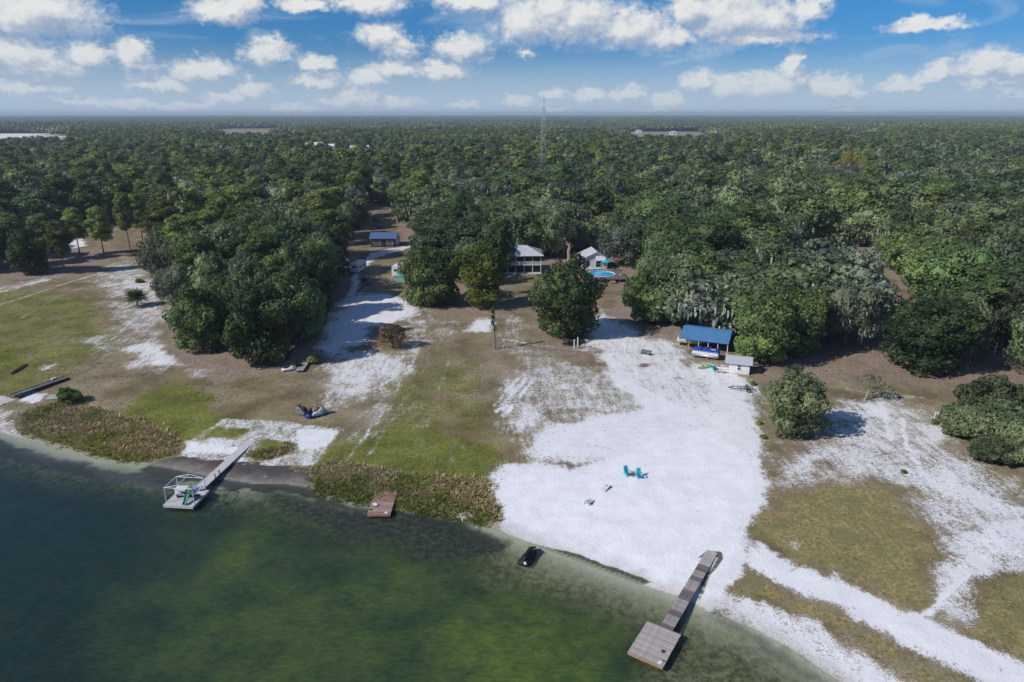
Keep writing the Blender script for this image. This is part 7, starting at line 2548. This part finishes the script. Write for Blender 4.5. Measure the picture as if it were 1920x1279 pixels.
lm = fol_mesh('leaning_crown', [leaf_quads(rl_, C2, R2, t2, 20, 0.13)], GREY)
link(bpy.data.objects.new('crown', lm), t)

# palms
def frond_arr(rng, n, ln, droop, z, up0=0.2, fan=False):
    V, F = [], []
    for k in range(n):
        a = k * 2.39996 + rng.random() * 0.3
        e0 = up0 + (rng.random() - 0.35) * 1.2
        l = ln * (0.8 + 0.4 * rng.random())
        pts = []
        p_, e_ = np.array((0, 0, z)), e0
        for s in range(6):
            pts.append(p_.copy())
            p_ = p_ + np.array((math.cos(a) * math.cos(e_), math.sin(a) * math.cos(e_), math.sin(e_))) * l / 5
            e_ -= droop * (0.6 + 0.5 * rng.random())
        sd = np.array((-math.sin(a), math.cos(a), 0))
        for s in range(1, 6):
            wd = (0.50 if fan else 0.42) * math.sin(PI * (0.15 + 0.8 * s / 5.5))
            for sg in (-1, 1):
                for q in range(2):
                    b_ = pts[s - 1] + (pts[s] - pts[s - 1]) * (q * 0.5)
                    c_ = pts[s - 1] + (pts[s] - pts[s - 1]) * (q * 0.5 + 0.42)
                    tip = c_ + sd * sg * wd * ln * 0.5 + (pts[s] - pts[s - 1]) * 0.55 - np.array((0, 0, 0.12 * ln * 0.3))
                    o = len(V)
                    V += [b_, c_, tip]
                    F.append((o, o + 1, o + 2))
    return np.array(V), np.array(F), np.repeat(rng.random(len(V) // 3), 3)
def palm(px, py, h, fl, label, n=34, rtr=0.2, name='palm_tree', up0=0.2):
    t = empty(name, at(px, py), 0, label, 'palm')
    rng = np.random.default_rng(int(px))
    MB().tube([(0, 0, -0.3), (h * 0.02, 0, h * 0.5), (0, 0, h)], [rtr * 1.2, rtr, rtr], 8).build('trunk', PALEBARK, t)
    link(bpy.data.objects.new('crown', fol_mesh('palm_crown', [frond_arr(rng, n, fl, 0.26, h, up0)], PALMG)), t)
    return t
palm(258, 574, 1.7, 3.0, 'low bushy palm standing alone on the sandy field', 230, 0.24, up0=0.7)
palm(78, 382, 15.5, 2.6, 'tall slim palm in front of the dark teal-roofed house', 46, 0.26)

# stones and driftwood along the water
for k, (px, py, s) in enumerate(((866, 969, 0.9), (876, 966, 1.1), (871, 975, 0.7), (884, 970, 0.6))):
    V, F = ico()
    rs_ = np.random.default_rng(k)
    v = V * (1 + (rs_.random((12, 1)) - 0.5) * 0.4)
    o = MB().add([(a[0] * s, a[1] * s * 0.8, max(a[2] * 0.22, -0.2) + 0.15) for a in v], F).build('shore_rock', STONE)
    o.location = at(px, py)
    o.location.z = max(o.location.z, -0.05)
    o.rotation_euler = (0, 0, k * 0.9)
    tag(o, ['flat pale rock at the water edge, outermost in the lake', 'largest flat pale rock where the brown reeds meet the water', 'small pale rock in the shallows in front of the largest one', 'small pale rock against the brown reeds'][k], 'rock', 'pale rocks by the reeds')
# ------------------------------------------------------------------ grass: reeds on the bank, tufts on the fields (nobody could count them)
def tuft_mesh(name, seed, n, h, spread, w, material, lean=0.5):
    rng = np.random.default_rng(seed)
    a = rng.random(n) * 2 * PI
    r = spread * np.sqrt(rng.random(n))
    b = np.stack([np.cos(a) * r, np.sin(a) * r, np.zeros(n)], 1)
    a2 = rng.random(n) * PI
    t = np.stack([np.cos(a2), np.sin(a2), np.zeros(n)], 1) * (w * (0.6 + 0.8 * rng.random((n, 1))))
    hh = h * (0.55 + 0.6 * rng.random((n, 1)))
    ln = np.stack([np.cos(a + rng.normal(size=n) * 0.6), np.sin(a + rng.normal(size=n) * 0.6), np.zeros(n)], 1) * lean * hh * rng.random((n, 1))
    tip = b + ln + np.concatenate([np.zeros((n, 2)), hh], 1)
    mid = b + ln * 0.35 + np.concatenate([np.zeros((n, 2)), hh * 0.6], 1)
    V = np.stack([b - t, b + t, mid + t * 0.8, tip, mid - t * 0.8], 1).reshape(-1, 3)
    F = np.arange(n * 5).reshape(n, 5)
    return fol_mesh(name, [(V, F, np.repeat(rng.random(n), 5))], material)

REED_B = foliage('brown_reed', (0.255, 0.205, 0.110), (0.425, 0.360, 0.220), 0.2, 0.3)
REED_G = foliage('green_reed', (0.180, 0.200, 0.058), (0.350, 0.360, 0.125), 0.2, 0.3)
GRASS_O = foliage('olive_grass', (0.225, 0.190, 0.090), (0.400, 0.345, 0.180), 0.15, 0.3)
GRASS_G = foliage('green_grass', (0.110, 0.135, 0.026), (0.220, 0.245, 0.058), 0.15, 0.3)
GRASS_T = foliage('dry_grass', (0.230, 0.185, 0.115), (0.400, 0.335, 0.235), 0.1, 0.3)

rs = np.random.default_rng(31)
def rand_in(px, n, z0=0.9):
    p = np.array(poly(px))
    lo, hi = p.min(0), p.max(0)
    out = []
    while sum(map(len, out)) < n:
        q = lo + (hi - lo) * rs.random((n * 2, 2))
        out.append(q[inside(q[:, 0], q[:, 1], [tuple(v) for v in p])])
    return np.concatenate(out)[:n]

def ground_at(P):
    return np.stack([P[:, 0], P[:, 1], terrain(P[:, 0], P[:, 1])], 1)

def sample(arr, P):
    """value of one of the ground's masks at world points"""
    i = np.clip(np.searchsorted(xs, P[:, 0]), 0, len(xs) - 1)
    j = np.clip(np.searchsorted(ys, P[:, 1]), 0, len(ys) - 1)
    return arr[j, i]

# reeds
RP = np.concatenate([rand_in(REEDS_A, 2600), rand_in(REEDS_B, 3400), rand_in([(470, 850), (548, 828), (545, 842), (480, 860)], 60)])
RP = RP + rs.normal(size=RP.shape) * 0.55
dsh = seg_dist(RP[:, 0], RP[:, 1], SHORE, False)
RT = [(905, 898), (885, 900), (845, 955), (858, 958)]
keep = ~inside(RP[:, 0], RP[:, 1], poly([(880, 898), (890, 898), (850, 958), (838, 956)])) & ~inside(RP[:, 0], RP[:, 1], poly([(852, 898), (861, 898), (822, 952), (812, 950)]))
RP, dsh = RP[keep], dsh[keep]
nzv = fbm(RP[:, 0] / 3.0, RP[:, 1] / 3.0, 13)
pickr = np.where((nzv > 0.60) | (dsh < 1.3 + 1.0 * rs.random(len(RP))), 2 + rs.integers(0, 2, len(RP)), rs.integers(0, 2, len(RP)))
pr = ground_at(RP)
pr[:, 2] = np.maximum(pr[:, 2], -0.1)
hsc = (0.65 + 0.7 * rs.random(len(RP)))
reed_src = [tuft_mesh('reed_a', 1, 16, 1.0, 0.32, 0.035, REED_B), tuft_mesh('reed_b', 2, 16, 0.85, 0.36, 0.035, REED_B), tuft_mesh('reed_c', 3, 16, 0.95, 0.32, 0.035, REED_G), tuft_mesh('reed_d', 4, 14, 0.7, 0.35, 0.035, REED_G)]
scatter('shore_reeds', pr, np.stack([hsc * 1.15, hsc * 1.15, hsc * (0.26 + 0.42 * nzv)], 1), rs.random(len(RP)) * 6.28, pickr, reed_src)

# tufts on the fields, thick where the ground is grassy, sparse on sand
n0 = 110000
yy = 48 + (205 - 48) * rs.random(n0) ** 1.25
xx = (rs.random(n0) * 2 - 1) * (0.80 * yy + 6)
P = np.stack([xx, yy], 1)
sv, gv, lv, ov, cv = (sample(a, P) for a in (sand, green, litter, gold, clr))
tz = terrain(xx, yy)
nz1 = fbm(xx / 1.6, yy / 1.6, 8)
want = np.clip(0.62 - sv * 0.95, 0.012, 1) * (0.35 + 1.1 * nz1) + 0.25 * ov
want = np.where((sv > 0.55) & (sv < 0.9), np.maximum(want, 0.15 * (nz1 > 0.5)), want)
want = np.where(sv > 0.97, 0.002, want)
want = want * (cv > 0.4) * (tz > 0.28) * (1 - 0.55 * lv)
ok = rs.random(n0) < want
ok &= seg_dist(xx, yy, [(float(at(484, 814).x), float(at(484, 814).y)), (float(at(367, 921).x), float(at(367, 921).y))], False) > 1.0
P, gv, ov, sv, tz = P[ok], gv[ok], ov[ok], sv[ok], tz[ok]
r_ = rs.random(len(P))
pk = np.where(r_ < ov * 0.9, rs.integers(0, 2, len(P)), np.where(rs.random(len(P)) < gv, 2, np.where(rs.random(len(P)) < 0.3, 0, 3)))
hs_t = (0.5 + 0.7 * rs.random(len(P))) * np.where(ov > 0.5, 0.70, 0.8)
gsrc = [tuft_mesh('grass_a', 11, 9, 0.24, 0.16, 0.02, GRASS_O, 1.5), tuft_mesh('grass_b', 12, 9, 0.26, 0.20, 0.02, GRASS_O, 1.6), tuft_mesh('grass_c', 13, 10, 0.16, 0.22, 0.022, GRASS_G, 1.6), tuft_mesh('grass_d', 14, 9, 0.13, 0.22, 0.02, GRASS_T, 1.8)]
scatter('field_grass', np.stack([P[:, 0], P[:, 1], tz - 0.02], 1), np.stack([hs_t, hs_t, hs_t], 1), rs.random(len(P)) * 6.28, pk, gsrc)
